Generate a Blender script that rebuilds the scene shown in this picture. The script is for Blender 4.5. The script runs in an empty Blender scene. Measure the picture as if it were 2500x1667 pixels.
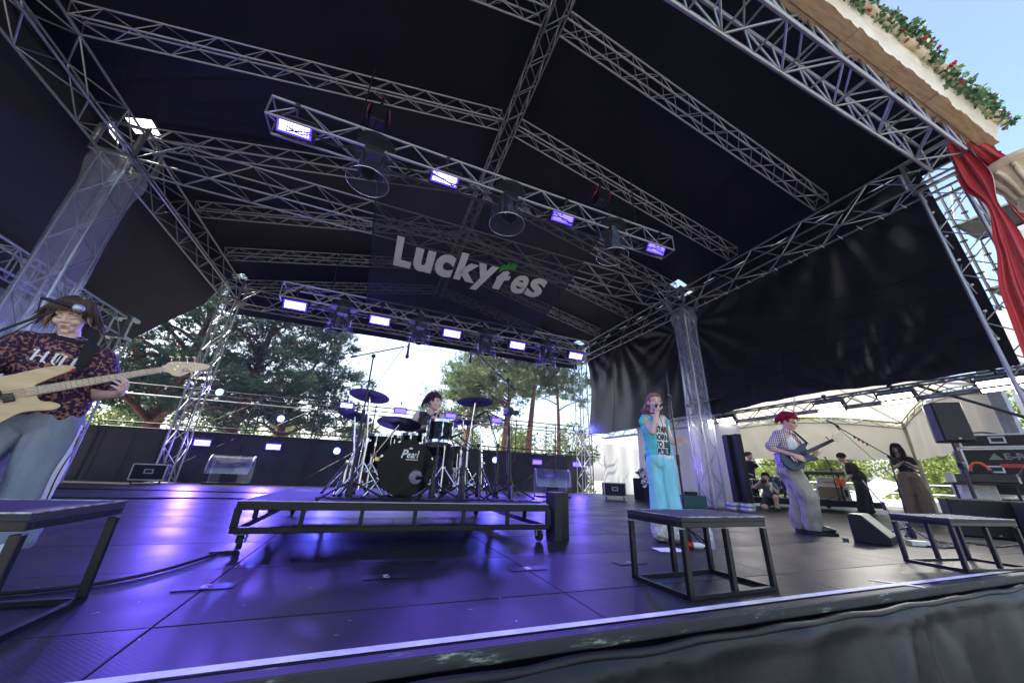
import bpy, bmesh, math, random
from mathutils import Vector, Matrix, Quaternion, noise
from mathutils.bvhtree import BVHTree

rnd = random.Random(7)
PI = math.pi
V = Vector
scene = bpy.context.scene
COL = scene.collection

# ------------------------------------------------------------------ camera
cam_data = bpy.data.cameras.new("camera")
cam = bpy.data.objects.new("camera", cam_data)
COL.objects.link(cam)
_r = V((0.92627687, -0.37483555, 0.03885198))
_u = V((-0.16975216, -0.32297913, 0.93105783))
_f = V((0.33644519, 0.86901254, 0.36279724))
cam.matrix_world = Matrix(((_r.x, _u.x, -_f.x, -1.8445), (_r.y, _u.y, -_f.y, -8.6928), (_r.z, _u.z, -_f.z, 0.5996), (0, 0, 0, 1)))
cam_data.sensor_width = 36
cam_data.lens = 12.1
cam_data.clip_start = 0.05
cam_data.clip_end = 3000
scene.camera = cam

# ------------------------------------------------------------------ world, sun, exposure
SUN_AZ, SUN_EL = math.radians(-62), math.radians(50)
world = bpy.data.worlds.new("World")
scene.world = world
world.use_nodes = True
wn = world.node_tree
wn.nodes.clear()
sky = wn.nodes.new("ShaderNodeTexSky")
sky.sky_type = 'NISHITA'
sky.sun_disc = False
sky.sun_elevation = SUN_EL
sky.sun_rotation = SUN_AZ
sky.air_density = 1.0
sky.dust_density = 3.5
bg = wn.nodes.new("ShaderNodeBackground")
bg.inputs[1].default_value = 0.15
out = wn.nodes.new("ShaderNodeOutputWorld")
wn.links.new(sky.outputs[0], bg.inputs[0])
wn.links.new(bg.outputs[0], out.inputs[0])

sun_d = bpy.data.lights.new("sun", 'SUN')
sun_d.energy = 5.0
sun_d.angle = math.radians(0.53)
sun_d.color = (1.0, 0.95, 0.86)
sun = bpy.data.objects.new("sun", sun_d)
COL.objects.link(sun)
_sd = V((math.sin(SUN_AZ) * math.cos(SUN_EL), math.cos(SUN_AZ) * math.cos(SUN_EL), math.sin(SUN_EL)))
sun.rotation_euler = _sd.to_track_quat('Z', 'Y').to_euler()
sun.location = _sd * 60

vs = scene.view_settings
vs.view_transform = 'Standard'
vs.look = 'None'
vs.exposure = 1.75
vs.gamma = 1.0
vs.use_curve_mapping = False
scene.cycles.use_denoising = True
scene.cycles.denoiser = 'OPENIMAGEDENOISE'
scene.cycles.max_bounces = 7
scene.cycles.diffuse_bounces = 3
scene.cycles.glossy_bounces = 3
scene.cycles.transmission_bounces = 4
scene.cycles.transparent_max_bounces = 16
scene.cycles.caustics_reflective = False
scene.cycles.caustics_refractive = False
scene.cycles.sample_clamp_indirect = 6.0

# ------------------------------------------------------------------ object helpers
LOCAL = set()

def link(o, parent=None):
    COL.objects.link(o)
    if parent is not None:
        o.parent = parent
    return o

def tag(o, label, cat, group=None):
    o["label"] = label
    o["category"] = cat
    if group:
        o["group"] = group
    return o

def thing(name, label, cat, loc=(0, 0, 0), rz=None, group=None):
    o = bpy.data.objects.new(name, None)
    o.empty_display_size = 0.1
    link(o)
    o.location = loc
    if rz is not None:
        o.rotation_euler = (0, 0, rz)
        LOCAL.add(o)
    return tag(o, label, cat, group)

def offset_of(parent):
    t = V((0, 0, 0))
    p = parent
    while p is not None:
        if p in LOCAL:
            return V((0, 0, 0))
        t = t + V(p.location)
        p = p.parent
    return t

def to_obj(name, me, mat, parent=None, smooth=None):
    if mat is not None:
        for m in (mat if isinstance(mat, (list, tuple)) else [mat]):
            me.materials.append(m)
    if smooth is not None:
        me.polygons.foreach_set("use_smooth", [True] * len(me.polygons))
        if smooth < 180:
            me.set_sharp_from_angle(angle=math.radians(smooth))
    o = bpy.data.objects.new(name, me)
    link(o, parent)
    return o

class MB:
    """collects vertices and faces of one mesh"""
    def __init__(self):
        self.v, self.f, self.m = [], [], []
        self.mi = 0

    def add(self, vs_, fs_):
        b = len(self.v)
        self.v.extend([V(p) for p in vs_])
        for f in fs_:
            self.f.append([i + b for i in f])
            self.m.append(self.mi)
        return self

    def box(self, c, s, M=None):
        x, y, z = s[0] / 2, s[1] / 2, s[2] / 2
        vs_ = [V((sx * x, sy * y, sz * z)) for sz in (-1, 1) for sy in (-1, 1) for sx in (-1, 1)]
        if M is not None:
            vs_ = [M @ p for p in vs_]
        c = V(c)
        return self.add([p + c for p in vs_], [(0, 2, 3, 1), (4, 5, 7, 6), (0, 1, 5, 4), (2, 6, 7, 3), (0, 4, 6, 2), (1, 3, 7, 5)])

    def bar(self, p0, p1, w, h, up=(0, 0, 1)):
        p0, p1 = V(p0), V(p1)
        d = p1 - p0
        L = d.length
        z = d.normalized()
        u = V(up)
        if abs(z.dot(u)) > 0.98:
            u = V((0, 1, 0))
        x = u.cross(z).normalized()
        y = z.cross(x)
        M = Matrix((x, y, z)).transposed()
        return self.box((p0 + p1) / 2, (w, h, L), M)

    def cyl(self, p0, p1, r0, r1=None, n=10, cap=True):
        return self.tube([p0, p1], [r0, r0 if r1 is None else r1], n, cap)

    def tube(self, pts, r, n=6, cap=True):
        pts = [V(p) for p in pts]
        k = len(pts)
        rs = r if isinstance(r, (list, tuple)) else [r] * k
        d0 = (pts[1] - pts[0]).normalized()
        ref = V((0, 0, 1)) if abs(d0.z) < 0.9 else V((1, 0, 0))
        x = ref.cross(d0).normalized()
        vs_ = []
        for i, p in enumerate(pts):
            a = pts[min(i + 1, k - 1)] - pts[max(i - 1, 0)]
            a = a.normalized() if a.length > 1e-9 else d0
            x = (x - a * x.dot(a))
            x = x.normalized() if x.length > 1e-6 else a.orthogonal().normalized()
            y = a.cross(x)
            for j in range(n):
                t = 2 * PI * j / n
                vs_.append(p + (x * math.cos(t) + y * math.sin(t)) * rs[i])
        fs_ = []
        for i in range(k - 1):
            for j in range(n):
                fs_.append((i * n + j, i * n + (j + 1) % n, (i + 1) * n + (j + 1) % n, (i + 1) * n + j))
        if cap:
            fs_.append(tuple(range(n - 1, -1, -1)))
            fs_.append(tuple((k - 1) * n + j for j in range(n)))
        return self.add(vs_, fs_)

    def sph(self, c, r, n=14, m=9, M=None):
        if not isinstance(r, (tuple, list)):
            r = (r, r, r)
        c = V(c)
        vs_ = [V((0, 0, -r[2]))]
        for i in range(1, m):
            ph = -PI / 2 + PI * i / m
            for j in range(n):
                t = 2 * PI * j / n
                vs_.append(V((r[0] * math.cos(ph) * math.cos(t), r[1] * math.cos(ph) * math.sin(t), r[2] * math.sin(ph))))
        vs_.append(V((0, 0, r[2])))
        if M is not None:
            vs_ = [M @ p for p in vs_]
        fs_ = [(0, 1 + (j + 1) % n, 1 + j) for j in range(n)]
        for i in range(m - 2):
            for j in range(n):
                a = 1 + i * n
                fs_.append((a + j, a + (j + 1) % n, a + n + (j + 1) % n, a + n + j))
        a = 1 + (m - 2) * n
        fs_ += [(a + j, a + (j + 1) % n, len(vs_) - 1) for j in range(n)]
        return self.add([p + c for p in vs_], fs_)

    def cap_(self, p0, r0, p1, r1, n=12):
        """tapered capsule"""
        p0, p1 = V(p0), V(p1)
        d = (p1 - p0)
        L = d.length
        if L < 1e-6:
            return self.sph(p0, max(r0, r1))
        d = d / L
        pts, rs = [], []
        for i in range(4):
            t = -PI / 2 + PI / 2 * (i + 0.3) / 4
            pts.append(p0 + d * r0 * math.sin(t)); rs.append(r0 * math.cos(t))
        pts.append(p0); rs.append(r0)
        pts.append(p1); rs.append(r1)
        for i in range(4):
            t = PI / 2 * (i + 0.7) / 4
            pts.append(p1 + d * r1 * math.sin(t)); rs.append(r1 * math.cos(t))
        return self.tube(pts, rs, n)

    def lathe(self, prof, c=(0, 0, 0), M=None, n=24, cap=False):
        c = V(c)
        k = len(prof)
        vs_ = []
        for (r, z) in prof:
            for j in range(n):
                t = 2 * PI * j / n
                p = V((r * math.cos(t), r * math.sin(t), z))
                vs_.append((M @ p if M is not None else p) + c)
        fs_ = []
        for i in range(k - 1):
            for j in range(n):
                fs_.append((i * n + j, i * n + (j + 1) % n, (i + 1) * n + (j + 1) % n, (i + 1) * n + j))
        if cap:
            fs_.append(tuple(range(n - 1, -1, -1)))
            fs_.append(tuple((k - 1) * n + j for j in range(n)))
        return self.add(vs_, fs_)

    def prism(self, poly, d0, d1, M):
        """polygon (x, y) extruded along local z from d0 to d1, placed by 4x4 M"""
        n = len(poly)
        vs_ = [M @ V((x, y, d0)) for x, y in poly] + [M @ V((x, y, d1)) for x, y in poly]
        fs_ = [tuple(range(n - 1, -1, -1)), tuple(range(n, 2 * n))]
        fs_ += [(i, (i + 1) % n, n + (i + 1) % n, n + i) for i in range(n)]
        return self.add(vs_, fs_)

    def grid(self, fn, nu, nv, skip=None):
        b = len(self.v)
        for j in range(nv + 1):
            for i in range(nu + 1):
                self.v.append(V(fn(i / nu, j / nv)))
        for j in range(nv):
            for i in range(nu):
                if skip and skip((i + .5) / nu, (j + .5) / nv):
                    continue
                a = b + j * (nu + 1) + i
                self.f.append([a, a + 1, a + nu + 2, a + nu + 1])
                self.m.append(self.mi)
        return self

    def mesh(self, name, off=V((0, 0, 0)), bevel=0, clean=True):
        me = bpy.data.meshes.new(name)
        me.from_pydata([tuple(p - off) for p in self.v], [], self.f)
        if len(set(self.m)) > 1:
            me.polygons.foreach_set("material_index", self.m)
        if clean or bevel:
            bm = bmesh.new()
            bm.from_mesh(me)
            if bevel:
                ed = [e for e in bm.edges if len(e.link_faces) == 2 and e.calc_face_angle(0) > 0.5]
                bmesh.ops.bevel(bm, geom=ed, offset=bevel, segments=1, profile=0.5, affect='EDGES', clamp_overlap=True)
            bmesh.ops.recalc_face_normals(bm, faces=bm.faces)
            bm.to_mesh(me)
            bm.free()
        me.update()
        return me

    def build(self, name, mat, parent=None, smooth=None, bevel=0, clean=True):
        return to_obj(name, self.mesh(name, offset_of(parent) if parent is not None else V((0, 0, 0)), bevel, clean), mat, parent, smooth)

    def alone(self, name, mat, label, cat, loc, group=None, smooth=None, bevel=0):
        """a thing that is one mesh, origin at its base"""
        o = to_obj(name, self.mesh(name, V(loc), bevel), mat, None, smooth)
        o.location = loc
        return tag(o, label, cat, group)

def structure(name, mb, mat, smooth=None, bevel=0, kind="structure"):
    o = mb.build(name, mat, None, smooth, bevel)
    o["kind"] = kind
    return o

def rotz(a):
    return Matrix.Rotation(a, 3, 'Z')

def align(d, up=(0, 0, 1)):
    """3x3 whose z axis points along d"""
    z = V(d).normalized()
    u = V(up)
    if abs(z.dot(u)) > 0.98:
        u = V((0, 1, 0))
    x = u.cross(z).normalized()
    return Matrix((x, z.cross(x), z)).transposed()

def frame4(o, x, y):
    x = V(x).normalized()
    y = V(y)
    y = (y - x * y.dot(x)).normalized()
    z = x.cross(y)
    M = Matrix((x, y, z)).transposed().to_4x4()
    M.translation = V(o)
    return M

# shared unit rods: one mesh per material, scaled per object
_ROD = {}
def rod(name, p0, p1, r, mat, parent, n=7):
    key = (mat.name, n)
    if key not in _ROD:
        me = MB().cyl((0, 0, 0), (0, 0, 1), 1, 1, n).mesh("rod_" + mat.name)
        me.materials.append(mat)
        me.polygons.foreach_set("use_smooth", [True] * len(me.polygons))
        me.set_sharp_from_angle(angle=math.radians(60))
        _ROD[key] = me
    off = offset_of(parent) if parent is not None else V((0, 0, 0))
    p0, p1 = V(p0), V(p1)
    o = bpy.data.objects.new(name, _ROD[key])
    link(o, parent)
    d = p1 - p0
    o.location = p0 - off
    o.rotation_mode = 'QUATERNION'
    o.rotation_quaternion = d.to_track_quat('Z', 'Y')
    o.scale = (r, r, d.length)
    return o

# ------------------------------------------------------------------ materials
def nodes_of(name):
    m = bpy.data.materials.new(name)
    m.use_nodes = True
    nt = m.node_tree
    return m, nt, nt.nodes["Principled BSDF"], nt.nodes["Material Output"]

def N(nt, t, **kw):
    n = nt.nodes.new(t)
    for k, v in kw.items():
        if hasattr(n, k):
            setattr(n, k, v)
        else:
            n.inputs[k].default_value = v
    return n

def ramp(nt, fac, stops, interp='LINEAR'):
    r = nt.nodes.new("ShaderNodeValToRGB")
    r.color_ramp.interpolation = interp
    el = r.color_ramp.elements
    while len(el) < len(stops):
        el.new(0.5)
    for e, (p, c) in zip(el, stops):
        e.position = p
        e.color = c if len(c) == 4 else (*c, 1)
    nt.links.new(fac, r.inputs[0])
    return r

def coords(nt, scale=(1, 1, 1), kind="Object", rot=(0, 0, 0)):
    tc = N(nt, "ShaderNodeTexCoord")
    mp = N(nt, "ShaderNodeMapping")
    mp.inputs["Scale"].default_value = scale
    mp.inputs["Rotation"].default_value = rot
    nt.links.new(tc.outputs[kind], mp.inputs[0])
    return mp.outputs[0]

def mat(name, c0, c1=None, rough=0.5, metal=0.0, scale=6, bump=0.0, bscale=None, rvar=0.08, coat=0.0, stretch=(1, 1, 1), detail=4, sheen=0.0, spec=0.5):
    m, nt, b, o = nodes_of(name)
    c1 = c1 or tuple(x * 0.72 for x in c0)
    vec = coords(nt, stretch)
    nz = N(nt, "ShaderNodeTexNoise", Scale=scale, Detail=detail, Roughness=0.6)
    nt.links.new(vec, nz.inputs["Vector"])
    r = ramp(nt, nz.outputs[0], [(0.32, c1), (0.68, c0)])
    nt.links.new(r.outputs[0], b.inputs["Base Color"])
    rr = N(nt, "ShaderNodeMapRange")
    rr.inputs[3].default_value = max(0.02, rough - rvar)
    rr.inputs[4].default_value = min(1, rough + rvar)
    nt.links.new(nz.outputs[0], rr.inputs[0])
    nt.links.new(rr.outputs[0], b.inputs["Roughness"])
    b.inputs["Metallic"].default_value = metal
    b.inputs["Coat Weight"].default_value = coat
    b.inputs["Sheen Weight"].default_value = sheen
    b.inputs["Specular IOR Level"].default_value = spec
    if bump:
        n2 = N(nt, "ShaderNodeTexNoise", Scale=bscale or scale * 3, Detail=4, Roughness=0.6)
        nt.links.new(vec, n2.inputs["Vector"])
        bp = N(nt, "ShaderNodeBump", Strength=bump, Distance=0.02)
        nt.links.new(n2.outputs[0], bp.inputs["Height"])
        nt.links.new(bp.outputs[0], b.inputs["Normal"])
    return m

def emit(name, col, strength):
    m, nt, b, o = nodes_of(name)
    b.inputs["Base Color"].default_value = (0.05, 0.05, 0.05, 1)
    b.inputs["Emission Color"].default_value = (*col, 1)
    b.inputs["Emission Strength"].default_value = strength
    return m

def film(name, alpha, col, rough, gloss=0.12, wrinkle=0.6):
    """clear plastic sheet: mostly see-through, milky folds and glints"""
    m, nt, b, o = nodes_of(name)
    nt.nodes.remove(b)
    tr = N(nt, "ShaderNodeBsdfTransparent")
    df = N(nt, "ShaderNodeBsdfDiffuse"); df.inputs[0].default_value = (*col, 1)
    tl = N(nt, "ShaderNodeBsdfTranslucent"); tl.inputs[0].default_value = (*col, 1)
    gl = N(nt, "ShaderNodeBsdfGlossy"); gl.inputs["Roughness"].default_value = rough
    vec = coords(nt, (3, 3, 0.55))
    nz = N(nt, "ShaderNodeTexNoise", Scale=1.5, Detail=5, Roughness=0.55, Distortion=.25)
    nt.links.new(vec, nz.inputs["Vector"])
    a = ramp(nt, nz.outputs[0], [(0.3, (alpha * 0.8,) * 3), (0.6, (alpha,) * 3), (0.72, (min(1, alpha * 1.9),) * 3)])
    bp = N(nt, "ShaderNodeBump", Strength=wrinkle, Distance=0.05)
    nt.links.new(nz.outputs[0], bp.inputs["Height"])
    for s in (df, gl):
        nt.links.new(bp.outputs[0], s.inputs["Normal"])
    m0 = N(nt, "ShaderNodeMixShader"); m0.inputs[0].default_value = 0.5
    nt.links.new(df.outputs[0], m0.inputs[1]); nt.links.new(tl.outputs[0], m0.inputs[2])
    m1 = N(nt, "ShaderNodeMixShader")
    nt.links.new(a.outputs[0], m1.inputs[0]); nt.links.new(tr.outputs[0], m1.inputs[1]); nt.links.new(m0.outputs[0], m1.inputs[2])
    m2 = N(nt, "ShaderNodeMixShader"); m2.inputs[0].default_value = gloss
    nt.links.new(m1.outputs[0], m2.inputs[1]); nt.links.new(gl.outputs[0], m2.inputs[2])
    nt.links.new(m2.outputs[0], o.inputs[0])
    return m

def scrim(name, col, clear):
    m, nt, b, o = nodes_of(name)
    tr = N(nt, "ShaderNodeBsdfTransparent")
    mx = N(nt, "ShaderNodeMixShader"); mx.inputs[0].default_value = 1 - clear
    b.inputs["Base Color"].default_value = (*col, 1)
    b.inputs["Roughness"].default_value = 0.75
    nt.links.new(tr.outputs[0], mx.inputs[1]); nt.links.new(b.outputs[0], mx.inputs[2])
    nt.links.new(mx.outputs[0], o.inputs[0])
    return m

def cloth_through(name, col, through):
    """fabric that lets some light through"""
    m, nt, b, o = nodes_of(name)
    vec = coords(nt)
    nz = N(nt, "ShaderNodeTexNoise", Scale=1.3, Detail=5)
    nt.links.new(vec, nz.inputs["Vector"])
    r = ramp(nt, nz.outputs[0], [(0.3, tuple(x * 0.9 for x in col)), (0.7, col)])
    nt.links.new(r.outputs[0], b.inputs["Base Color"])
    b.inputs["Roughness"].default_value = 0.8
    tl = N(nt, "ShaderNodeBsdfTranslucent")
    nt.links.new(r.outputs[0], tl.inputs[0])
    mx = N(nt, "ShaderNodeMixShader"); mx.inputs[0].default_value = through
    nt.links.new(b.outputs[0], mx.inputs[1]); nt.links.new(tl.outputs[0], mx.inputs[2])
    nt.links.new(mx.outputs[0], o.inputs[0])
    return m

M = {}
M['alu'] = mat('aluminium', (.38, .385, .4), (.26, .265, .28), .38, .85, 9)
M['alu_blue'] = mat('painted_steel_grey', (.42, .47, .52), (.3, .34, .38), .5, .4, 5)
M['galv'] = mat('galvanised_steel', (.45, .5, .55), (.3, .34, .38), .5, .7, 14)
M['blacksteel'] = mat('black_steel', (.011, .011, .012), (.006, .006, .007), .42, .1, 8, bump=.08, spec=.35)
M['blackmetal'] = mat('black_enamel', (.01, .01, .011), None, .42, .1, 12, spec=.4)
M['chrome'] = mat('chrome', (.8, .8, .82), (.62, .62, .66), .14, 1.0, 10, rvar=.05)
M['tarp'] = mat('black_roof_tarp', (.006, .006, .010), (.004, .004, .007), .6, 0, 1.1, bump=.06, bscale=2.5, spec=.2)
M['awning'] = mat('black_awning_cloth', (.0055, .006, .0055), (.0035, .004, .0035), .72, 0, 1.5, bump=.15, bscale=3)
M['vinyl'] = mat('black_vinyl', (.006, .006, .007), (.004, .004, .005), .36, 0, 2.0, bump=.1, bscale=6, rvar=.06, spec=.3)
M['skirt'] = mat('black_skirt_vinyl', (.009, .009, .011), (.006, .006, .007), .46, 0, 2.0, bump=.2, bscale=7, rvar=.06, spec=.35)
M['backdrop'] = mat('backdrop_cloth', (.032, .032, .042), (.018, .018, .024), .6, 0, 2.2, bump=.2, bscale=5)
M['plastic_black'] = mat('black_plastic', (.009, .009, .01), None, .45, 0, 20, spec=.35)
M['rubber'] = mat('rubber', (.012, .012, .012), None, .75, 0, 20)
M['grille'] = mat('speaker_grille', (.016, .016, .018), (.006, .006, .007), .6, .3, 160)
M['case'] = mat('case_laminate', (.009, .009, .01), (.006, .006, .007), .5, 0, 30, spec=.25)
M['white_paint'] = mat('white_tape', (.78, .78, .8), (.5, .5, .52), .55, 0, 7)
M['white'] = mat('white_plastic', (.75, .75, .75), None, .5, 0, 10)
M['paper'] = mat('paper', (.8, .8, .82), (.72, .72, .75), .7, 0, 8)
M['tentwall'] = cloth_through('tent_wall_cloth', (.78, .77, .74), .25)
M['tentroof'] = cloth_through('tent_roof_cloth', (.86, .8, .66), .38)
M['tentframe'] = mat('tent_frame', (.3, .28, .22), (.2, .19, .15), .5, .3, 8)
M['wood'] = mat('plywood_board', (.42, .29, .16), (.25, .16, .08), .7, 0, 3, stretch=(1, 8, 8), bump=.2)
M['facade'] = mat('painted_facade_foam', (.72, .64, .48), (.5, .4, .26), .75, 0, 4, bump=.5, bscale=12)
M['facade_white'] = mat('white_facade_panel', (.8, .78, .7), (.6, .55, .44), .75, 0, 3, bump=.3, bscale=7, stretch=(.4, 2, 2))
M['red'] = mat('red_satin', (.5, .012, .02), (.36, .006, .012), .45, 0, 3, sheen=.4)
M['orange'] = mat('orange_plastic', (.75, .13, .02), None, .45, 0, 10)
M['redplastic'] = mat('red_plastic', (.4, .015, .015), None, .5, 0, 10)
M['teal'] = mat('teal_plastic', (.01, .09, .085), None, .5, 0, 10)
M['film'] = film('clear_plastic_wrap', .2, (.85, .88, .95), .1, .15, .9)
M['dome'] = film('clear_plastic_dome', .03, (.8, .82, .9), .05, .045, .15)
M['acrylic'] = film('acrylic_hood', .06, (.7, .75, .95), .06, .09, .1)
M['scrim'] = scrim('mesh_banner', (.012, .012, .018), .3)
M['print_white'] = mat('white_print', (.62, .62, .64), (.56, .56, .58), .75, 0, 3)
M['print_green'] = mat('green_print', (.06, .3, .03), None, .75, 0, 3)
M['print_dark'] = mat('dark_print', (.012, .012, .014), None, .7, 0, 5)
M['skin'] = mat('skin', (.62, .4, .3), (.55, .33, .25), .5, 0, 9, bump=.03, bscale=60)
M['skin_b'] = mat('pale_skin', (.64, .45, .37), (.58, .38, .31), .5, 0, 8, bump=.03, bscale=60)
M['lip'] = mat('lips', (.36, .13, .13), None, .45, 0, 20)
M['eye_dark'] = mat('lashes', (.03, .02, .02), None, .6, 0, 20)
M['eye_white'] = mat('eye_white', (.7, .68, .66), None, .25, 0, 20)
M['gold'] = mat('gold_metal', (.75, .58, .28), None, .25, 1, 10)
M['glass_dark'] = mat('dark_lens', (.01, .01, .012), None, .08, 0, 10)
M['led_blue'] = emit('blue_violet_led', (.20, .14, 1.0), 26)
M['led_lilac'] = emit('lilac_led', (.42, .38, 1.0), 30)
M['led_white'] = emit('white_led', (1.0, .97, .9), 22)
M['led_cyan'] = emit('blue_par_led', (.18, .32, 1.0), 40)
M['ground'] = mat('dry_grass_ground', (.23, .225, .2), (.28, .27, .25), .9, 0, .7, bump=.4, bscale=9)

def hair_mat(name, c0, c1, s=30):
    return mat(name, c0, c1, .6, 0, s, stretch=(1, 1, .15), bump=.35, bscale=60, spec=.2)
# ================================================================== SETTING
g = MB()
g.grid(lambda u, v: ((u - .5) * 700, (v - .5) * 700, -1.25 + 0.15 * math.sin(u * 90) * math.sin(v * 70)), 80, 80)
structure("ground", g, M['ground'], 180)

# ---- stage deck: sub-deck plus single plywood panels with open joints
def floor_material():
    m, nt, b, o = nodes_of("stage_floor_plywood")
    vec = coords(nt, (1, 1, 1))
    big = N(nt, "ShaderNodeTexNoise", Scale=1.1, Detail=6, Roughness=.62); nt.links.new(vec, big.inputs["Vector"])
    fine = N(nt, "ShaderNodeTexNoise", Scale=22, Detail=5, Roughness=.7); nt.links.new(vec, fine.inputs["Vector"])
    vs_ = coords(nt, (2.5, 26, 1), rot=(0, 0, .5))
    scr = N(nt, "ShaderNodeTexNoise", Scale=2.6, Detail=7, Roughness=.75); nt.links.new(vs_, scr.inputs["Vector"])
    oi = N(nt, "ShaderNodeObjectInfo")
    base = ramp(nt, big.outputs[0], [(.3, (.012, .012, .014)), (.7, (.022, .022, .025))])
    sc = ramp(nt, scr.outputs[0], [(.64, (0, 0, 0)), (.78, (1, 1, 1))])
    sp = ramp(nt, fine.outputs[0], [(.69, (0, 0, 0)), (.74, (1, 1, 1))])
    mx = N(nt, "ShaderNodeMix", data_type='RGBA'); mx.inputs[7].default_value = (.16, .155, .15, 1)
    mul = N(nt, "ShaderNodeMath", operation='MULTIPLY'); mul.inputs[1].default_value = .7
    nt.links.new(sc.outputs[0], mul.inputs[0]); nt.links.new(mul.outputs[0], mx.inputs[0]); nt.links.new(base.outputs[0], mx.inputs[6])
    mx2 = N(nt, "ShaderNodeMix", data_type='RGBA'); mx2.inputs[7].default_value = (.14, .13, .13, 1)
    mul2 = N(nt, "ShaderNodeMath", operation='MULTIPLY'); mul2.inputs[1].default_value = .55
    nt.links.new(sp.outputs[0], mul2.inputs[0]); nt.links.new(mul2.outputs[0], mx2.inputs[0]); nt.links.new(mx.outputs[2], mx2.inputs[6])
    hv = N(nt, "ShaderNodeHueSaturation")
    rr = N(nt, "ShaderNodeMapRange"); rr.inputs[3].default_value = .75; rr.inputs[4].default_value = 1.3
    nt.links.new(oi.outputs["Random"], rr.inputs[0]); nt.links.new(rr.outputs[0], hv.inputs["Value"]); nt.links.new(mx2.outputs[2], hv.inputs["Color"])
    nt.links.new(hv.outputs[0], b.inputs["Base Color"])
    ro = N(nt, "ShaderNodeMapRange"); ro.inputs[1].default_value = .3; ro.inputs[2].default_value = .7; ro.inputs[3].default_value = .32; ro.inputs[4].default_value = .5
    nt.links.new(big.outputs[0], ro.inputs[0]); nt.links.new(ro.outputs[0], b.inputs["Roughness"])
    b.inputs['Specular IOR Level'].default_value = .12
    # anti-slip wire pattern
    vw = coords(nt, (70, 70, 70), rot=(0, 0, .785))
    ch = N(nt, "ShaderNodeTexVoronoi", Scale=1.0, Randomness=0.0); nt.links.new(vw, ch.inputs["Vector"])
    bp = N(nt, "ShaderNodeBump", Strength=.09, Distance=.004); nt.links.new(ch.outputs[0], bp.inputs["Height"])
    nt.links.new(bp.outputs[0], b.inputs["Normal"])
    return m
M['floor'] = floor_material()
deck = MB(); deck.box((3.5, -.55, -.09), (27.4, 13.1, .16))
deck = structure("stage_floor", deck, M['blacksteel'])
_pm = {}
xs = [-2.5 + 1.82 * k for k in range(-4, 11)]
ys = [-7.1, -6.66] + [-5.75 + .91 * k for k in range(0, 13)]
for i in range(len(xs) - 1):
    for j in range(len(ys) - 1):
        w, h = xs[i + 1] - xs[i] - .0045, ys[j + 1] - ys[j] - .0045
        key = (round(w, 3), round(h, 3))
        if key not in _pm:
            me = MB().box((0, 0, -.01), (w, h, .02)).mesh("deck_panel", bevel=.003)
            me.materials.append(M['floor']); _pm[key] = me
        o = bpy.data.objects.new("deck_panel", _pm[key]); link(o, deck)
        o.location = ((xs[i] + xs[i + 1]) / 2, (ys[j] + ys[j + 1]) / 2, rnd.uniform(-.0015, .0005))
# white tape line near the lip, worn timber lip
tp = MB(); tp.grid(lambda u, v: (-6 + 20 * u, -7.055 - .045 * v + .003 * math.sin(u * 40), .003), 160, 1)
tag(tp.build("edge_tape", M['white_paint']), "long white tape line along the front lip of the stage floor", "tape")
tm = MB(); tm.box((1.75, -7.055, .0022), (.28, .03, .003), rotz(2.2))
tag(tm.build("tape_mark", M['white_paint']), "short white tape mark on the floor in front of the centre steel table", "tape")
def lip_mat():
    m, nt, b, o = nodes_of("worn_lip")
    vec = coords(nt, (1.5, 9, 9))
    nz = N(nt, "ShaderNodeTexNoise", Scale=2.2, Detail=8, Roughness=.72); nt.links.new(vec, nz.inputs["Vector"])
    r = ramp(nt, nz.outputs[0], [(.55, (.015, .015, .018)), (.6, (.03, .05, .05)), (.66, (.3, .3, .24)), (.75, (.4, .3, .17))])
    nt.links.new(r.outputs[0], b.inputs["Base Color"]); b.inputs["Roughness"].default_value = .6
    return m
lp = MB(); lp.box((4, -7.135, -.03), (22, .065, .055))
tag(lp.build("stage_lip", lip_mat(), None, None, .006), "worn black timber lip with chipped paint along the stage front", "stage edge")
sk = MB()
def skirt_pt(u, v):
    x = -4.5 + 17 * u
    z = -.07 - 1.2 * v
    v0, v = v, v ** .55
    fold = .07 * v * (1 - abs(math.sin(x * 2.3 + .8 * math.sin(x * 1.3) + .5 * v)) ** .6) + .03 * v * math.sin(x * 5.1 + .6 * math.sin(x * 1.7)) + .02 * v * math.sin(x * 17 + 3 * v)
    s = noise.noise(V((x * .9, 3.1, v * .7)))
    for xt, wd_, am in ((1.6, .5, .05), (3.35, .6, .08), (4.5, .4, .05), (6.2, .7, .07), (-.6, .6, .05)):
        dx_ = x - xt - .35 * v * (1 if xt > 3 else -1)
        fold += am * math.exp(-(dx_ / wd_) ** 2) * abs(math.sin(7 * math.atan2(dx_, .12 + v) + xt)) * min(1, v * 2.5)
    fold += .09 * v * s + .05 * math.sin(PI * v) * noise.noise(V((x * 2.4 + v * 2.2, v * 1.4, 9)))
    v = v0
    roll = .022 * math.exp(-((v - .035) / .03) ** 2)
    return (x, -7.19 - .01 - roll - max(0, fold) - .03 * v, z)
sk.grid(skirt_pt, 340, 40)
sk = sk.build("stage_skirt", M['skirt'], None, 180); tag(sk, "black vinyl skirt hanging in folds below the stage front", "drape")
rl = MB()
for zz, rr_ in ((-.07, .017), (-.11, .014)):
    rl.tube([(-4.5 + .12 * k, -7.205 + .006 * math.sin(k * .9), zz + .005 * math.sin(k * 1.3)) for k in range(142)], [rr_ * (1 + .08 * math.sin(k * 2.1) * math.sin(k * .37)) for k in range(142)], 8)
rl.build("rolled_hem", M['skirt'], sk, 180)

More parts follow.
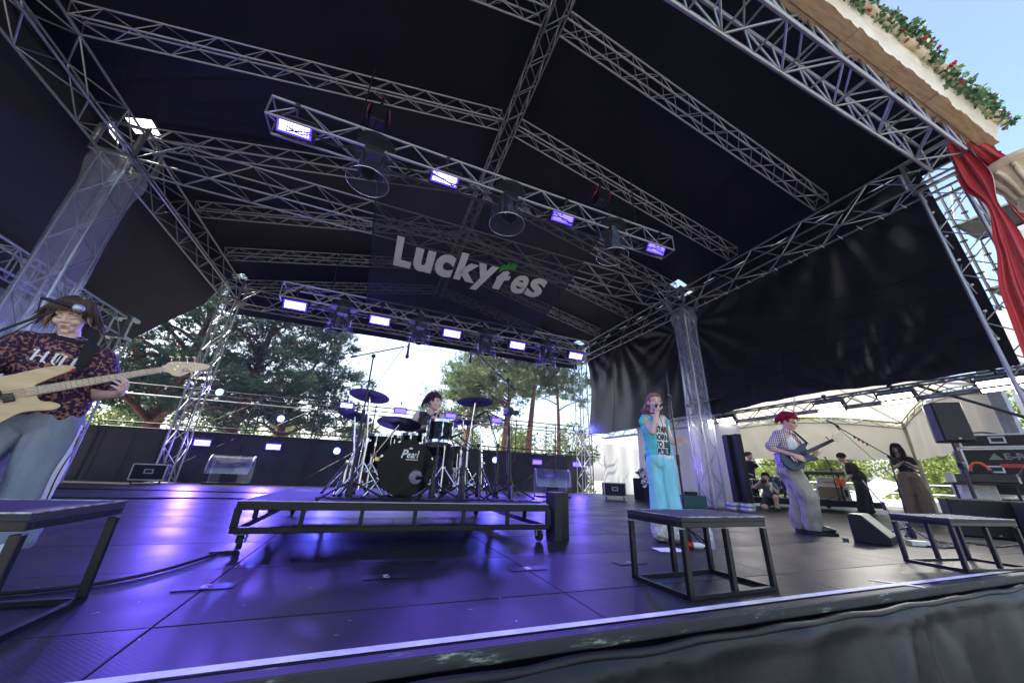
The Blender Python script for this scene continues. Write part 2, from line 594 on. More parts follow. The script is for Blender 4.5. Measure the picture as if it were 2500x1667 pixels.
# ---- trusses
def truss(name, label, p0, p1, w, h, cr, br, pitch, up=(0, 0, 1), m=None, group=None, post=False, faces=(0, 1, 2, 3), cat="truss", n=7):
    m = m or M['alu']
    p0, p1 = V(p0), V(p1)
    t = thing(name, label, cat, tuple(p0), None, group)
    d = p1 - p0
    L = d.length
    a = d / L
    s = a.cross(V(up)).normalized()
    u = s.cross(a)
    cs = [s * (w / 2) * sx + u * (h / 2) * sy for sx, sy in ((-1, -1), (1, -1), (1, 1), (-1, 1))]
    for c in cs:
        rod("chord", p0 + c, p1 + c, cr, m, t, 10)
    k = max(2, round(L / pitch))
    for f in faces:
        c0, c1 = cs[f], cs[(f + 1) % 4]
        for i in range(k):
            q0, q1 = p0 + d * (i / k), p0 + d * ((i + 1) / k)
            if (i + f) % 2:
                rod("brace", q0 + c0, q1 + c1, br, m, t, n)
            else:
                rod("brace", q0 + c1, q1 + c0, br, m, t, n)
            if post and i:
                rod("brace", q0 + c0, q0 + c1, br, m, t, n)
        for q in (p0, p1):
            rod("end_bar", q + c0, q + c1, br * 1.15, m, t, n)
    return t

W, YF, YM, YB = 7.25, -7.14, -1.08, 5.28
for sx, side in ((-1, "left"), (1, "right")):
    truss("side_beam", f"large aluminium box truss along the {side} edge of the roof", (sx * W, -7.5, 6.33), (sx * W, 5.6, 6.33), .48, .6, .023, .013, .62, cat="truss")
truss("front_beam", "heavy aluminium box truss across the roof front beside the wooden fascia", (-7.4, -7.32, 6.4), (6.9, -7.32, 6.4), .44, .6, .029, .016, .6, post=True)
truss("cross_truss", "large aluminium cross truss between the two plastic wrapped towers", (-7.0, YM, 6.33), (7.0, YM, 6.33), .46, .6, .021, .012, .6)
truss("cross_truss", "rear aluminium cross truss above the tree line", (-7.0, YB, 6.2), (7.0, YB, 6.2), .46, .6, .021, .012, .6)
truss("ridge_truss", "aluminium ridge truss running front to back under the roof peak", (0, -8.2, 8.38), (0, 6.2, 8.38), .3, .3, .018, .009, .32, post=False)
raf = [-7.62, -5.4, -3.15, -.9, 1.35, 3.55, 5.75]
ordn = ["first", "second", "third", "fourth", "fifth", "sixth", "seventh"]
for k, y in enumerate(raf):
    for sx, side in ((-1, "left"), (1, "right")):
        if k == 0 and sx == 1:
            continue
        truss("rafter_truss", f"{ordn[k]} sloping rafter truss from the front on the {side} roof slope", (sx * 7.15, y, 6.93), (sx * .22, y, 8.48), .29, .29, .018, .0085, .36, group="sloping rafter trusses under the black roof")

towers = {}
def tower(x, y, label, h=6.0, w=.42, cr=.026):
    t = truss("tower", label, (x, y, .02), (x, y, h), w, w, cr * .9, .011, .48, up=(0, 1, 0), cat="tower")
    bp = MB(); bp.box((x, y, .011), (w + .22, w + .22, .02)); bp.build("base_plate", M['alu'], t)
    hb = MB()
    for sx in (-1, 1):
        for sy in (-1, 1):
            hb.bar((x + sx * .3, y + sy * .3, h - .05), (x + sx * .3, y + sy * .3, h + .75), .05, .05)
            hb.cyl((x + sx * .3, y + sy * .36, h + .1), (x + sx * .3, y + sy * .36, h + .5), .04, n=8)
    for zz in (h, h + .7):
        hb.bar((x - .3, y - .3, zz), (x + .3, y - .3, zz), .05, .05); hb.bar((x - .3, y + .3, zz), (x + .3, y + .3, zz), .05, .05)
        hb.bar((x - .3, y - .3, zz), (x - .3, y + .3, zz), .05, .05); hb.bar((x + .3, y - .3, zz), (x + .3, y + .3, zz), .05, .05)
    hb.build("sleeve_block", M['alu'], t)
    return t
tower(-W, YB, "rear left aluminium truss tower in front of the dark pines")
tower(W, YB, "rear right aluminium truss tower beside the black side curtain")
tower(-W, YM, "aluminium truss tower inside clear wrap behind the bass player")
tower(W, YM, "aluminium truss tower inside clear wrap behind the singer")
tower(7.62, -7.0, "front right aluminium truss tower beside the red drape", 6.1, .5, .034)
def wrap(x, y, label, seed, r0):
    f = MB()
    def pt(u, v):
        z = .03 + 6.0 * v
        a = 2 * PI * u
        sq = 1 / max(abs(math.cos(a)), abs(math.sin(a))) ** .75
        r = r0 * sq
        neck = 1 + .22 * math.exp(-((v - .95) / .05) ** 2) + .05 * math.exp(-((v - .35) / .12) ** 2)
        r *= neck * (1 + .05 * noise.noise(V((math.cos(a) * 2, math.sin(a) * 2 + seed, z * 1.2))) + .018 * math.sin(9 * a + z * 2.2))
        return (x + r * math.cos(a), y + r * math.sin(a), z)
    f.grid(pt, 64, 70)
    o = f.alone("plastic_wrap", M['film'], label, "plastic sheet", (x, y, 0.03), smooth=180)
wrap(-W, YM, "clear plastic sheet wrapped round the truss tower behind the bass player", 1, .27)
wrap(W, YM, "clear plastic sheet wrapped round the truss tower behind the singer", 5, .26)

# ---- roof covers
def near_tower(x, y):
    return any(abs(abs(x) - 7.34) < .17 and abs(y - yy) < .2 for yy in (YM, YB))
for sx, side in ((-1, "left"), (1, "right")):
    rf = MB()
    def pt(u, v, sx=sx):
        x = 7.75 * u
        y = -7.62 + 14.1 * v
        bay = (y + 7.62) / 2.24
        sag = .05 * math.sin(PI * (bay % 1)) ** 2 * math.sin(PI * min(1, u * 1.02))
        return (sx * x, y, 8.74 - .2246 * x + sag - .12 * max(0, u - .93) * 10)
    rf.grid(pt, 62, 112, lambda u, v: near_tower(7.75 * u, -7.62 + 14 * v))
    rf.grid(lambda u, v, sx=sx: (sx * (7.75 - .2 * v + .02 * math.sin(u * 80)), -7.62 + 14.0 * u, 6.92 - .42 * v), 112, 3, lambda u, v: near_tower(7.3, -7.62 + 14 * u))
    rf = rf.build("roof_cover", M['tarp'], None, 180)
    tag(rf, f"black tarpaulin covering the {side} roof slope", "tarp")
gb = MB()
gb.grid(lambda u, v: (-7.75 + 15.5 * u, 6.36 + .03 * math.sin(u * 30), 5.95 * (1 - v) + v * (8.82 - .2246 * abs(-7.75 + 15.5 * u))), 40, 8)
tag(gb.build("gable_cover", M['tarp'], None, 180), "black tarpaulin closing the rear gable above the trees", "tarp")
aw = MB()
def aw_pt(u, v):
    y = -8.4 + 13.6 * v
    x = -7.58 - 4.6 * u
    z = 6.56 - .5 * min(1, u * 12) - 1.06 * (4.6 * u) ** 1.02 + .22 * math.sin(PI * u)
    z += .10 * u * noise.noise(V((u * 3, y * .5, 2))) - .05 * math.sin(u * 22 + .6 * math.sin(y)) * u * .6
    y2 = y + (.35 * math.sin(PI * u) if v > .999 else 0)
    return (x, y2, z)
aw.grid(aw_pt, 60, 60)
tag(aw.build("side_awning", M['awning'], None, 180), "black cloth awning sloping down outside the left roof beam", "awning")
cu = MB()
def cu_pt(u, v):
    y = -6.85 + 11.95 * u
    bot = 2.56 + .07 * math.sin(u * 6) + .16 * noise.noise(V((u * 6, 1, 1))) + .03 * noise.noise(V((u * 31, 1, 1)))
    if u > .9:
        bot -= 0
    z = 6.6 - (6.6 - bot) * v
    bulge = .35 * math.sin(PI * min(1, v * .9)) * (0.5 + .5 * noise.noise(V((u * 3, v, 4))))
    f = 0.0
    for yt, zt, L_, a_, k_ in ((4.9, 6.5, 2.2, .035, 15), (2.6, 6.5, 2.6, .03, 17), (-.6, 5.6, 2.2, .035, 21), (-3.4, 6.5, 2.3, .03, 13), (-5.3, 6.3, 2.4, .035, 13), (-6.6, 6.4, 2.0, .025, 11), (-4.9, 2.6, 1.3, .03, 15)):
        dy_, dz_ = y - yt, z - zt
        d_ = math.hypot(dy_, dz_)
        an = math.atan2(dy_, abs(dz_) + .25)
        f += a_ * math.exp(-(d_ / L_) ** 2) * math.sin(k_ * an + 1.5 * noise.noise(V((y * .7, z * .5, yt)))) * min(1, d_ * .8)
    f += .05 * v * noise.noise(V((y * .9, z * .4, 7)))
    cr = max(0, 1 - abs(y + 5.3) / 1.2) * max(0, min(1, (4.2 - z) * 1.2))
    f += cr * (.045 * (1 - 2.4 * abs(noise.noise(V((y * 4.5, z * 1.7, 11))))) + .018 * (1 - 2 * abs(noise.noise(V((y * 3, z * 6.0, 3))))))
    lean = .25 * v * (1 if u > .6 else .4)
    return (7.46 + bulge + f + lean * 0.4, y + (.25 * v * v if u > .97 else 0), z)
cu.grid(cu_pt, 240, 70)
cu = cu.build("side_curtain", M['vinyl'], None, 180); tag(cu, "shiny black vinyl side curtain hanging from the right roof beam", "curtain")
tie = MB()
for k in range(34):
    y = -6.8 + k * .36
    tie.tube([(7.47, y, 6.1), (7.44, y - .03, 6.04), (7.5, y - .05, 5.98)], .008, 5)
tie.build("tie_cords", M['white'], cu)
for k in range(7):
    p_ = V(cu_pt(.004, .1 + .13 * k)); MB().sph(p_ + V((-.02, .05, 0)), (.012, .025, .025), 8, 6).build("eyelet", M['white'], cu, 60)
for vv in (.48, .6, .72, .84):
    MB().tube([V(cu_pt(i / 120, vv + .01 * math.sin(i * .2))) + V((-.006, 0, 0)) for i in range(2, 66)], .005, 4).build("seam", M['vinyl'], cu, 180)
for uu in (.16, .33, .5, .67, .84):
    MB().tube([V(cu_pt(uu + .03 * (i / 40), i / 40)) + V((-.006, 0, 0)) for i in range(41)], .005, 4).build("seam", M['vinyl'], cu, 180)

# ---- back scaffold with low black backdrop
sc = thing("back_scaffold", "black scaffold frames and rails along the back of the stage", "scaffold", (0, 6.6, 0))
bs = M['blackmetal']
for z in (2.95, 2.62, 1.72, 1.56):
    for i in range(9):
        rod("rail", (-9.6 + 2.05 * i, 6.28 if z > 2 else 6.2, z + .004 * i), (-9.6 + 2.05 * (i + 1), 6.28 if z > 2 else 6.2, z + .004 * (i + 1)), .024, bs if z != 2.62 else M['alu'], sc)
for i in range(9):
    x = -7.95 + 2.05 * i
    for y in (6.32, 7.3):
        rod("upright", (x, y, -1.2), (x, y, 3.05), .024, bs, sc)
    for z in (.35, .8, 1.25, 1.7, 2.15, 2.6, 2.98):
        rod("rung", (x, 6.32, z), (x, 7.3, z), .016, bs, sc)
    rod("brace", (x, 7.3, 1.6), (x + 2.05, 7.3, 2.95), .013, bs, sc)
    rod("brace", (x + 2.05, 7.3, 1.6), (x, 7.3, 2.95), .013, bs, sc)
    rod("rail", (x, 7.3, 2.95), (x + 2.05, 7.3, 2.95), .022, bs, sc)
    if i % 2 == 0:
        rod("brace", (x, 6.1, .1), (x + 2.0, 6.1, 1.5), .012, bs, sc)
        rod("brace", (x + 2.0, 6.1, .1), (x, 6.1, 1.5), .012, bs, sc)
bd = MB()
def bd_pt(u, v):
    x = -11 + 19.2 * u
    z = 1.58 - 1.62 * v
    f = .05 * v * math.sin(x * 6 + 2 * noise.noise(V((x, v * 2, 0)))) + .12 * v * noise.noise(V((x * 1.6 + v, v * 2, 5)))
    return (x, 6.52 + f, z)
bd.grid(bd_pt, 260, 26)
tag(bd.build("backdrop_curtain", M['backdrop'], None, 180), "low black cloth backdrop behind the drum riser", "curtain")
for i, x in enumerate((-10.2, -8.6)):
    p = MB(); p.box((x, 5.9, .75), (1.5, .05, 1.5))
    for k in range(3):
        p.box((x - .7 + .7 * k, 5.868, .75), (.025, .012, 1.48))
    for k in range(3):
        p.box((x, 5.866, .05 + .68 * k), (1.46, .012, .025))
    p.alone("dark_panel", M["backdrop"], ("outer" if i == 0 else "inner") + " dark framed panel standing behind the bass player", "panel", (x, 5.9, 0))

# ---- left steel structure
ls = thing("lattice_structure", "grey steel lattice frame with pale panels left of the stage", "frame", (-8.6, 3.5, -1.2))
la = M['alu_blue']
def lattice(p0, p1, w, h, pitch, up=(0, 0, 1)):
    p0, p1 = V(p0), V(p1); d = p1 - p0; L = d.length; a = d / L
    s = a.cross(V(up)).normalized(); u = s.cross(a)
    cs = [s * (w / 2) * sx + u * (h / 2) * sy for sx, sy in ((-1, -1), (1, -1), (1, 1), (-1, 1))]
    for c in cs:
        rod("chord", p0 + c, p1 + c, .028, la, ls)
    k = round(L / pitch)
    for f in range(4):
        for i in range(k):
            q0, q1 = p0 + d * (i / k), p0 + d * ((i + 1) / k)
            c0, c1 = cs[f], cs[(f + 1) % 4]
            rod("brace", q0 + (c0 if i % 2 else c1), q1 + (c1 if i % 2 else c0), .013, la, ls, 6)
            rod("brace", q0 + c0, q0 + c1, .013, la, ls, 6)
lattice((-8.75, -6, 4.0), (-8.75, 3.35, 4.0), .3, .5, .5)
lattice((-8.75, 3.55, -1.2), (-8.75, 3.55, 3.7), .34, .34, .5, (0, 1, 0))
lattice((-8.75, -.6, -1.2), (-8.75, -.6, 3.7), .34, .34, .5, (0, 1, 0))
eb = MB()
for a, b_ in (((-.2, 0), (.2, 0)),):
    for zz in (3.72, 4.28):
        eb.bar((-8.95, 3.4, zz), (-8.55, 3.4, zz), .1, .1)
    for xx in (-8.95, -8.55):
        eb.bar((xx, 3.4, 3.72), (xx, 3.4, 4.28), .1, .1); eb.bar((xx, 3.4, 3.72), (xx, 3.75, 3.72), .08, .08); eb.bar((xx, 3.4, 4.28), (xx, 3.75, 4.28), .08, .08)
eb.build("corner_block", M['alu'], ls)
M['greypanel'] = mat('pale_grey_panel', (.2, .21, .21), (.14, .15, .15), .6, 0, 1.4)
for k in range(6):
    p = MB(); p.box((-9.05, -5.4 + 1.5 * k, 1.3), (.03, 1.46, 4.7)); p.build("panel", M['greypanel'], ls)
# ================================================================== LIGHTING RIG, BANNER
def copy_tree(o, parent=None):
    c = o.copy()
    COL.objects.link(c)
    c.parent = parent
    for ch in list(o.children):
        copy_tree(ch, c)
    return c

lt1 = truss("lighting_truss", "nearer hanging lighting truss carrying four violet lamps above the drums", (-4.07, -3.85, 5.6), (3.75, -3.85, 5.6), .36, .36, .022, .012, .42)
lt2 = truss("lighting_truss", "farther hanging lighting truss carrying five violet lamps behind the banner", (-4.25, -.2, 4.33), (3.9, -.2, 4.33), .36, .36, .022, .012, .42)
for t, y, z, xx in ((lt1, -3.85, 5.78, (-2.9, 2.9)), (lt2, -.2, 4.5, (-3.3, 3.0))):
    for x in xx:
        rod("hanger_rod", (x, y, z), (x, y, 8.74 - .2246 * abs(x) - .2), .014, M['blackmetal'], t)
    for k in range(2):
        pth = [(-3.8 + 7.3 * i / 40, y - .12 + .05 * math.sin(i * 1.9 + k), z - .42 - .05 * abs(math.sin(i * .8 + k * 2))) for i in range(41)]
        MB().tube(pth, .011, 5).build("cable", M['rubber'], t, 180)

def text_mesh(body, offset=0.0, shear=0.0, res=4):
    cu_ = bpy.data.curves.new("lettering", 'FONT')
    cu_.body = body
    cu_.offset = offset
    cu_.shear = shear
    cu_.resolution_u = res
    cu_.fill_mode = 'FRONT'
    ob = bpy.data.objects.new("lettering", cu_)
    COL.objects.link(ob)
    dg = bpy.context.evaluated_depsgraph_get()
    me = bpy.data.meshes.new_from_object(ob.evaluated_get(dg))
    bpy.data.objects.remove(ob)
    vs_ = [(v.co.x, v.co.y) for v in me.vertices]
    fs_ = [tuple(p.vertices) for p in me.polygons]
    bpy.data.meshes.remove(me)
    return vs_, fs_

def glyphs(mb, body, box, M4, lift, offset=0.0, shear=0.0):
    """flat lettering squeezed into box (x0, x1, y0, y1) of the frame M4"""
    vs_, fs_ = text_mesh(body, offset, shear)
    ax, bx_ = min(p[0] for p in vs_), max(p[0] for p in vs_)
    ay, by = min(p[1] for p in vs_), max(p[1] for p in vs_)
    x0, x1, y0, y1 = box
    mb.add([M4 @ V((x0 + (x - ax) / (bx_ - ax) * (x1 - x0), y0 + (y - ay) / (by - ay) * (y1 - y0), lift)) for x, y in vs_], fs_)

bn = thing("mesh_banner", "dark see-through banner with white and green festival lettering under the roof", "banner", (-2.45, -.35, 4.45))
BO = V((-2.45, -.35, 4.45)); BT = V((-2.45, -3.88, 5.33))
BM = frame4(BO, (1, 0, 0), BT - BO)
sh = MB()
sh.grid(lambda u, v: BM @ V((-.02 + (4.48 - .1 * v) * u, -.05 + 3.62 * v, .03 * math.sin(PI * v) * math.sin(u * 9) + .05 * math.sin(PI * v))), 40, 24)
sh.build("banner_cloth", M['scrim'], bn, 180)
tx = MB()
for ch, x0, x1, y0, y1 in (("L", .445, .8, 1.49, 2.31), ("u", .84, 1.25, 1.48, 2.14), ("c", 1.29, 1.69, 1.48, 2.16), ("k", 1.76, 2.25, 1.5, 2.32), ("y", 2.18, 2.64, 1.3, 2.16), ("e", 3.08, 3.47, 1.5, 2.12), ("s", 3.5, 3.9, 1.5, 2.16)):
    glyphs(tx, ch, (x0, x1, y0, y1), BM, .085, .03 if ch in 'es' else .05)
fp = [(2.7, 1.49), (2.87, 1.49), (2.885, 1.82), (2.99, 1.86), (2.985, 1.99), (2.9, 1.99), (2.93, 2.08), (2.85, 2.13), (2.76, 2.06), (2.71, 1.92), (2.68, 1.88), (2.7, 1.8)]
tx.add([BM @ V((x, y, .085)) for x, y in fp], [tuple(range(len(fp)))])
tx.build("lettering", M['print_white'], bn)
lf = MB()
lp_ = [(2.68, 2.0), (2.66, 2.12), (2.70, 2.3), (2.76, 2.26), (2.80, 2.38), (2.85, 2.3), (2.9, 2.41), (2.93, 2.33), (2.985, 2.41), (2.97, 2.32), (3.02, 2.33), (2.99, 2.26), (3.02, 2.2), (2.9, 2.2), (2.8, 2.16), (2.73, 2.09)]
lf.add([BM @ V((x, y, .087)) for x, y in lp_], [tuple(range(len(lp_)))])
lf.build("leaf_mark", M['print_green'], bn)
eg = MB()
for p, q in (((-.02, -.05), (4.46, -.05)), ((-.02, 3.57), (4.36, 3.57)), ((-.02, -.05), (-.02, 3.57)), ((4.46, -.05), (4.36, 3.57))):
    eg.cyl(BM @ V((*p, .02)), BM @ V((*q, .02)), .012, n=6)
eg.build("hem", M['print_dark'], bn)

def led_mat(name, col, core, strength, sc):
    m, nt, b, o = nodes_of(name)
    vec = coords(nt, (sc, sc, sc), rot=(PI / 2, 0, 0))
    vo = N(nt, "ShaderNodeTexVoronoi", voronoi_dimensions='2D', Scale=1.0, Randomness=0.0); nt.links.new(vec, vo.inputs["Vector"])
    r = ramp(nt, vo.outputs["Distance"], [(.25, core), (.55, col)])
    st = ramp(nt, vo.outputs["Distance"], [(.25, (1, 1, 1)), (.6, (.4, .4, .4))])
    ml = N(nt, "ShaderNodeMath", operation='MULTIPLY'); ml.inputs[1].default_value = strength
    nt.links.new(st.outputs[0], ml.inputs[0])
    b.inputs["Base Color"].default_value = (.03, .03, .03, 1)
    nt.links.new(r.outputs[0], b.inputs["Emission Color"]); nt.links.new(ml.outputs[0], b.inputs["Emission Strength"])
    return m
M['led_blue'] = led_mat('blue_violet_led', (.03, .012, 1.0), (.14, .10, 1.0), 2.2, 26)
M['led_lilac'] = led_mat('lilac_led', (.05, .03, 1.0), (.42, .36, 1.0), 5, 26)
M['led_white'] = led_mat('white_led', (.9, .85, .75), (1.0, .98, .92), 12, 20)
M['led_cyan'] = led_mat('blue_par_led', (.04, .06, 1.0), (.2, .3, 1.0), 3.2, 24)

M['halo_rim'] = emit('violet_halo_edge', (.035, .014, 1.0), 1.8)  # violet halo round the lamps, imitated by an emissive border
M['halo_white_rim'] = emit('white_halo_edge', (1, .95, .85), 3)  # same imitated halo border for the white floodlights
def lamp(parent, energy, col, size=.12, spot=None, blend=.9):
    ld = bpy.data.lights.new("lamp", 'SPOT')
    ld.energy = energy * .13
    ld.color = col
    ld.shadow_soft_size = size
    ld.spot_size = spot or math.radians(78)
    ld.spot_blend = blend
    o = bpy.data.objects.new("lamp", ld)
    link(o, parent)
    o.location = (0, -.11, -.16)
    o.rotation_euler = (-PI / 2, 0, 0)
    return o

def led_panel(face_mat, w=.46, h=.2, yoke_top=.16):
    """wash panel whose face looks along local -y; origin at the clamp on top"""
    t = bpy.data.objects.new("led_panel", None); t.empty_display_size = .1
    link(t); LOCAL.add(t)
    MB().box((0, .02, -.16), (w + .05, .13, h + .05)).box((0, .1, -.16), (w * .7, .05, h * .7)).build("housing", M['plastic_black'], t, None, .008)
    fins = MB()
    for k in range(9):
        fins.box((-w / 2 + w * k / 8, .135, -.16), (.006, .03, h * .9))
    fins.build("cooling_fins", M['plastic_black'], t)
    MB().box((0, -.048, -.16), (w - .06, .012, h - .05)).build("led_face", face_mat, t)
    MB().box((0, -.046, -.16), (w, .008, h)).build("halo_rim", M['halo_rim'] if face_mat is not M['led_white'] else M['halo_white_rim'], t)  # added glowing border behind the face, stands in for the lamp's halo
    yk = MB()
    for s in (-1, 1):
        yk.box((s * (w / 2 + .045), .02, -.08), (.012, .04, .17))
    yk.box((0, .02, .005), (w + .1, .04, .012)).cyl((0, .02, .005), (0, .02, yoke_top), .016, n=8)
    yk.build("yoke", M['blackmetal'], t)
    MB().cyl((-.03, .02, yoke_top + .0), (.03, .02, yoke_top), .038, n=10).build("clamp", M['blackmetal'], t, 40)
    return t

ORD = ["first", "second", "third", "fourth", "fifth", "sixth", "seventh", "eighth"]
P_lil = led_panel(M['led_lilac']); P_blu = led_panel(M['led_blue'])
def put(proto, used, loc, rot, label, group, cat="stage light"):
    o = proto if not used.get(proto.name) else copy_tree(proto)
    used[proto.name] = True
    LOCAL.add(o)
    o.location = loc
    o.rotation_euler = rot
    return tag(o, label, cat, group)
used = {}
VIO, BLU = (.2, .13, 1.0), (.16, .09, 1.0)
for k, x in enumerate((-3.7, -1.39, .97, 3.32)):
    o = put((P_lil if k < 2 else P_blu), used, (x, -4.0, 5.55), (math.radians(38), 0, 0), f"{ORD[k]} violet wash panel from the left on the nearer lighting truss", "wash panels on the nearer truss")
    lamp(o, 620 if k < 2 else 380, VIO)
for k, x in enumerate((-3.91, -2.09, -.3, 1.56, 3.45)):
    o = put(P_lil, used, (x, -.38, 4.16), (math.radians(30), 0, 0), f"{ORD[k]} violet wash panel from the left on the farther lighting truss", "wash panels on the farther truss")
    lamp(o, 1300, BLU, spot=math.radians(155), blend=1.0).rotation_euler = (-PI / 2 + .8, 0, 0)
bx = [-6.92, -4.9, -2.87, -.86, 1.22, 3.3, 5.33, 7.4]
pan_hi = {2: "over the left drum cymbals", 3: "left of the drummer", 4: "right of the drummer", 5: "right of the hi-hat"}
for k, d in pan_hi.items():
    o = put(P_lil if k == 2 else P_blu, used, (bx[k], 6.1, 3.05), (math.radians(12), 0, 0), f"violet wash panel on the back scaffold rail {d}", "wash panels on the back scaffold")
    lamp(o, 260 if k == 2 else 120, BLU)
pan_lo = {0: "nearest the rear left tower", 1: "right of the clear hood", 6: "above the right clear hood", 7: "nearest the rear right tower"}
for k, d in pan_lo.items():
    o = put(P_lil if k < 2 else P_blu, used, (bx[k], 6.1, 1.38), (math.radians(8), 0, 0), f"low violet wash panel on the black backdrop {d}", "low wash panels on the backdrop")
    lamp(o, 1900 if k < 2 else 700, BLU, spot=math.radians(120))

def par_light():
    t = bpy.data.objects.new("par_light", None); t.empty_display_size = .1
    link(t); LOCAL.add(t)
    Mx = align((0, -1, 0))
    MB().lathe([(.02, -.16), (.09, -.14), (.12, -.02), (.135, .0), (.135, .05), (.12, .05)], (0, 0, -.2), Mx, 20, True).build("can", M['plastic_black'], t, 40)
    fc = MB()
    fc.lathe([(.001, .052), (.118, .052)], (0, 0, -.2), Mx, 24)
    fc.build("led_face", M['led_cyan'], t)
    yk = MB().box((-.155, 0, -.1), (.012, .035, .22)).box((.155, 0, -.1), (.012, .035, .22)).box((0, 0, .01), (.32, .035, .012)).cyl((0, 0, 0), (0, 0, .06), .014, n=8)
    yk.build("yoke", M['blackmetal'], t)
    MB().cyl((-.03, 0, .07), (.03, 0, .07), .036, n=10).build("clamp", M['blackmetal'], t, 40)
    return t
P_par = par_light()
for k, (x, z, d) in enumerate(((bx[0], 3.1, "high beside the bass headstock"), (bx[1], 2.38, "in front of the pine branches"), (bx[2], 1.4, "low left of the bass drum"), (bx[5], 1.4, "low behind the right cymbal stands"), (bx[6], 2.4, "in front of the red pine trunks"), (bx[7], 3.05, "high beside the rear right tower"))):
    o = put(P_par, used, (x, 6.08, z), (0, 0, 0), f"round blue spot lamp on the back scaffold {d}", "round lamps on the back scaffold")
    lamp(o, 700, (.10, .10, 1.0), .1, math.radians(70))

def moving_head(sz=1.0):
    t = bpy.data.objects.new("moving_light", None); t.empty_display_size = .1
    link(t); LOCAL.add(t)
    MB().lathe([(.02, .1), (.2, .1), (.31, .04), (.31, -.04), (.29, -.04)], (0, 0, 0), None, 28, True).build("rain_cap", M['plastic_black'], t, 40)
    MB().lathe([(.3, -.03), (.305, -.35), (.315, -.70)], (0, 0, 0), None, 36).build("clear_dome", M['dome'], t, 180)
    ring = MB(); ring.tube([(.317 * math.cos(a * PI / 18), .317 * math.sin(a * PI / 18), -.70) for a in range(37)], .007, 5, False); ring.build("dome_rim", M['chrome'], t, 180)
    MB().box((0, 0, -.12), (.3, .26, .14)).build("base", M['plastic_black'], t, None, .02)
    MB().box((-.15, 0, -.36), (.055, .15, .4)).box((.15, 0, -.36), (.055, .15, .4)).build("arm", M['plastic_black'], t, None, .015)
    hd = MB().lathe([(.02, -.22), (.1, -.21), (.135, -.1), (.135, .12), (.11, .18), (.1, .18)], (0, -.02, -.47), align((0, -.55, -.83)), 20, True).build("head", M['plastic_black'], t, 40)
    MB().lathe([(.001, .182), (.095, .18)], (0, -.02, -.47), align((0, -.55, -.83)), 20).build("lens", M['glass_dark'], hd)
    MB().box((0, 0, .16), (.1, .06, .14)).cyl((-.12, 0, .22), (-.06, 0, .22), .04, n=10).cyl((.06, 0, .22), (.12, 0, .22), .04, n=10).build("clamp", M['blackmetal'], t)
    return t
P_mh = moving_head()
for k, (x, d) in enumerate(((-2.55, "left of the banner"), (-.2, "above the banner middle"), (2.1, "above the banner's right corner"))):
    put(P_mh, used, (x, -3.95, 5.5), (0, 0, .2 * k), f"moving light in a clear plastic cover on the nearer truss {d}", "covered moving lights on the nearer truss")
for k, x in enumerate((-2.93, -1.12, .64, 2.47)):
    o = put(P_mh, used, (x, -.3, 4.18), (0, 0, .15 * k), f"{ORD[k]} covered moving light from the left on the farther truss", "covered moving lights on the farther truss")
    o.scale = (.94, .94, .94)

M['darkred'] = mat('dark_red_flap', (.10, .006, .006), None, .6, 0, 10)
# motors (chain hoists) with red flaps on the rafters
for k, (x, d) in enumerate(((-2.75, "left"), (2.5, "right"))):
    z = 8.48 - .2246 * abs(x) - .2
    t = thing("chain_hoist", f"black chain hoist with red flaps hanging from the {d} rafter", "hoist", (x, -3.2, z - .6))
    MB().box((x, -3.2, z - .55), (.28, .24, .4)).cyl((x, -3.2, z - .35), (x, -3.2, z), .03, n=8).build("body", M['plastic_black'], t, None, .03)
    for s in (-1, 1):
        MB().lathe([(.01, 0), (.15, 0), (.15, .03), (.01, .03)], (x + s * .17, -3.2, z - .45), align((s, 0, .2)), 18).build("flap", M['darkred'], t, 30)
    rod("chain", (x, -3.3, z - .75), (x, -3.7, 5.85), .012, M['blackmetal'], t)
    MB().bar((x, -3.25, z - .02), (x, -3.05, z + .3), .1, .03).build("strap", M['rubber'], t)

# white flood lights on their own truss along the right side
ft = truss("flood_truss", "grey aluminium truss carrying white floodlights in front of the tent", (7.95, -7.4, 2.45), (7.95, 4.6, 2.45), .26, .26, .022, .011, .34)
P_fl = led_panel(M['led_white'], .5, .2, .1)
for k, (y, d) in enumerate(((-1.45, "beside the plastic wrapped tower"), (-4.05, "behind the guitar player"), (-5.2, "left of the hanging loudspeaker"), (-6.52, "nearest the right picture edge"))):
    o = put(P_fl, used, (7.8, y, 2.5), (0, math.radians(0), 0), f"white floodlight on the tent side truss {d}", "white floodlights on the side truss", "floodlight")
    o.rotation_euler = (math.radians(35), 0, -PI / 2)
    lamp(o, 330, (1, .96, .88), .15, math.radians(110))

# ---- front fascia with ivy and column
fa = thing("front_fascia", "cream castle style fascia with rough plywood underside above the front truss", "fascia", (3, -7.7, 6.5))
def wavy_board(x0, x1, y0, y1, z, th, amp, seed):
    b_ = MB(); n_ = int((x1 - x0) / .06)
    top, bot = [], []
    for i in range(n_ + 1):
        x = x0 + (x1 - x0) * i / n_
        j = amp * noise.noise(V((x * 3, seed, 0))) + amp * .5 * noise.noise(V((x * 11, seed, 4)))
        top.append((x, y0 + j)); bot.append((x, y1))
    pl = bot + top[::-1]
    b_.prism(pl, 0, th, Matrix.Translation((0, 0, z)))
    return b_
for k in range(5):
    x0 = -3 + 2.15 * k
    wavy_board(x0, x0 + 2.13, -7.755, -7.585, 6.5 + .006 * (k % 2), .03, .035, k).build("soffit_board", M['wood'], fa)
for k in range(4):
    MB().box((-1.8 + 2.6 * k, -7.545, 6.55), (2.55, .07, .06)).build("joist", M['wood'], fa)
for k in range(9):
    MB().box((-2.6 + 1.27 * k, -7.6, 6.6), (.06, .25, .07)).build("noggin", M['wood'], fa)
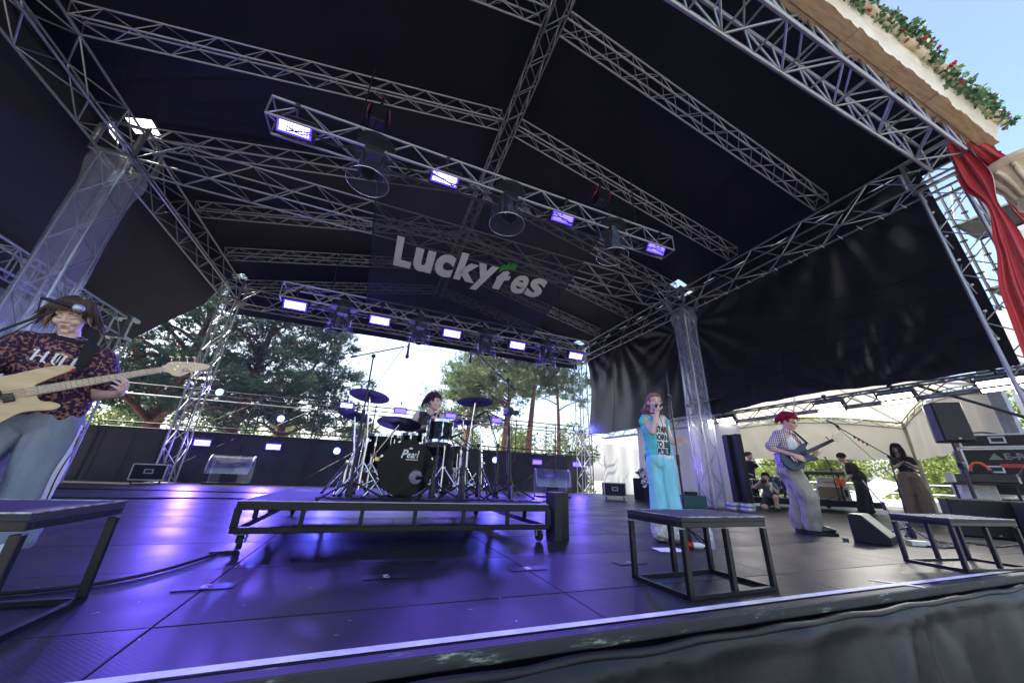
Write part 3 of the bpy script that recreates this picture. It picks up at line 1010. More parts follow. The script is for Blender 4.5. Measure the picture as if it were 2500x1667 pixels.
pn = MB(); pn.grid(lambda u, v: (-3 + 10.75 * u, -7.74 - .12 * v, 6.53 + .36 * v + .02 * noise.noise(V((u * 40, v * 3, 0)))), 90, 6)
pn.grid(lambda u, v: (-3 + 10.75 * u, -7.70 - .12 * v, 6.56 + .36 * v), 4, 1)
pn.build("face_panel", M['facade_white'], fa, 180)
cn = MB(); cn.tube([(-3 + .15 * i, -7.88 + .01 * math.sin(i * 1.3), 6.9 + .015 * math.sin(i * .7)) for i in range(73)], [.07 + .012 * math.sin(i * 1.9) for i in range(73)], 8)
cn.build("cornice", M['facade'], fa, 180)
M['ivy'] = mat('ivy_leaf', (.07, .17, .05), (.03, .09, .035), .45, 0, 9)
M['ivy_pale'] = mat('ivy_leaf_edge', (.22, .3, .13), (.12, .2, .07), .5, 0, 9)
M['rose'] = mat('red_rose', (.42, .01, .025), (.25, .004, .012), .55, 0, 30)
iv = thing("ivy_garland", "garland of green ivy leaves along the cream fascia", "garland", (5, -7.9, 6.7))
st_ = MB(); st_.tube([(1.2 + .1 * i, -7.92 + .03 * math.sin(i * .9), 6.9 + .05 * math.sin(i * .53)) for i in range(68)], .012, 5); st_.build("vine", M['ivy'], iv, 180)
def leaf_mesh(nm, m):
    pts = [(0, 0), (.03, .015), (.05, .05), (.028, .058), (.03, .095), (0, .075), (-.03, .095), (-.028, .058), (-.05, .05), (-.03, .015)]
    b_ = MB(); b_.add([(x, y, .012 * abs(x) / .05) for x, y in pts] + [(0, .045, -.008)], [(i, (i + 1) % 10, 10) for i in range(10)])
    me = b_.mesh(nm); me.materials.append(m); return me
lm = [leaf_mesh("leaf", M['ivy']), leaf_mesh("leaf", M['ivy']), leaf_mesh("leaf", M['ivy_pale'])]
for i in range(300):
    x = 2.2 + 5.75 * rnd.random() ** .9
    a = rnd.uniform(0, 2 * PI); r = rnd.uniform(.02, .15)
    o = bpy.data.objects.new("leaf", rnd.choice(lm)); link(o, iv)
    o.location = (x - 5, -7.92 - .03 * math.sin(x * 3) + r * .8 * math.cos(a) + 7.9, .2 + r * 1.1 * math.sin(a) + .06 * math.sin(x * 1.7))
    o.rotation_euler = (rnd.uniform(-2.6, 1), rnd.uniform(-.9, .9), rnd.uniform(0, 6.28)); s = rnd.uniform(.7, 1.15); o.scale = (s, s, s)
more = MB()
for i in range(900):
    x = 2.0 + 6 * rnd.random(); a = rnd.uniform(0, 2 * PI); r = rnd.uniform(0, .13)
    c = V((x, -7.92 - .03 * math.sin(x * 3) + r * .8 * math.cos(a), 6.9 + r * 1.1 * math.sin(a) + .06 * math.sin(x * 1.7)))
    Rm = Matrix.Rotation(rnd.uniform(0, 6.28), 3, 'Z') @ Matrix.Rotation(rnd.uniform(-2, 2), 3, 'X')
    s = rnd.uniform(.6, .95)
    more.add([c + Rm @ V((px * s, py * s, 0)) for px, py in ((0, 0), (.04, .04), (.02, .09), (-.02, .09), (-.04, .04))], [(0, 1, 2, 3, 4)])
o = more.build("small_leaves", M['ivy'], iv); o["kind"] = "stuff"
rm = MB()
for ly in range(3):
    for j in range(5):
        a = j * 2 * PI / 5 + ly * .6; r = .012 + .012 * ly
        rm.sph((r * math.cos(a), r * math.sin(a), .03 - .008 * ly), (.016 + .004 * ly, .016 + .004 * ly, .02), 7, 5)
rm = rm.mesh("rose"); rm.materials.append(M['rose']); rm.polygons.foreach_set("use_smooth", [True] * len(rm.polygons))
for i in range(30):
    x = 2.4 + 5.4 * rnd.random()
    o = bpy.data.objects.new("rose", rm); link(o, iv)
    o.location = (x - 5, -7.95 + 7.9 + rnd.uniform(-.08, .08), .17 + rnd.uniform(-.12, .12)); o.rotation_euler = (rnd.uniform(1, 3), rnd.uniform(-.5, .5), 0)
    s = rnd.uniform(.45, .7); o.scale = (s, s, s)
co = thing("column", "cream fluted column with a flared leaf capital at the right edge", "column", (8.25, -7.75, -1.2))
MB().lathe([(.3, -1.2), (.3, -.9), (.24, -.85), (.22, 5.3), (.26, 5.35), (.26, 5.42), (.22, 5.45)], (8.25, -7.75, 0), None, 24).build("shaft", M['facade'], co, 40)
cp = MB()
cp.lathe([(.22, 5.45), (.25, 5.6), (.3, 5.85), (.42, 6.08), (.5, 6.14), (.5, 6.2), (.46, 6.24), (.05, 6.24)], (8.25, -7.75, 0), None, 32)
cp.build("capital", M['facade'], co, 50)
for k in range(14):
    a = 2 * PI * k / 14
    l = MB(); l.tube([(8.25 + r * math.cos(a), -7.75 + r * math.sin(a), z) for r, z in ((.25, 5.5), (.29, 5.75), (.36, 5.95), (.45, 6.05), (.47, 6.0))], [.03, .035, .04, .035, .015], 6)
    l.build("leaf", M['facade'], co, 180)
# red drape
dr = thing("red_drape", "twisted red satin drape hanging from the right end of the fascia", "drape", (7.1, -7.45, 6.7))
def drape(path, widths, twist, seed):
    b_ = MB(); P_ = [V(p) for p in path]; n_ = len(P_) - 1
    def pos(t):
        k = min(int(t * n_), n_ - 1); f = t * n_ - k
        a0, a1, a2, a3 = P_[max(k - 1, 0)], P_[k], P_[k + 1], P_[min(k + 2, n_)]
        return .5 * ((2 * a1) + (a2 - a0) * f + (2 * a0 - 5 * a1 + 4 * a2 - a3) * f * f + (3 * a1 - a0 - 3 * a2 + a3) * f ** 3)
    def pt(u, v):
        t = v * .999
        k = min(int(t * n_), n_ - 1); f = t * n_ - k
        f2 = f * f * (3 - 2 * f)
        w = widths[k] * (1 - f2) + widths[k + 1] * f2
        c = pos(t); th = 1.15 + twist * t
        s = (u - .5) * w
        return c + V((math.cos(th) * s, math.sin(th) * s + .0, 0)) + V((-math.sin(th), math.cos(th), 0)) * (.13 * w * math.sin(u * 17 + 3 * v + seed) + .05 * w * math.sin(u * 41 + 5 * v))
    b_.grid(pt, 44, 60)
    return b_
drape([(6.8, -7.46, 6.62), (6.85, -7.46, 6.2), (6.95, -7.46, 5.6), (6.75, -7.5, 4.9), (6.7, -7.46, 4.2), (6.55, -7.4, 3.3), (6.6, -7.3, 1.8)], [.05, .26, .38, .12, .26, .42, .5], .5, 1).build("hanging_tail", M['red'], dr, 180)
drape([(7.05, -7.5, 6.68), (7.7, -7.55, 6.42), (8.3, -7.6, 6.0), (8.9, -7.65, 5.5), (9.6, -7.7, 4.8)], [.05, .28, .45, .6, .8], .3, 4).build("swag", M['red'], dr, 180)
# scaffold outside the front right corner
rs = thing("corner_scaffold", "black ring-lock scaffold tower behind the front right corner", "scaffold", (11.5, -6.2, -1.2))
for (x, y) in ((12.2, -6.05), (13.6, -6.05), (12.2, -7.2), (13.6, -7.2)):
    rod("standard", (x, y, -1.2), (x, y, 9.6), .03, M['blackmetal'], rs, 10)
    for k in range(21):
        MB().lathe([(.03, -.01), (.075, -.008), (.075, .008), (.03, .01)], (x, y, -1 + .5 * k), None, 12).build("rosette", M['blackmetal'], rs)
for z in (1.5, 3.5, 5.5, 7.5):
    for a, b_ in (((12.2, -6.05), (13.6, -6.05)), ((12.2, -7.2), (13.6, -7.2)), ((12.2, -6.05), (12.2, -7.2)), ((13.6, -6.05), (13.6, -7.2))):
        rod("ledger", (*a, z), (*b_, z), .024, M['blackmetal'], rs)
    rod("brace", (12.2, -6.05, z), (13.6, -6.05, z + 2), .022, M['galv'], rs)
    MB().box((12.9, -6.6, z + .03), (1.4, 1.1, .04)).build("deck", M['blacksteel'], rs)
ws = MB(); ws.grid(lambda u, v: (12.7 + 2.5 * u, -6.6 + .2 * math.sin(u * 9 + v * 3), 7.6 - 8.6 * v), 30, 20)
tag(ws.build("white_sheet", M['tentwall'], None, 180), "white sheet hung on the scaffold at the right edge", "sheet")
# ================================================================== TENT
A_, B_, C_, D_, PK = V((15, -2.58, 0)), V((10, -5.91, 0)), V((11.7, 2.4, 0)), V((6.95, -.9, 0)), V((10.9, -1.75, 0))
EV = 2.78
te = thing("marquee", "cream marquee tent with an open side right of the stage", "tent", (10.9, -1.75, 0))
def Pz(p, z):
    return V((p.x, p.y, z))
for a, b_ in ((A_, B_), (A_, C_), (C_, D_), (B_, D_)):
    r = MB()
    def pt(u, v, a=a, b_=b_):
        e = a.lerp(b_, u)
        q = e.lerp(PK, v)
        return V((q.x, q.y, EV + .35 * math.sin(PI * u) * (1 - v) + (4.9 - EV) * v ** 1.15 - .10 * math.sin(PI * v)))
    r.grid(pt, 24, 16)
    r.build("roof_panel", M['tentroof'], te, 180)
for a, b_, zb in ((A_, C_, 1.62), (A_, B_, 1.62)):
    r = MB()
    r.grid(lambda u, v: V((a.lerp(b_, u).x + .04 * math.sin(u * 40 + v * 3), a.lerp(b_, u).y + .03 * math.sin(u * 31), (EV - .02 + .3 * math.sin(PI * u)) * (1 - v) + (zb - .04 * abs(math.sin(u * 22))) * v)), 60, 10)
    r.build("valance", M['tentroof'], te, 180)
tf = M['tentframe']
for a, b_ in ((A_, C_), (A_, B_), (C_, D_)):
    n_ = 14
    lo, hi = [], []
    for i in range(n_ + 1):
        e = a.lerp(b_, i / n_).lerp(PK, .02)
        lo.append(V((e.x, e.y, EV - .18 + .33 * math.sin(PI * i / n_)))); hi.append(V((e.x, e.y, EV + .02 + .33 * math.sin(PI * i / n_))))
    for i in range(n_):
        rod("arch_chord", lo[i], lo[i + 1], .018, tf, te); rod("arch_chord", hi[i], hi[i + 1], .018, tf, te)
        rod("arch_web", lo[i] if i % 2 else hi[i], hi[i + 1] if i % 2 else lo[i + 1], .011, tf, te)
for a in (A_, B_, C_, D_):
    rod("hip_beam", Pz(a, EV), Pz(PK, 4.85), .035, tf, te)
for a, b_ in ((A_, B_), (A_, C_), (C_, D_), (B_, D_)):
    m_ = a.lerp(b_, .5); rod("mid_beam", Pz(m_, EV + .3), Pz(PK, 4.82), .022, tf, te)
MB().bar(Pz(A_, -1.2), Pz(A_, EV), .1, .1).build("post", tf, te)
MB().bar(Pz(C_, -1.2), Pz(C_, EV), .1, .1).build("post", tf, te)
MB().bar(Pz(B_, -1.2), Pz(B_, EV + 1.2), .2, .2).build("post", M['galv'], te, None, .01)
rod("strap", (9.0, -5.2, 2.75), (10.4, -6.6, 1.7), .03, M['blackmetal'], te)
wl = MB()
def wl_pt(u, v):
    y = 2.25 - 3.95 * u
    return (7.78 + .12 * u + .04 * math.sin(y * 7 + v * 2) * (.3 + v) + .06 * noise.noise(V((y * 1.5, v * 3, 0))), y - .1 * v * u, 2.95 - 2.93 * v)
wl.grid(wl_pt, 70, 24)
tag(wl.build("tent_side_wall", M['tentwall'], None, 180), "white tent side wall behind the singer", "tent wall")
w2 = MB(); w2.grid(lambda u, v: (8.4 + 3.5 * u, 5.4 + 1.2 * u + .06 * math.sin(u * 20), 2.2 - 3.4 * v), 30, 8)
tag(w2.build("sunlit_sheet", M['tentwall'], None, 180), "sunlit white sheet outside the rear right corner", "sheet")
w3 = MB(); w3.grid(lambda u, v: (10.15 + 2.6 * u, -6.1 - 2.0 * u + .08 * math.sin(u * 14 + v), 4.4 - 5.6 * v), 30, 12)
tag(w3.build("outer_sheet", M['tentwall'], None, 180), "pale sheet beside the galvanised tent post at the right edge", "sheet")
# aluminium handrail outside the tent
hr = thing("guard_rail", "galvanised tube guard rail beyond the tent", "railing", (16, -2, -1.2))
for y in (-5.5, -3.9, -2.0, -.1, 1.8):
    rod("upright", (16.4, y, -1.2), (16.4, y, 1.05 if y != -2.0 else 1.6), .03, M['galv'], hr)
for z in (.55, .85):
    rod("rail", (16.4, -6.5, z), (16.4, 3, z), .026, M['galv'], hr)

# ================================================================== TREES
def foliage_mat(name, c0, c1, c2):
    m, nt, b, o = nodes_of(name)
    vec = coords(nt, (1, 1, 1))
    n1 = N(nt, "ShaderNodeTexNoise", Scale=.9, Detail=3); nt.links.new(vec, n1.inputs["Vector"])
    n2 = N(nt, "ShaderNodeTexNoise", Scale=9, Detail=2); nt.links.new(vec, n2.inputs["Vector"])
    ad = N(nt, "ShaderNodeMath", operation='ADD'); nt.links.new(n1.outputs[0], ad.inputs[0]); nt.links.new(n2.outputs[0], ad.inputs[1])
    hf_ = N(nt, "ShaderNodeMath", operation='MULTIPLY'); hf_.inputs[1].default_value = .5; nt.links.new(ad.outputs[0], hf_.inputs[0])
    r = ramp(nt, hf_.outputs[0], [(.35, c0), (.5, c1), (.66, c2)])
    nt.links.new(r.outputs[0], b.inputs["Base Color"]); b.inputs["Roughness"].default_value = .6
    tl = N(nt, "ShaderNodeBsdfTranslucent"); nt.links.new(r.outputs[0], tl.inputs[0])
    mx = N(nt, "ShaderNodeMixShader"); mx.inputs[0].default_value = .35
    nt.links.new(b.outputs[0], mx.inputs[1]); nt.links.new(tl.outputs[0], mx.inputs[2]); nt.links.new(mx.outputs[0], o.inputs[0])
    return m
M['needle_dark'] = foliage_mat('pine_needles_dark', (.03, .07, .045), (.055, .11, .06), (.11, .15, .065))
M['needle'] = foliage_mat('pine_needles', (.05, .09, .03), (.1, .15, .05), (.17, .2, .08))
M['leafy'] = foliage_mat('broad_leaves', (.09, .14, .03), (.19, .25, .055), (.3, .34, .09))
M['bark'] = mat('red_pine_bark', (.20, .085, .045), (.07, .035, .022), .85, 0, 4, stretch=(2, 2, .6), bump=.8, bscale=9)
M['bark_grey'] = mat('grey_bark', (.09, .065, .05), (.04, .03, .024), .9, 0, 4, stretch=(2, 2, .6), bump=.8, bscale=9)

def tuft(mb, p, d, n, l, w, rg):
    x = d.orthogonal().normalized(); y = d.cross(x)
    for k in range(n):
        a = rg.uniform(0, 2 * PI); s = rg.uniform(.35, 1.0)
        q = (d + (x * math.cos(a) + y * math.sin(a)) * s).normalized()
        side = q.cross(V((rg.uniform(-1, 1), rg.uniform(-1, 1), rg.uniform(-1, 1)))).normalized() * (w / 2)
        L = l * rg.uniform(.6, 1.15)
        b = len(mb.v)
        mb.v.extend((p - side, p + side, p + q * L)); mb.f.append([b, b + 1, b + 2]); mb.m.append(0)

def pine(name, label, base, h, trunk_r, lean, pads, m_leaf, m_bark, seed, n_tuft=70, l=.34, group="pine trees behind the stage", bare=.35):
    """pads: list of (centre offset x, y, z, rx, ry, rz) foliage clouds, each carried by a limb"""
    rg = random.Random(seed)
    t = thing(name, label, "tree", base, None, group)
    B0 = V(base)
    tr = MB()
    P_ = []
    for i in range(11):
        f = i / 10
        P_.append(B0 + V((lean[0] * f + .25 * math.sin(f * 5 + seed) * f, lean[1] * f + .2 * math.sin(f * 4 + seed * 2) * f, h * f)))
    tr.tube(P_, [trunk_r * (1.25 if i == 0 else 1) * (1 - .82 * i / 10) for i in range(11)], 9)
    tr.build("trunk", m_bark, t, 180)
    lb = MB(); cr_ = MB()
    for (ox, oy, oz, rx, ry, rz) in pads:
        c = B0 + V((ox, oy, oz))
        f = max(.12, min(.96, (oz - .25 * math.hypot(ox - lean[0], oy - lean[1])) / h - .03))
        k = f * 10; i = min(9, int(k)); s = P_[i].lerp(P_[i + 1], k - i)
        mid = s.lerp(c, .5) + V((rg.uniform(-.3, .3), rg.uniform(-.3, .3), .25 + rg.uniform(-.2, .3)))
        r0 = trunk_r * (1 - .8 * f) * .5
        pts = [s, s.lerp(mid, .6) + V((0, 0, .06)), mid, mid.lerp(c, .6), c]
        lb.tube(pts, [r0, r0 * .85, r0 * .65, r0 * .45, r0 * .2], 6)
        nt_ = int(n_tuft * rx * ry)
        for q in range(5):
            e = c + V((rg.uniform(-.8, .8) * rx, rg.uniform(-.8, .8) * ry, rg.uniform(-.3, .5) * rz))
            lb.tube([mid.lerp(c, .5), (mid.lerp(c, .8) + e) / 2 + V((0, 0, .1)), e], [r0 * .35, r0 * .22, .01], 5)
        clumps = []
        for q in range(max(5, int(4.5 * rx * ry))):
            while True:
                a = V((rg.uniform(-1, 1), rg.uniform(-1, 1), rg.uniform(-1, 1)))
                if a.length < 1:
                    break
            clumps.append((c + V((a.x * rx, a.y * ry, a.z * rz - .12 * (a.x * a.x + a.y * a.y) * rz)), rg.uniform(.22, .5)))
        for q in range(nt_):
            cc, rr_ = rg.choice(clumps)
            a = V((rg.gauss(0, .5), rg.gauss(0, .5), rg.gauss(0, .26)))
            p = cc + a * rr_ * 1.5
            d = (p - c); d.z *= .4; d = d.normalized() if d.length > .01 else V((0, 0, 1))
            d = (d + V((0, 0, .45)) + V((rg.uniform(-.4, .4), rg.uniform(-.4, .4), rg.uniform(-.3, .3)))).normalized()
            tuft(cr_, p, d, 6, l, .055, rg)
    lb.build("limbs", m_bark, t, 180)
    cr_.build("crown", m_leaf, t, None, 0, False)
    return t

def pads_for(seed, spread, z0, z1, n, lean, xbias=0, ry=None):
    rg = random.Random(seed); o = []
    for k in range(n):
        f = k / max(1, n - 1)
        a = k * 2.4 + rg.uniform(-.5, .5)
        rad = spread * (1 - .75 * f ** 1.4) * rg.uniform(.45, 1.0)
        z = z0 + (z1 - z0) * f + rg.uniform(-.25, .25)
        s = rg.uniform(.75, 1.2) * (1.5 - .55 * f)
        o.append((lean[0] * f + rad * math.cos(a) + xbias * (1 - f), lean[1] * f + rad * math.sin(a), z, 1.2 * s, 1.2 * s, .55 * s))
    return o
G0 = -1.25
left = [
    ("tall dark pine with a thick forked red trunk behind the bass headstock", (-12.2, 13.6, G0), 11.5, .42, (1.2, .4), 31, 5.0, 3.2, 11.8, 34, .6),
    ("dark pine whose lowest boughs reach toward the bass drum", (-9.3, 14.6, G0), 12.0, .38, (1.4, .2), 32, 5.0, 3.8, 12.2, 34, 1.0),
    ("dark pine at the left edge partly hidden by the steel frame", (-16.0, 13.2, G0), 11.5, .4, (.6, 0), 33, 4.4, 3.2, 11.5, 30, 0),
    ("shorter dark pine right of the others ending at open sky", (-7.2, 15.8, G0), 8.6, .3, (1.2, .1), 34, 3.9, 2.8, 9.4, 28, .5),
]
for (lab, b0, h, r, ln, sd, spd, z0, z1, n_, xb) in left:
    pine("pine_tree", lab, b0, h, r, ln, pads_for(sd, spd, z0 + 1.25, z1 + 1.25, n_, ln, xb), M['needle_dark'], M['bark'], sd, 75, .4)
right = [
    ("sunlit red pine with a slim straight trunk right of the drummer", (8.6, 19.5, G0), 14, .3, (.8, 0), 41, 4.4, 6.6, 13.5, 30, -2.2),
    ("sunlit red pine with a thick trunk in front of its neighbour", (10.6, 19.0, G0), 14.5, .36, (.8, .3), 42, 4.0, 8.4, 14.5, 26, -1.0),
    ("slender red pine close to the rear right tower", (14.6, 20.5, G0), 14.5, .26, (-.4, 0), 43, 3.6, 8.0, 14.5, 22, 0),
    ("leaning pine with low loose boughs left of the red trunks", (5.6, 22.0, G0), 12.5, .28, (1.2, 0), 44, 3.4, 4.6, 12.3, 26, .3),
]
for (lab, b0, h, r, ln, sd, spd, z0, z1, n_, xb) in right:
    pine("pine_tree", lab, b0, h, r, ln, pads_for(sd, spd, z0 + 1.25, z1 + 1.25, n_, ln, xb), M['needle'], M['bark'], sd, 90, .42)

def bushy(name, label, base, h, r, m_leaf, seed, n=1500, l=.42, group=None):
    rg = random.Random(seed)
    t = thing(name, label, "tree", base, None, group)
    B0 = V(base)
    MB().tube([B0, B0 + V((.1, 0, h * .35)), B0 + V((.2, .1, h * .75))], [.16, .13, .05], 7).build("trunk", M['bark_grey'], t, 180)
    cr_ = MB()
    lobes = []
    for k in range(16):
        f = rg.uniform(.08, .95)
        rad = r * math.sin(PI * min(.95, .25 + f * .7)) * rg.uniform(.3, .95)
        a = rg.uniform(0, 2 * PI)
        lobes.append((B0 + V((rad * math.cos(a), rad * math.sin(a), h * f)), r * rg.uniform(.28, .5)))
    for q in range(n):
        c, rr_ = rg.choice(lobes)
        a = V((rg.gauss(0, 1), rg.gauss(0, 1), rg.gauss(0, .8))).normalized()
        p = c + a * rr_ * rg.uniform(.55, 1.05)
        tuft(cr_, p, (a + V((0, 0, .3))).normalized(), 4, l, l * .36, rg)
    cr_.build("crown", m_leaf, t, None, 0, False)
    return t
kk = 0
for (x, y, h, r, d) in ((26, 7.5, 6.5, 3.2, "behind the tent drum kit"), (29, 3.0, 7.5, 3.6, "seen between the guitar player and the bending man"), (27, -1.0, 6.0, 3.2, "above the tent guard rail left end"), (28, -5.0, 7.0, 3.5, "behind the woman with a phone"), (25, -8.5, 6.0, 3.2, "left of the stacked flight cases"), (31, -11, 7.5, 3.8, "behind the stacked flight cases"), (33, 9.5, 8, 4, "farthest left beyond the tent")):
    kk += 1
    bushy("leafy_tree", f"bright sunlit leafy tree {d}", (x, y, G0), h, r, M['leafy'], 60 + kk, 5000, .26, "sunlit trees beyond the tent")
for k, (x, y, h, d) in enumerate(((-20, 27, 7, "far left behind the dark pines"), (-14, 30, 6, "between the left pine trunks"), (-8, 28, 6.5, "behind the rear left scaffold"), (-2.5, 32, 5.2, "low left of the drummer"), (3, 34, 5.0, "low behind the drummer"), (8.5, 32, 6, "low behind the red pine trunks"), (14, 31, 7, "behind the rear right tower"), (20, 28, 7, "right of the rear right tower"))):
    bushy("background_tree", f"hazy green tree in the distance {d}", (x, y, G0), h, 3.4, M['needle'] if k % 2 else M['leafy'], 80 + k, 2600, .36, "distant trees behind the stage")
# ================================================================== PROPS ON STAGE
def gloss(name, c, r=.12, coat=.6):
    return mat(name, c, tuple(x * .9 for x in c), r, 0, 5, coat=coat, rvar=.03)
M['shell'] = mat('black_lacquer_shell', (.004, .004, .005), None, .16, 0, 5, rvar=.03, spec=.14)
M['drumhead'] = mat('coated_head', (.68, .68, .68), None, .55, 0, 8)
M['cymbal'] = mat('purple_brushed_cymbal', (.17, .14, .2), (.08, .06, .1), .34, .85, 26, stretch=(1, 1, 1), rvar=.06)
M['carpet'] = mat('riser_top', (.016, .016, .02), (.01, .01, .013), .7, 0, 14, bump=.2, bscale=80)
M['bluedrum'] = gloss('blue_drum_shell', (.012, .03, .08))

# ---- drum riser
R0, R1, S0, S1, RZ = -2.68, -.02, -5.2, -2.85, .34
ri = thing("drum_riser", "low black steel drum riser on wheels at the stage centre", "riser", ((R0 + R1) / 2, (S0 + S1) / 2, 0))
MB().box(((R0 + R1) / 2, (S0 + S1) / 2, RZ - .012), (R1 - R0 - .03, S1 - S0 - .03, .024)).build("deck_top", M['carpet'], ri)
for (a, b_) in (((R0, S0), (R1, S0)), ((R0, S1), (R1, S1)), ((R0, S0), (R0, S1)), ((R1, S0), (R1, S1))):
    for z, h in ((RZ - .035, .06), (.135, .045)):
        MB().bar((*a, z), (*b_, z), .045, h).build("frame_rail", M['blacksteel'], ri, None, .004)
edge = MB()
for (a, b_) in (((R0, S0), (R1, S0)), ((R0, S0), (R0, S1))):
    edge.bar((*a, RZ - .002), (*b_, RZ - .002), .014, .008)
edge.build("bright_edge", M['alu'], ri)
for k in range(7):
    x = R0 + (R1 - R0) * k / 6
    for y in (S0, S1):
        MB().bar((x, y, .15), (x, y, RZ - .05), .045 if k in (0, 6) else .032, .036).build("post", M['blacksteel'], ri)
for k in range(1, 4):
    y = S0 + (S1 - S0) * k / 4
    for x in (R0, R1):
        MB().bar((x, y, .15), (x, y, RZ - .05), .036, .036).build("post", M['blacksteel'], ri)
for k in range(8):
    MB().lathe([(.001, .006), (.008, .005), (.008, 0)], (R0 + .4 + .27 * k, S0 - .024, RZ - .03), align((0, -1, 0)), 10).build("bolt", M['rubber'], ri)
for x in (R0 + .06, R1 - .08):
    for y in (S0 + .06, S1 - .06):
        cw = MB().lathe([(.015, -.018), (.045, -.018), (.05, -.01), (.05, .01), (.045, .018), (.015, .018)], (x, y - .02, .052), align((1, .3, 0)), 18, True).build("wheel", M['rubber'], ri, 40)
        MB().box((x, y, .108), (.09, .09, .012)).bar((x - .03, y - .015, .05), (x - .03, y, .105), .006, .05).bar((x + .03, y - .015, .05), (x + .03, y, .105), .006, .05).build("fork", M['galv'], cw)
wb = MB().box((R0 - .01, S0 - .02, .008), (.16, .12, .016), rotz(.3)); wb.alone("wheel_chock", M['blacksteel'], "flat black plate under the riser's front left wheel", "plate", (R0, S0, 0))
kb = thing("step_block", "black wooden block standing at the right end of the drum riser", "block", (.16, -5.03, 0))
MB().box((.1, -5.1, .225), (.08, .2, .45)).build("side_board", M['carpet'], kb, None, .004)
MB().box((.21, -5.0, .225), (.14, .22, .45)).build("body", M['blacksteel'], kb, None, .004)

# ---- drum kit: every drum, cymbal and stand is its own thing
def hoop(mb, c, Mx, r, z, t=.008):
    mb.lathe([(r - t, z - .016), (r + t, z - .016), (r + t, z + .016), (r - t, z + .016), (r - t, z - .016)], c, Mx, 32)
def drum(name, label, c, axis, r, depth, shell, head_m, lugs=8, hoop_m=None, logo=False):
    t = thing(name, label, "drum", c)
    Mx = align(axis)
    MB().lathe([(r, -depth / 2), (r, depth / 2)], c, Mx, 40).build("shell", shell, t, 180)
    hm = hoop_m or M['chrome']
    for s in (-1, 1):
        h = MB(); hoop(h, V(c), Mx, r + .004, s * depth / 2); h.build("hoop", hm, t, 40)
        hd = MB().lathe([(.001, s * (depth / 2 + .004)), (r - .004, s * (depth / 2 + .004))], c, Mx, 40).build("drum_head", head_m[0 if s > 0 else 1], t)
    for k in range(lugs):
        a = 2 * PI * (k + .5) / lugs
        d = Mx @ V((math.cos(a), math.sin(a), 0))
        q = V(c) + d * (r + .012); ax = (Mx @ V((0, 0, 1)))
        l = MB().cyl(q - ax * (depth / 2 - .02), q + ax * (depth / 2 + .01), .0045, n=6)
        for s in (-1, 1):
            l.box(q + ax * s * depth * .22 - d * .004, (.022, .02, .04), Mx @ Matrix.Rotation(a, 3, 'Z'))
        l.build("lug", M['chrome'], t)
    return t, Mx
kc = V((-1.42, -4.38, RZ + .292))
kd, kM = drum("bass_drum", "glossy black bass drum facing front with white script lettering", kc, (0, -1, .02), .28, .42, M['shell'], (M['shell'], M['drumhead']), 8, M['shell'])
fr = MB()
F4 = frame4(kc + V((0, -.2185, 0)), (1, 0, 0), (0, 0, 1))
glyphs(fr, "P", (-.075, .0, .1, .19), F4, .004, .022, .3)
for q_, (c_, a_, b__, h_) in enumerate((("e", -.012, .025, .155), ("a", .028, .063, .155), ("r", .066, .09, .155), ("l", .092, .118, .185))):
    glyphs(fr, c_, (a_, b__, .104, h_), F4, .004, .02, .3)
fr.box(F4 @ V((.045, .088, .004)), (.13, .002, .007))
fr.build("lettering", M['white'], kd)
crn = MB(); crn.add([F4 @ V((x, y, .004)) for x, y in ((.005, .195), (0, .215), (.012, .205), (.022, .22), (.032, .205), (.044, .215), (.039, .195))], [(0, 1, 2), (2, 3, 4), (4, 5, 6), (0, 2, 4, 6)])
crn.build("crown_mark", M['white'], kd)
MB().lathe([(.068, .006), (.078, .006), (.078, .0), (.068, .0)], kc + V((.11, -.216, -.085)), align((0, -1, 0)), 28).build("port_ring", M['plastic_black'], kd)
M['kick_inside'] = mat('pillow_in_drum', (.34, .3, .4), (.05, .03, .06), .6, 0, 14, rvar=.1)
MB().lathe([(.001, .0015), (.069, .0015)], kc + V((.11, -.216, -.085)), align((0, -1, 0)), 28).build("port_hole", M['kick_inside'], kd)
for s in (-1, 1):
    MB().cyl(kc + V((s * .24, -.1, -.12)), kc + V((s * .38, -.16, -.285)), .011, n=8).sph(kc + V((s * .38, -.16, -.283)), .014, 8, 6).build("spur", M['chrome'], kd, 60)
for k in range(8):
    a = 2 * PI * (k + .5) / 8
    MB().box(kc + V((.287 * math.cos(a), -.2, .287 * math.sin(a))), (.03, .05, .02), Matrix.Rotation(-a + PI / 2, 3, 'Y')).build("claw", M['chrome'], kd, None, .003)
for k in range(3):
    pass
t_, _ = drum("floor_tom", "tall black floor tom left of the bass drum", (-1.68, -4.02, .79), (0, 0, 1), .2, .4, M['shell'], (M['drumhead'], M['drumhead']), 8)
for k in range(3):
    a = 1.1 + 2 * PI * k / 3
    rod("leg", (-1.68 + .22 * math.cos(a), -4.02 + .22 * math.sin(a), .95), (-1.68 + .24 * math.cos(a), -4.02 + .24 * math.sin(a), RZ + .005), .009, M['chrome'], t_)
MB().box((-1.72, -4.22, .72), (.05, .008, .04)).build("badge", M['gold'], t_)
t_, _ = drum("rack_tom", "black rack tom mounted above the right of the bass drum", (-1.06, -4.35, 1.05), (.02, .12, 1), .152, .24, M['shell'], (M['drumhead'], M['drumhead']), 6)
rod("mount", (-1.06, -4.22, 1.0), (-1.2, -4.3, .9), .012, M['chrome'], t_)
t_, _ = drum("snare_drum", "black snare drum behind the rack tom in front of the drummer", (-1.28, -3.82, .98), (0, 0, 1), .178, .14, M['shell'], (M['drumhead'], M['drumhead']), 8)
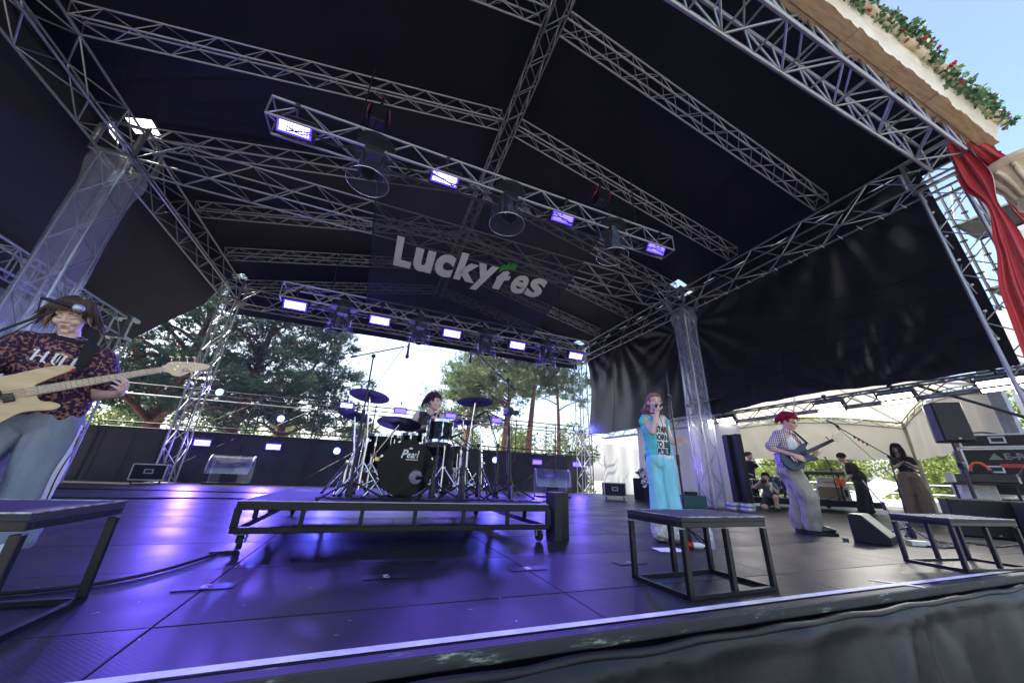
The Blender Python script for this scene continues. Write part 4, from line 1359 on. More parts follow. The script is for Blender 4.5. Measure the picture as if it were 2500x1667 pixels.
for k in range(3):
    a = .5 + 2 * PI * k / 3
    rod("leg", (-1.28, -3.82, .8), (-1.28 + .22 * math.cos(a), -3.82 + .22 * math.sin(a), RZ + .005), .008, M['chrome'], t_)
rod("mount", (-1.28, -3.82, .9), (-1.28, -3.82, .5), .012, M['chrome'], t_)
th_ = thing("drum_stool", "round black drum stool under the drummer", "stool", (-1.08, -3.42, RZ))
MB().lathe([(.02, .0), (.16, 0), (.175, .03), (.165, .07), (.02, .08)], (-1.08, -3.42, .82), None, 24, True).build("seat", M['carpet'], th_, 40)
rod("leg", (-1.08, -3.42, .84), (-1.08, -3.42, .5), .016, M['chrome'], th_)
for k in range(3):
    a = 2 * PI * k / 3
    rod("leg", (-1.08, -3.42, .56), (-1.08 + .25 * math.cos(a), -3.42 + .25 * math.sin(a), RZ + .005), .01, M['chrome'], th_)

def cymbal(name, label, c, r, tilt, group="cymbals of the drum kit"):
    Mx = align(V((tilt[0], tilt[1], 1)))
    t = thing(name, label, "cymbal", c, None, group)
    MB().lathe([(.008, .028), (.02, .028), (.042, .012), (.055, .006), (r * .6, -.002), (r, -.012), (r, -.0135), (r * .6, -.0035), (.055, .0045), (.042, .01), (.02, .026), (.008, .026)], c, Mx, 44).build("plate", M['cymbal'], t, 40)
    MB().lathe([(.016, .028), (.018, .05), (.008, .055), (.008, .075), (.001, .075)], c, Mx, 12).build("felt", M['rubber'], t, 40)
    return t
def tripod(t, x, y, z0, h, spread, m, top, foot=.5, rot=0.0, r=.011):
    for k in range(3):
        a = rot + 2 * PI * k / 3
        e = (x + spread * math.cos(a), y + spread * math.sin(a), z0 + .012)
        lg = rod("leg", (x, y, z0 + foot), e, r * .8, m, t)
        rod("leg", (x, y, z0 + .09), tuple(V((x, y, z0 + foot)).lerp(V(e), .55)), r * .55, m, t, 5)
        MB().sph(e, (.018, .018, .012), 8, 5).build("foot", M['rubber'], t, 60)
    rod("tube", (x, y, z0 + .06), (x, y, z0 + h * .55), r * 1.25, m, t, 10)
    rod("tube", (x, y, z0 + h * .5), top, r * .85, m, t, 10)
    MB().cyl((x, y, z0 + h * .53), (x, y, z0 + h * .57), r * 1.9, n=10).box((x + .02, y, z0 + h * .55), (.04, .012, .016)).build("collar", m, t)
def cym_stand(label, x, y, top, group="chrome cymbal stands"):
    t = thing("cymbal_stand", label, "stand", (x, y, RZ), None, group)
    tripod(t, x, y, RZ, top[2] - RZ, .27, M['chrome'], top, .34, rnd.random() * 2, .013)
    return t
for lab, clab, x, y, c, r, tl in (
    ("cymbal stand at the far left of the drum kit", "highest cymbal at the left of the drum kit", -1.86, -4.42, (-1.92, -4.5, 1.385), .22, (.1, .16)),
    ("cymbal stand behind the floor tom", "lower cymbal tilted at the far left of the drum kit", -1.98, -4.0, (-2.05, -4.0, 1.22), .21, (.18, .14)),
    ("cymbal stand with a long boom over the bass drum", "large cymbal tilted in front of the drummer above the bass drum", -1.78, -4.3, (-1.55, -4.45, 1.115), .25, (.08, .2)),
    ("cymbal stand right of the rack tom", "highest cymbal right of the drummer", -.66, -4.22, (-.63, -4.3, 1.495), .235, (-.02, .1))):
    cym_stand(lab, x, y, (c[0], c[1], c[2] - .02)); cymbal("cymbal", clab, c, r, tl)
t_ = cym_stand("hi-hat stand with pedal right of the rack tom", -.72, -4.12, (-.74, -4.2, 1.3))
cymbal("hi_hat", "paired hi-hat cymbals right of the rack tom", (-.74, -4.2, 1.235), .18, (0, .06))
cymbal("hi_hat", "small stacked cymbal below the right high cymbal", (-.9, -4.0, 1.2), .14, (.05, .1))
MB().box((-1.3, -3.98, RZ + .02), (.1, .3, .02)).box((-1.3, -4.12, RZ + .12), (.12, .02, .2)).alone("bass_pedal", M['chrome'], "chrome bass drum pedal behind the bass drum", "pedal", (-1.3, -4, RZ))
cym_stand("bare chrome stand between the bass drum and the hi-hat", -.97, -4.3, (-.97, -4.3, .92))
cym_stand("bare chrome stand in front of the hi-hat stand", -.52, -4.42, (-.55, -4.4, 1.05))
cym_stand("chrome stand holding the floor tom's left side", -2.02, -4.3, (-1.9, -4.2, .95))
tt, _ = drum("low_tom", "small black tom low at the right of the drum kit", (-.78, -3.75, .82), (-.1, -.1, 1), .17, .3, M['shell'], (M['drumhead'], M['drumhead']), 6)
for k in range(3):
    a = .9 + 2 * PI * k / 3
    rod("leg", (-.78 + .18 * math.cos(a), -3.75 + .18 * math.sin(a), .85), (-.78 + .2 * math.cos(a), -3.75 + .2 * math.sin(a), RZ + .005), .009, M['chrome'], tt)
# ---- microphone stands
def mic(mb_parent, p, d, l=.16, r=.012, big=.026, m=None, ball=None):
    p, d = V(p), V(d).normalized()
    mc = MB(); mc.tube([p - d * l, p - d * .04, p - d * .02], [r * .85, r * 1.15, r * 1.3], 10); mc.build("microphone", m or M['plastic_black'], mb_parent, 60)
    MB().sph(p, (big, big, big * 1.1), 12, 8, align(d)).build("mic_grille", ball or M['plastic_black'], mb_parent, 60)
def mic_stand(label, x, y, z0, top, boom0, boom1, micp, micd, m=None, spread=.33, group=None, foot=.16, ball=None, big=.022, name="microphone_stand"):
    m = m or M['blackmetal']
    t = thing(name, label, "stand", (x, y, z0), None, group)
    rot = rnd.random() * 2
    for k in range(3):
        a = rot + 2 * PI * k / 3
        e = (x + spread * math.cos(a), y + spread * math.sin(a), z0 + .014)
        rod("leg", (x, y, z0 + foot), e, .009, m, t); MB().sph(e, (.02, .02, .013), 8, 5).build("foot", M['rubber'], t, 60)
    MB().lathe([(.03, .02), (.035, .06), (.022, .16), (.014, .2)], (x, y, z0), None, 14, True).build("hub", M['plastic_black'], t, 40)
    hv = V((x, y, z0)).lerp(V(top), .55)
    rod("tube", (x, y, z0 + .03), hv, .0125, m, t, 10); rod("tube", hv, top, .0085, m, t, 10)
    MB().cyl(hv - V((0, 0, .06)), hv + V((0, 0, .05)), .019, n=10).build("grip", M['plastic_black'], t, 40)
    if boom0:
        rod("boom", boom0, boom1, .0075, m, t, 8)
        MB().sph(top, .024, 10, 7).build("boom_joint", M['plastic_black'], t, 60)
        MB().cyl(V(boom0), V(boom0).lerp(V(boom1), .12), .012, n=8).build("counterweight", M['plastic_black'], t, 60)
    if micp:
        mic(t, micp, micd, ball=ball, big=big)
        e = V(boom1 if boom0 else top)
        MB().tube([V(micp) - V(micd).normalized() * .16, (V(micp) - V(micd).normalized() * .2 + e) / 2 + V((0, 0, -.06)), e, V(top).lerp(V((x, y, z0)), .3) + V((.03, 0, 0)), V((x + .03, y, z0 + .1))], .004, 5).build("cable", M['rubber'], t, 180)
    return t
mic_stand("tall microphone stand with a boom at the drum riser's left front", -1.93, -4.95, RZ, (-1.95, -4.93, 1.72), (-2.17, -4.9, 1.68), (-1.66, -4.9, 1.885), (-1.61, -4.9, 1.78), (0, 0, -1))
mic_stand("tall microphone stand with a boom at the drum riser's right front", -.22, -4.66, RZ, (-.3, -4.62, 1.76), (-.2, -4.65, 1.62), (-.74, -4.42, 2.16), (-.77, -4.4, 2.0), (0, .05, -1))
mic_stand("slim microphone stand pointing a pencil microphone at the hi-hat", -.28, -4.3, RZ, (-.28, -4.3, .96), (-.27, -4.3, .92), (-.46, -4.3, 1.4), (-.6, -4.32, 1.29), (-1, -.1, -.7), big=.02)
mic_stand("short microphone stand at the bass drum port", -1.18, -4.95, RZ, (-1.16, -4.92, 1.02), (-1.12, -4.9, .7), (-1.24, -4.82, .55), (-1.3, -4.7, .54), (-.5, 1, 0), spread=.3)
mic_stand("short microphone stand in front of the rack tom", -.84, -4.78, RZ, (-.84, -4.72, .86), (-.7, -4.78, .78), (-1.0, -4.6, 1.0), (-1.08, -4.52, .97), (-.6, .6, -.5), spread=.28)
mic_stand("short microphone stand right of the bass drum", -.6, -4.6, RZ, (-.62, -4.58, .92), (-.52, -4.6, .8), (-.86, -4.5, 1.02), (-.93, -4.45, 1.0), (-1, .4, -.5), spread=.28)
vc = thing("video_camera", "small video camera on a stand right of the drummer", "camera", (-.02, -3.95, RZ))
MB().box((-.03, -3.98, 1.46), (.09, .2, .09)).cyl((-.05, -4.14, 1.465), (-.05, -4.07, 1.465), .045, n=14).build("body", M['plastic_black'], vc, None, .008)
MB().box((.08, -3.96, 1.47), (.12, .05, .05)).box((-.03, -3.95, 1.53), (.02, .14, .02)).build("viewfinder", M['plastic_black'], vc)
tripod(vc, 0.0, -3.95, RZ, 1.05, .24, M['blackmetal'], (0, -3.96, 1.42), .3, .4)
# cables and small cases round the drum kit
cb = MB()
for k in range(7):
    x, y = -2.2 + .33 * k, -4.9 + .1 * math.sin(k * 2)
    cb.tube([(x + .5 * (i / 14) + .05 * math.sin(i * 1.1 + k), y + .09 * math.sin(i * .9 + k), RZ + .008) for i in range(15)], .0055, 5)
tag(cb.build("cable_tangle", M['rubber'], None, 180), "tangle of thin black cables along the front of the drum riser top", "cables")

M['worn'] = mat('worn_metal_edge', (.55, .55, .56), (.06, .06, .06), .5, .3, 18)
db = MB()
for k in range(100):
    x, y = rnd.uniform(-4.5, 5.5), -7.0 + 2.6 * rnd.random() ** 1.4
    a = rnd.uniform(0, 6.28); l_, w_ = rnd.uniform(.003, .014), rnd.uniform(.0015, .004)
    ca_, sa_ = math.cos(a), math.sin(a)
    db.add([(x + ca_ * l_ * i - sa_ * w_ * j, y + sa_ * l_ * i + ca_ * w_ * j, .0018 + .0008 * rnd.random()) for i, j in ((-1, -1), (1, -1), (1, 1), (-1, 1))], [(0, 1, 2, 3)])
db = db.build("floor_debris", M['worn']); db["kind"] = "stuff"; db["label"] = "tiny pale scraps and tape bits scattered over the front stage floor"; db["category"] = "debris"
# ---- three black steel tables
def steel_table(label, c, w, d, h, rz, group="black steel frame tables along the stage front"):
    t = thing("steel_table", label, "table", c, rz, group)
    b_ = .032
    MB().box((0, 0, h - .012), (w, d, .024)).build("top", M['carpet'], t)
    e = MB()
    for s in (-1, 1):
        e.box((0, s * (d / 2 - .004), h + .0015), (w, .009, .005)); e.box((s * (w / 2 - .004), 0, h + .0015), (.009, d - .02, .005))
    e.build("worn_edge", M['worn'], t)
    for s in (-1, 1):
        MB().box((0, s * (d / 2 - b_ / 2), h - .024 - b_ / 2), (w, b_, b_)).build("apron", M['blacksteel'], t, None, .003)
        MB().box((s * (w / 2 - b_ / 2), 0, h - .024 - b_ / 2), (b_, d - 2 * b_, b_)).build("apron", M['blacksteel'], t, None, .003)
        MB().box((0, s * (d / 2 - b_ / 2), .011), (w, .03, .02)).build("floor_rail", M['blacksteel'], t)
        MB().box((s * (w / 2 - b_ / 2), 0, .011), (.03, d - .06, .02)).build("floor_rail", M['blacksteel'], t)
    for sx in (-1, 0, 1):
        for sy in (-1, 1):
            MB().box((sx * (w / 2 - b_ / 2), sy * (d / 2 - b_ / 2), (h - .066) / 2 + .01), (b_, b_, h - .086)).build("leg", M['blacksteel'], t, None, .003)
    return t
steel_table("black steel table in front of the bass player", (-3.36, -6.53, 0), .92, .56, .41, 0)
steel_table("black steel table in front of the singer", (.3, -6.73, 0), .74, .47, .41, .02)
steel_table("black steel table at the right near the monitor wedge", (3.41, -6.87, 0), .92, .42, .4, -.12)

# ---- floor numbers
M['tape'] = mat('clear_tape', (.02, .02, .024), None, .4, 0, 12, spec=.2)
M['glow'] = mat('pale_number', (.6, .7, .62), None, .5, 0, 10)
for n_, x, wd_ in (("3", -2.5, "three in front of the riser's left wheel"), ("2", -1.61, "two in front of the bass drum"), ("1", -.67, "one in front of the riser's right half"), ("0", .21, "nought beside the singer's table")):
    t = thing("number_sticker", f"clear floor sticker with the numeral {wd_}", "sticker", (x, -6.14, .001))
    MB().box((x, -6.14, .0035), (.26, .1, .002)).build("tape_patch", M['tape'], t)
    g_ = MB(); glyphs(g_, n_, (-.02, .02, -.032, .032), frame4((x, -6.14, .0), (-1, 0, 0), (0, -1, 0)), .0065, .02); g_.build("numeral", M['glow'], t)

# ---- singer's bits
bo = thing("water_bottle", "clear plastic water bottle on the floor by the singer's stand", "bottle", (1.46, -5.83, 0))
M['water'] = film('clear_bottle', .28, (.8, .84, .9), .05, .16, .3)
MB().lathe([(.005, .002), (.031, .004), (.033, .02), (.031, .05), (.033, .06), (.033, .1), (.029, .115), (.033, .13), (.032, .15), (.014, .19), (.013, .195)], (1.46, -5.83, 0), None, 20).build("body", M['water'], bo, 60)
MB().lathe([(.001, .215), (.014, .215), (.015, .195), (.001, .195)], (1.46, -5.83, 0), None, 14).build("cap", M['white'], bo, 40)
pp = MB(); pp.add([(.86, -5.66, .005), (1.13, -5.7, .005), (1.1, -5.9, .005), (.8, -5.85, .006)], [(0, 1, 2, 3)]); pp.alone("set_list", M['paper'], "white sheet of paper on the floor by the singer", "paper", (.95, -5.78, .005))
fl = thing("drink_pouch", "red and white striped tube lying by the singer's stand", "tube", (1.3, -5.75, .03))
MB().tube([(1.22, -5.7, .03), (1.3, -5.76, .03)], .028, 10).build("body", M['redplastic'], fl, 60)
MB().tube([(1.3, -5.76, .03), (1.36, -5.8, .03), (1.4, -5.82, .025)], [.028, .026, .012], 10).build("end", M['white'], fl, 60)
t = mic_stand("tall straight microphone stand beside the singer", 1.47, -5.55, 0, (1.46, -5.55, 1.54), None, None, None, None, spread=.3)
MB().box((1.45, -5.56, 1.57), (.05, .03, .03)).tube([(1.38, -5.58, 1.585), (1.47, -5.55, 1.575)], [.02, .016], 10).build("mic_clip", M['plastic_black'], t)
# bass microphone boom stand (foreground left)
mic_stand("microphone stand with a long boom reaching in front of the bass player's face", -4.28, -5.96, 0, (-4.28, -5.95, .86), (-4.36, -6.0, .72), (-3.875, -5.705, 1.48), (-3.80, -5.668, 1.532), (.87, .42, -.07), ball=M['galv'], big=.027)
# guitar microphone stand
t = mic_stand("microphone stand with a long diagonal boom right of the guitar player", 5.2, -5.83, 0, (5.2, -5.86, 1.07), (5.36, -6.06, .85), (4.82, -5.51, 1.52), (4.75, -5.47, 1.59), (-.75, .35, .5), ball=M['alu'], big=.027, spread=.34)
for k in range(4):
    MB().bar(V((4.96, -5.645, 1.36)) + V((.03 * k, -.027 * k, -.034 * k)), V((4.94, -5.645, 1.33)) + V((.03 * k, -.027 * k, -.034 * k)), .012, .03).build("guitar_pick", M['redplastic'] if k > 1 else M['plastic_black'], t)
mic_stand("phone holder on a thin stand behind the guitar player's microphone", 5.35, -5.75, 0, (5.12, -5.5, .74), None, None, None, None, m=M['galv'], spread=.22)

# ---- monitor wedge
wd = thing("monitor_wedge", "black floor monitor wedge with a pale sloping grille", "monitor", (4.4, -5.95, 0))
M['wedge_grille'] = mat('pale_grille', (.3, .32, .24), (.22, .24, .18), .45, .2, 3)
WM = frame4((4.03, -5.91, 0), (.28, -.96, 0), (0, 0, 1))
prof = [(-.165, 0.0), (.17, 0.0), (.175, .075), (-.04, .315), (-.165, .315)]
MB().prism(prof, -.52, 0, WM).build("cabinet", M['case'], wd, None, .008)
gm = MB(); gm.add([WM @ V((x, y, z)) for x, y, z in ((.172, .084, -.5), (.172, .084, -.02), (-.034, .3155, -.02), (-.034, .3155, -.5))], [(0, 1, 2, 3)]); gm.build("grille", M['wedge_grille'], wd)
MB().box((4.55, -6.12, .03), (.2, .1, .05), rotz(-.6)).alone("power_tap", M['white'], "small white power tap with cables behind the monitor wedge", "power tap", (4.55, -6.12, 0))
cb = MB()
for k in range(5):
    cb.tube([(4.75 + .25 * math.cos(i * .8 + k) + .12 * i * .3, -6.15 + .16 * math.sin(i * .8 + k * 1.3), .012) for i in range(14)], .008, 5)
tag(cb.build("cable_coil", M['rubber'], None, 180), "coils of black cable on the floor behind the monitor wedge", "cables")
MB().box((3.92, -5.7, .02), (.1, .06, .035), rotz(.5)).alone("stage_box", M['teal'], "small dark green box at the monitor wedge's near corner", "box", (3.92, -5.7, 0), bevel=.004)

# ---- right hand stack: subs, pole speaker, flight cases
def flight_case(label, c, s, rz, name="flight_case", handles=1, group=None, lid=True):
    t = thing(name, label, "case", c, rz, group)
    w, d, h = s
    MB().box((0, 0, h / 2), (w - .01, d - .01, h - .01)).build("body", M['case'], t)
    for sx in (-1, 1):
        for sy in (-1, 1):
            MB().box((sx * (w / 2 - .012), sy * (d / 2 - .012), h / 2), (.03, .03, h)).build("edge_trim", M['alu'], t, None, .003)
        for z in (.014, h - .014):
            MB().box((sx * (w / 2 - .012), 0, z), (.028, d - .05, .028)).build("edge_trim", M['alu'], t)
    for sy in (-1, 1):
        for z in (.014, h - .014):
            MB().box((0, sy * (d / 2 - .012), z), (w - .05, .028, .028)).build("edge_trim", M['alu'], t)
    for k in range(handles):
        x = (k + .5) / handles * w - w / 2
        hn = MB().box((x, -d / 2 - .003, h * .55), (.19, .008, .12)).build("handle", M['galv'], t, None, .003)
        MB().box((x, -d / 2 - .009, h * .55), (.14, .008, .07)).build("grip", M['rubber'], hn)
    return t
FZ = -1.12
t = flight_case("large black flight case with red label behind the loudspeaker pole", (9.0, -6.0, .6), (1.25, .7, .8), FZ, handles=2)
fl_ = MB(); F4 = frame4((0, -.353, .62), (1, 0, 0), (0, 0, 1))
glyphs(fl_, "E-Rack", (-.16, .3, -.02, .09), F4, .004, .035)
fl_.add([F4 @ V((x, y, .004)) for x, y in ((-.34, -.02), (-.26, .09), (-.18, -.02))], [(0, 1, 2)])
fl_.build("lettering", M['print_grey'] if 'print_grey' in M else M['greypanel'], t)
MB().box((-.12, -.358, .5), (.24, .008, .06)).build("label", M['redplastic'], t)
t = flight_case("wide black flight case at the bottom of the right hand stack", (9.0, -6.0, 0), (1.25, .7, .58), FZ, handles=2)
fl_ = MB(); glyphs(fl_, "E-Rack", (0, .5, -.02, .09), frame4((0, -.353, .42), (1, 0, 0), (0, 0, 1)), .004, .035); fl_.build("lettering", M['greypanel'], t)
t = flight_case("shallow black rack case on top of the right hand stack", (8.95, -5.87, 1.415), (.9, .55, .24), FZ)
cov = MB(); cov.grid(lambda u, v: (8.95 + (u - .3) * .9 * .44 + .3 * (v - .5), -5.87 - (u - .3) * .8 + .1 * (v - .5), 1.68 + .03 * math.sin(u * 9) - .12 * max(0, u - .6)), 14, 6)
tag(cov.build("case_cover", M['vinyl'], None, 180), "loose black cover draped over the top rack case", "cover")
def speaker_box(name, label, c, s, rz, horn=True, tilt=0):
    t = thing(name, label, "loudspeaker", c, rz)
    w, d, h = s
    MB().prism([(-w / 2, -d / 2), (w / 2, -d / 2), (w / 2, 0), (w * .28, d / 2), (-w * .28, d / 2), (-w / 2, 0)], 0, h, Matrix.Identity(4)).build("cabinet", M['case'], t, None, .012)
    MB().box((0, -d / 2 - .006, h / 2), (w - .03, .01, h - .03)).build("grille", M['grille'], t, None, .004)
    MB().box((0, -d / 2 - .013, .045), (.03, .004, .018)).build("badge", M['alu'], t)
    return t
ps = speaker_box("pole_speaker", "black loudspeaker mounted high on a pole at the right", (6.7, -6.06, 1.36), (.36, .36, .6), -.75)
ps.rotation_euler = (.0, 0, -.75)
pst = thing("speaker_pole", "black pole carrying the right hand loudspeaker", "stand", (6.7, -6.06, .55))
rod("tube", (6.7, -6.06, .55), (6.7, -6.06, 1.0), .024, M['blackmetal'], pst, 12); rod("tube", (6.7, -6.06, .98), (6.7, -6.06, 1.37), .017, M['blackmetal'], pst, 12)
MB().box((6.7, -6.06, 1.02), (.1, .07, .09)).build("clamp", M['plastic_black'], pst, None, .01)
for k, (x, y, lab) in enumerate(((7.45, -5.82, "left black subwoofer below the pole loudspeaker"), (7.15, -6.55, "right black subwoofer below the pole loudspeaker"))):
    speaker_box("subwoofer", lab, (x, y, 0), (.84 if k == 0 else .62, .66, .54), -.95)
kt = thing("keyboard_tray", "open silver edged rack tray with small gear behind the pole", "rack", (8.05, -5.8, .0))
MB().box((8.05, -5.8, .78), (.8, .42, .03), rotz(-1)).build("tray", M['case'], kt); MB().box((8.05, -5.8, .87), (.7, .36, .13), rotz(-1)).build("rack_unit", M['blackmetal'], kt, None, .006)
for s in (-1, 1):
    rod("leg", (8.05 + .18 * s, -5.8 - .28 * s, 0), (8.05 + .18 * s, -5.8 - .28 * s, .77), .02, M['blackmetal'], kt)
    MB().box(V((8.05, -5.8, .87)) + rotz(-1) @ V((s * .35, 0, 0)), (.025, .37, .14), rotz(-1)).build("edge_trim", M['alu'], kt)
oc = thing("orange_amp", "white amplifier cabinet with an orange band behind the subwoofers", "amplifier", (8.45, -5.55, 0))
MB().box((8.45, -5.55, .55), (.4, .5, .5), rotz(-1)).build("cabinet", M['white'], oc, None, .02); MB().box((8.45, -5.55, .79), (.42, .52, .05), rotz(-1)).build("band", M['orange'], oc, None, .01); MB().box((8.45, -5.55, .15), (.4, .5, .3), rotz(-1)).build("plinth", M['case'], oc)
ob = thing("headphones", "orange headband of headphones on the rack tray", "headphones", (8.0, -5.85, .94))
MB().tube([(7.98 + .0 * i, -5.85 + .11 * math.cos(PI * i / 10), .96 + .16 * math.sin(PI * i / 10)) for i in range(11)], .02, 8).build("headband", M['orange'], ob, 60)
MB().sph((7.98, -5.74, .965), (.04, .025, .045)).sph((7.98, -5.96, .965), (.04, .025, .045)).build("cups", M['plastic_black'], ob, 60)
mic_stand("black microphone stand in front of the flight cases at the right edge", 6.6, -6.75, 0, (6.55, -6.72, 1.0), (6.48, -6.6, .86), (6.72, -6.85, 1.32), (6.78, -6.9, 1.33), (.8, -.3, .1), spread=.3)
cb = MB()
for k in range(6):
    cb.tube([(5.6 + .22 * i + .05 * math.sin(i + k), -6.1 - .05 * k - .35 * (i / 12) + .06 * math.sin(i * .8 + k), .01) for i in range(13)], .009, 5)
tag(cb.build("cable_run", M['rubber'], None, 180), "run of black cables on the floor in front of the subwoofers", "cables")

# ---- rear of the stage
def case_back(label, c, rz):
    t = flight_case(label, c, (.7, .5, .42), rz, handles=1)
    for sx in (-1, 1):
        w_ = MB().lathe([(.01, -.015), (.04, -.015), (.04, .015), (.01, .015)], (sx * .28, -.15, -.05), align((1, 0, 0)), 14, True); w_.build("wheel", M['rubber'], t, 40)
    return t
case_back("silver edged equipment case on wheels at the rear left", (-7.3, 4.5, .1), .25)
case_back("silver edged equipment case on wheels at the rear right", (6.0, 1.6, .1), -.5)
for lab, x, y, rz in (("clear acrylic hood over a rear light left of the drums", -5.75, 5.45, .1), ("clear acrylic hood over a rear light behind the cymbal stands", -.2, 5.2, 0), ("clear acrylic hood over a rear light at the right rear", 4.0, 2.2, -.35)):
    t = thing("light_hood", lab, "light cover", (x, y, 0), rz)
    h = MB(); h.grid(lambda u, v: ((u - .5) * 1.1, -.3 + .75 * v if False else .38 * math.cos(PI * (.08 + .92 * v)) * -1, .85 * math.sin(PI * (.06 + .94 * v)) ** .6), 6, 24); h.build("curved_cover", M['acrylic'], t, 180)
    for s in (-1, 1):
        MB().tube([(s * .55, -.38 * math.cos(PI * (.08 + .92 * v / 20)), .85 * math.sin(PI * (.06 + .94 * v / 20)) ** .6) for v in range(21)], .02, 6).build("rim", M['acrylic_rim'] if 'acrylic_rim' in M else M['alu_blue'], t, 180)
    MB().box((0, 0, .03), (1.1, .7, .05)).build("base", M['blackmetal'], t)
    MB().box((0, .05, .2), (.4, .3, .25)).lathe([(.02, 0), (.1, 0), (.12, .2), (.11, .2)], (0, 0, .42), align((0, -1, .25)), 18, True).build("lamp_head", M['plastic_black'], t, 40)
rf = thing("foil_cover", "crumpled silver foil cover over equipment behind the singer", "cover", (7.0, 1.3, 0))
M['foil'] = mat('silver_foil', (.8, .8, .85), (.6, .6, .66), .18, 1, 6, bump=1.0, bscale=9, rvar=.1)
fo = MB(); fo.grid(lambda u, v: (6.95 + (u - .5) * .75 + .1 * noise.noise(V((u * 5, v * 5, 0))), 1.25 - .35 * v + .2 * (u - .5) + .1 * noise.noise(V((u * 6, v * 6, 3))), 1.05 - .5 * v * (1 - .3 * u) - .3 * abs(u - .5) + .06 * noise.noise(V((u * 8, v * 8, 9)))), 20, 16); fo.build("foil", M['foil'], rf, 180)
MB().box((7.0, 1.35, .35), (.5, .4, .68), rotz(.3)).build("body", M['case'], rf, None, .01)
tc = thing("cable_crate", "teal plastic crate full of cables beside the plastic wrapped tower", "crate", (6.45, -1.1, 0))
cr_ = MB()
for a, b_, s in (((0, -.19, .15), (.62, .02, .3), 0), ((0, .19, .15), (.62, .02, .3), 0), ((-.3, 0, .15), (.02, .36, .3), 0), ((.3, 0, .15), (.02, .36, .3), 0), ((0, 0, .012), (.6, .36, .02), 0)):
    cr_.box(V((6.45, -1.1, 0)) + rotz(-.5) @ V(a), b_, rotz(-.5))
cr_.build("tub", M['teal'], tc)
cb = MB()
for k in range(6):
    cb.tube([(6.45 + .2 * math.cos(i * .7 + k), -1.1 + .12 * math.sin(i * .7 + k), .28 + .1 * abs(math.sin(i * .5 + k))) for i in range(14)], .012, 6)
cb.build("cables", M['rubber'], tc, 180)
la_ = thing("line_speaker", "tall narrow black column loudspeaker leaning beside the tent wall", "loudspeaker", (7.62, -1.72, .2))
for k, (dx, dy) in enumerate(((0, .1), (.02, -.13))):
    MB().box((7.62 + dx, -1.68 + dy, 1.05), (.2, .2, 1.75), rotz(-.3)).build("column", M['case'], la_, None, .008)
MB().box((7.5, -1.9, 1.05), (.01, .16, 1.6), rotz(-.3)).build("grille", M['grille'], la_)
for lab, x, y in (("round grey weight plate pair left of the column loudspeaker", 7.0, -1.86), ("round grey weight plate pair right of the column loudspeaker", 7.05, -2.2)):
    t = thing("weight_plates", lab, "weight", (x, y, 0))
    for k in range(2):
        MB().lathe([(.02, 0), (.14, 0), (.15, .02), (.15, .07), (.14, .085), (.02, .085)], (x + .01 * k, y, .002 + .09 * k), None, 24, True).build("plate", M['galv'], t, 40)
# cables across the left floor
for k, (pts, lab) in enumerate(((((-2.7, -5.35), (-2.9, -5.9), (-3.3, -6.1), (-4.2, -6.15), (-5.4, -6.1)), "thin black cable running from the riser wheel to the left table"), (((-9, 1.6), (-6, 1.7), (-3.5, 1.5), (-1, 1.6)), "long black cable crossing the rear left floor"), (((-9, -.4), (-6, -.6), (-4.5, -.3), (-3, -.55), (-2.7, -.6)), "pair of black cables lying behind the left of the riser"))):
    P_ = [V((*p, .011)) for p in pts]; n_ = len(P_) - 1; path = []
    for i in range(n_ * 8 + 1):
        q = min(i // 8, n_ - 1); f = i / 8 - q
        a0, a1, a2, a3 = P_[max(q - 1, 0)], P_[q], P_[q + 1], P_[min(q + 2, n_)]
        path.append(.5 * ((2 * a1) + (a2 - a0) * f + (2 * a0 - 5 * a1 + 4 * a2 - a3) * f * f + (3 * a1 - a0 - 3 * a2 + a3) * f ** 3))
    c_ = MB().tube(path, .009, 6)
    if k:
        c_.tube([p + V((.1, .06 * math.sin(i * .4), 0)) for i, p in enumerate(path)], .009, 6)
    tag(c_.build("floor_cable", M['rubber'], None, 180), lab, "cable")

# ---- tent gear
tr = thing("rolling_riser", "low black rolling riser carrying gear inside the tent", "riser", (10.6, -1.2, 0))
MB().box((10.7, -1.0, .22), (3.6, 2.0, .16), rotz(-.5)).build("deck", M['blacksteel'], tr)
for sx in (-1, 1):
    for sy in (-1, 1):
        p = V((10.7, -1.0, .07)) + rotz(-.5) @ V((sx * 1.6, sy * .85, 0)); MB().lathe([(.01, -.02), (.06, -.02), (.06, .02), (.01, .02)], p, align((1, 0, 0)), 14, True).build("wheel", M['rubber'], tr, 40)
for lab, c, r, dp in (("blue tom drum on the tent riser", (9.55, -1.35, .75), .17, .3), ("blue floor tom on the tent riser", (9.95, -1.2, .6), .2, .36), ("small blue drum at the left of the tent riser", (9.2, -.95, .68), .16, .22)):
    drum("tent_drum", lab, c, (0, -.1, 1), r, dp, M['bluedrum'], (M['drumhead'], M['drumhead']), 6)
cymbal("tent_cymbal", "dark cymbal in the tent behind the guitar player", (9.75, -1.1, 1.25), .24, (.05, -.05), None)
mic_stand("drum microphone stand inside the tent behind the guitar player", 9.6, -1.55, .3, (9.6, -1.55, 1.2), (9.62, -1.5, 1.1), (9.5, -1.6, 1.45), (9.46, -1.6, 1.5), (-.4, 0, .6))
mic_stand("microphone stand inside the tent in front of the keyboard", 10.7, -2.3, .3, (10.7, -2.3, 1.15), (10.75, -2.3, 1.1), (10.6, -2.3, 1.4), (10.56, -2.3, 1.45), (-.4, 0, .6))
ky = thing("keyboard", "dark keyboard on a stand inside the tent", "keyboard", (10.95, -1.9, .3))
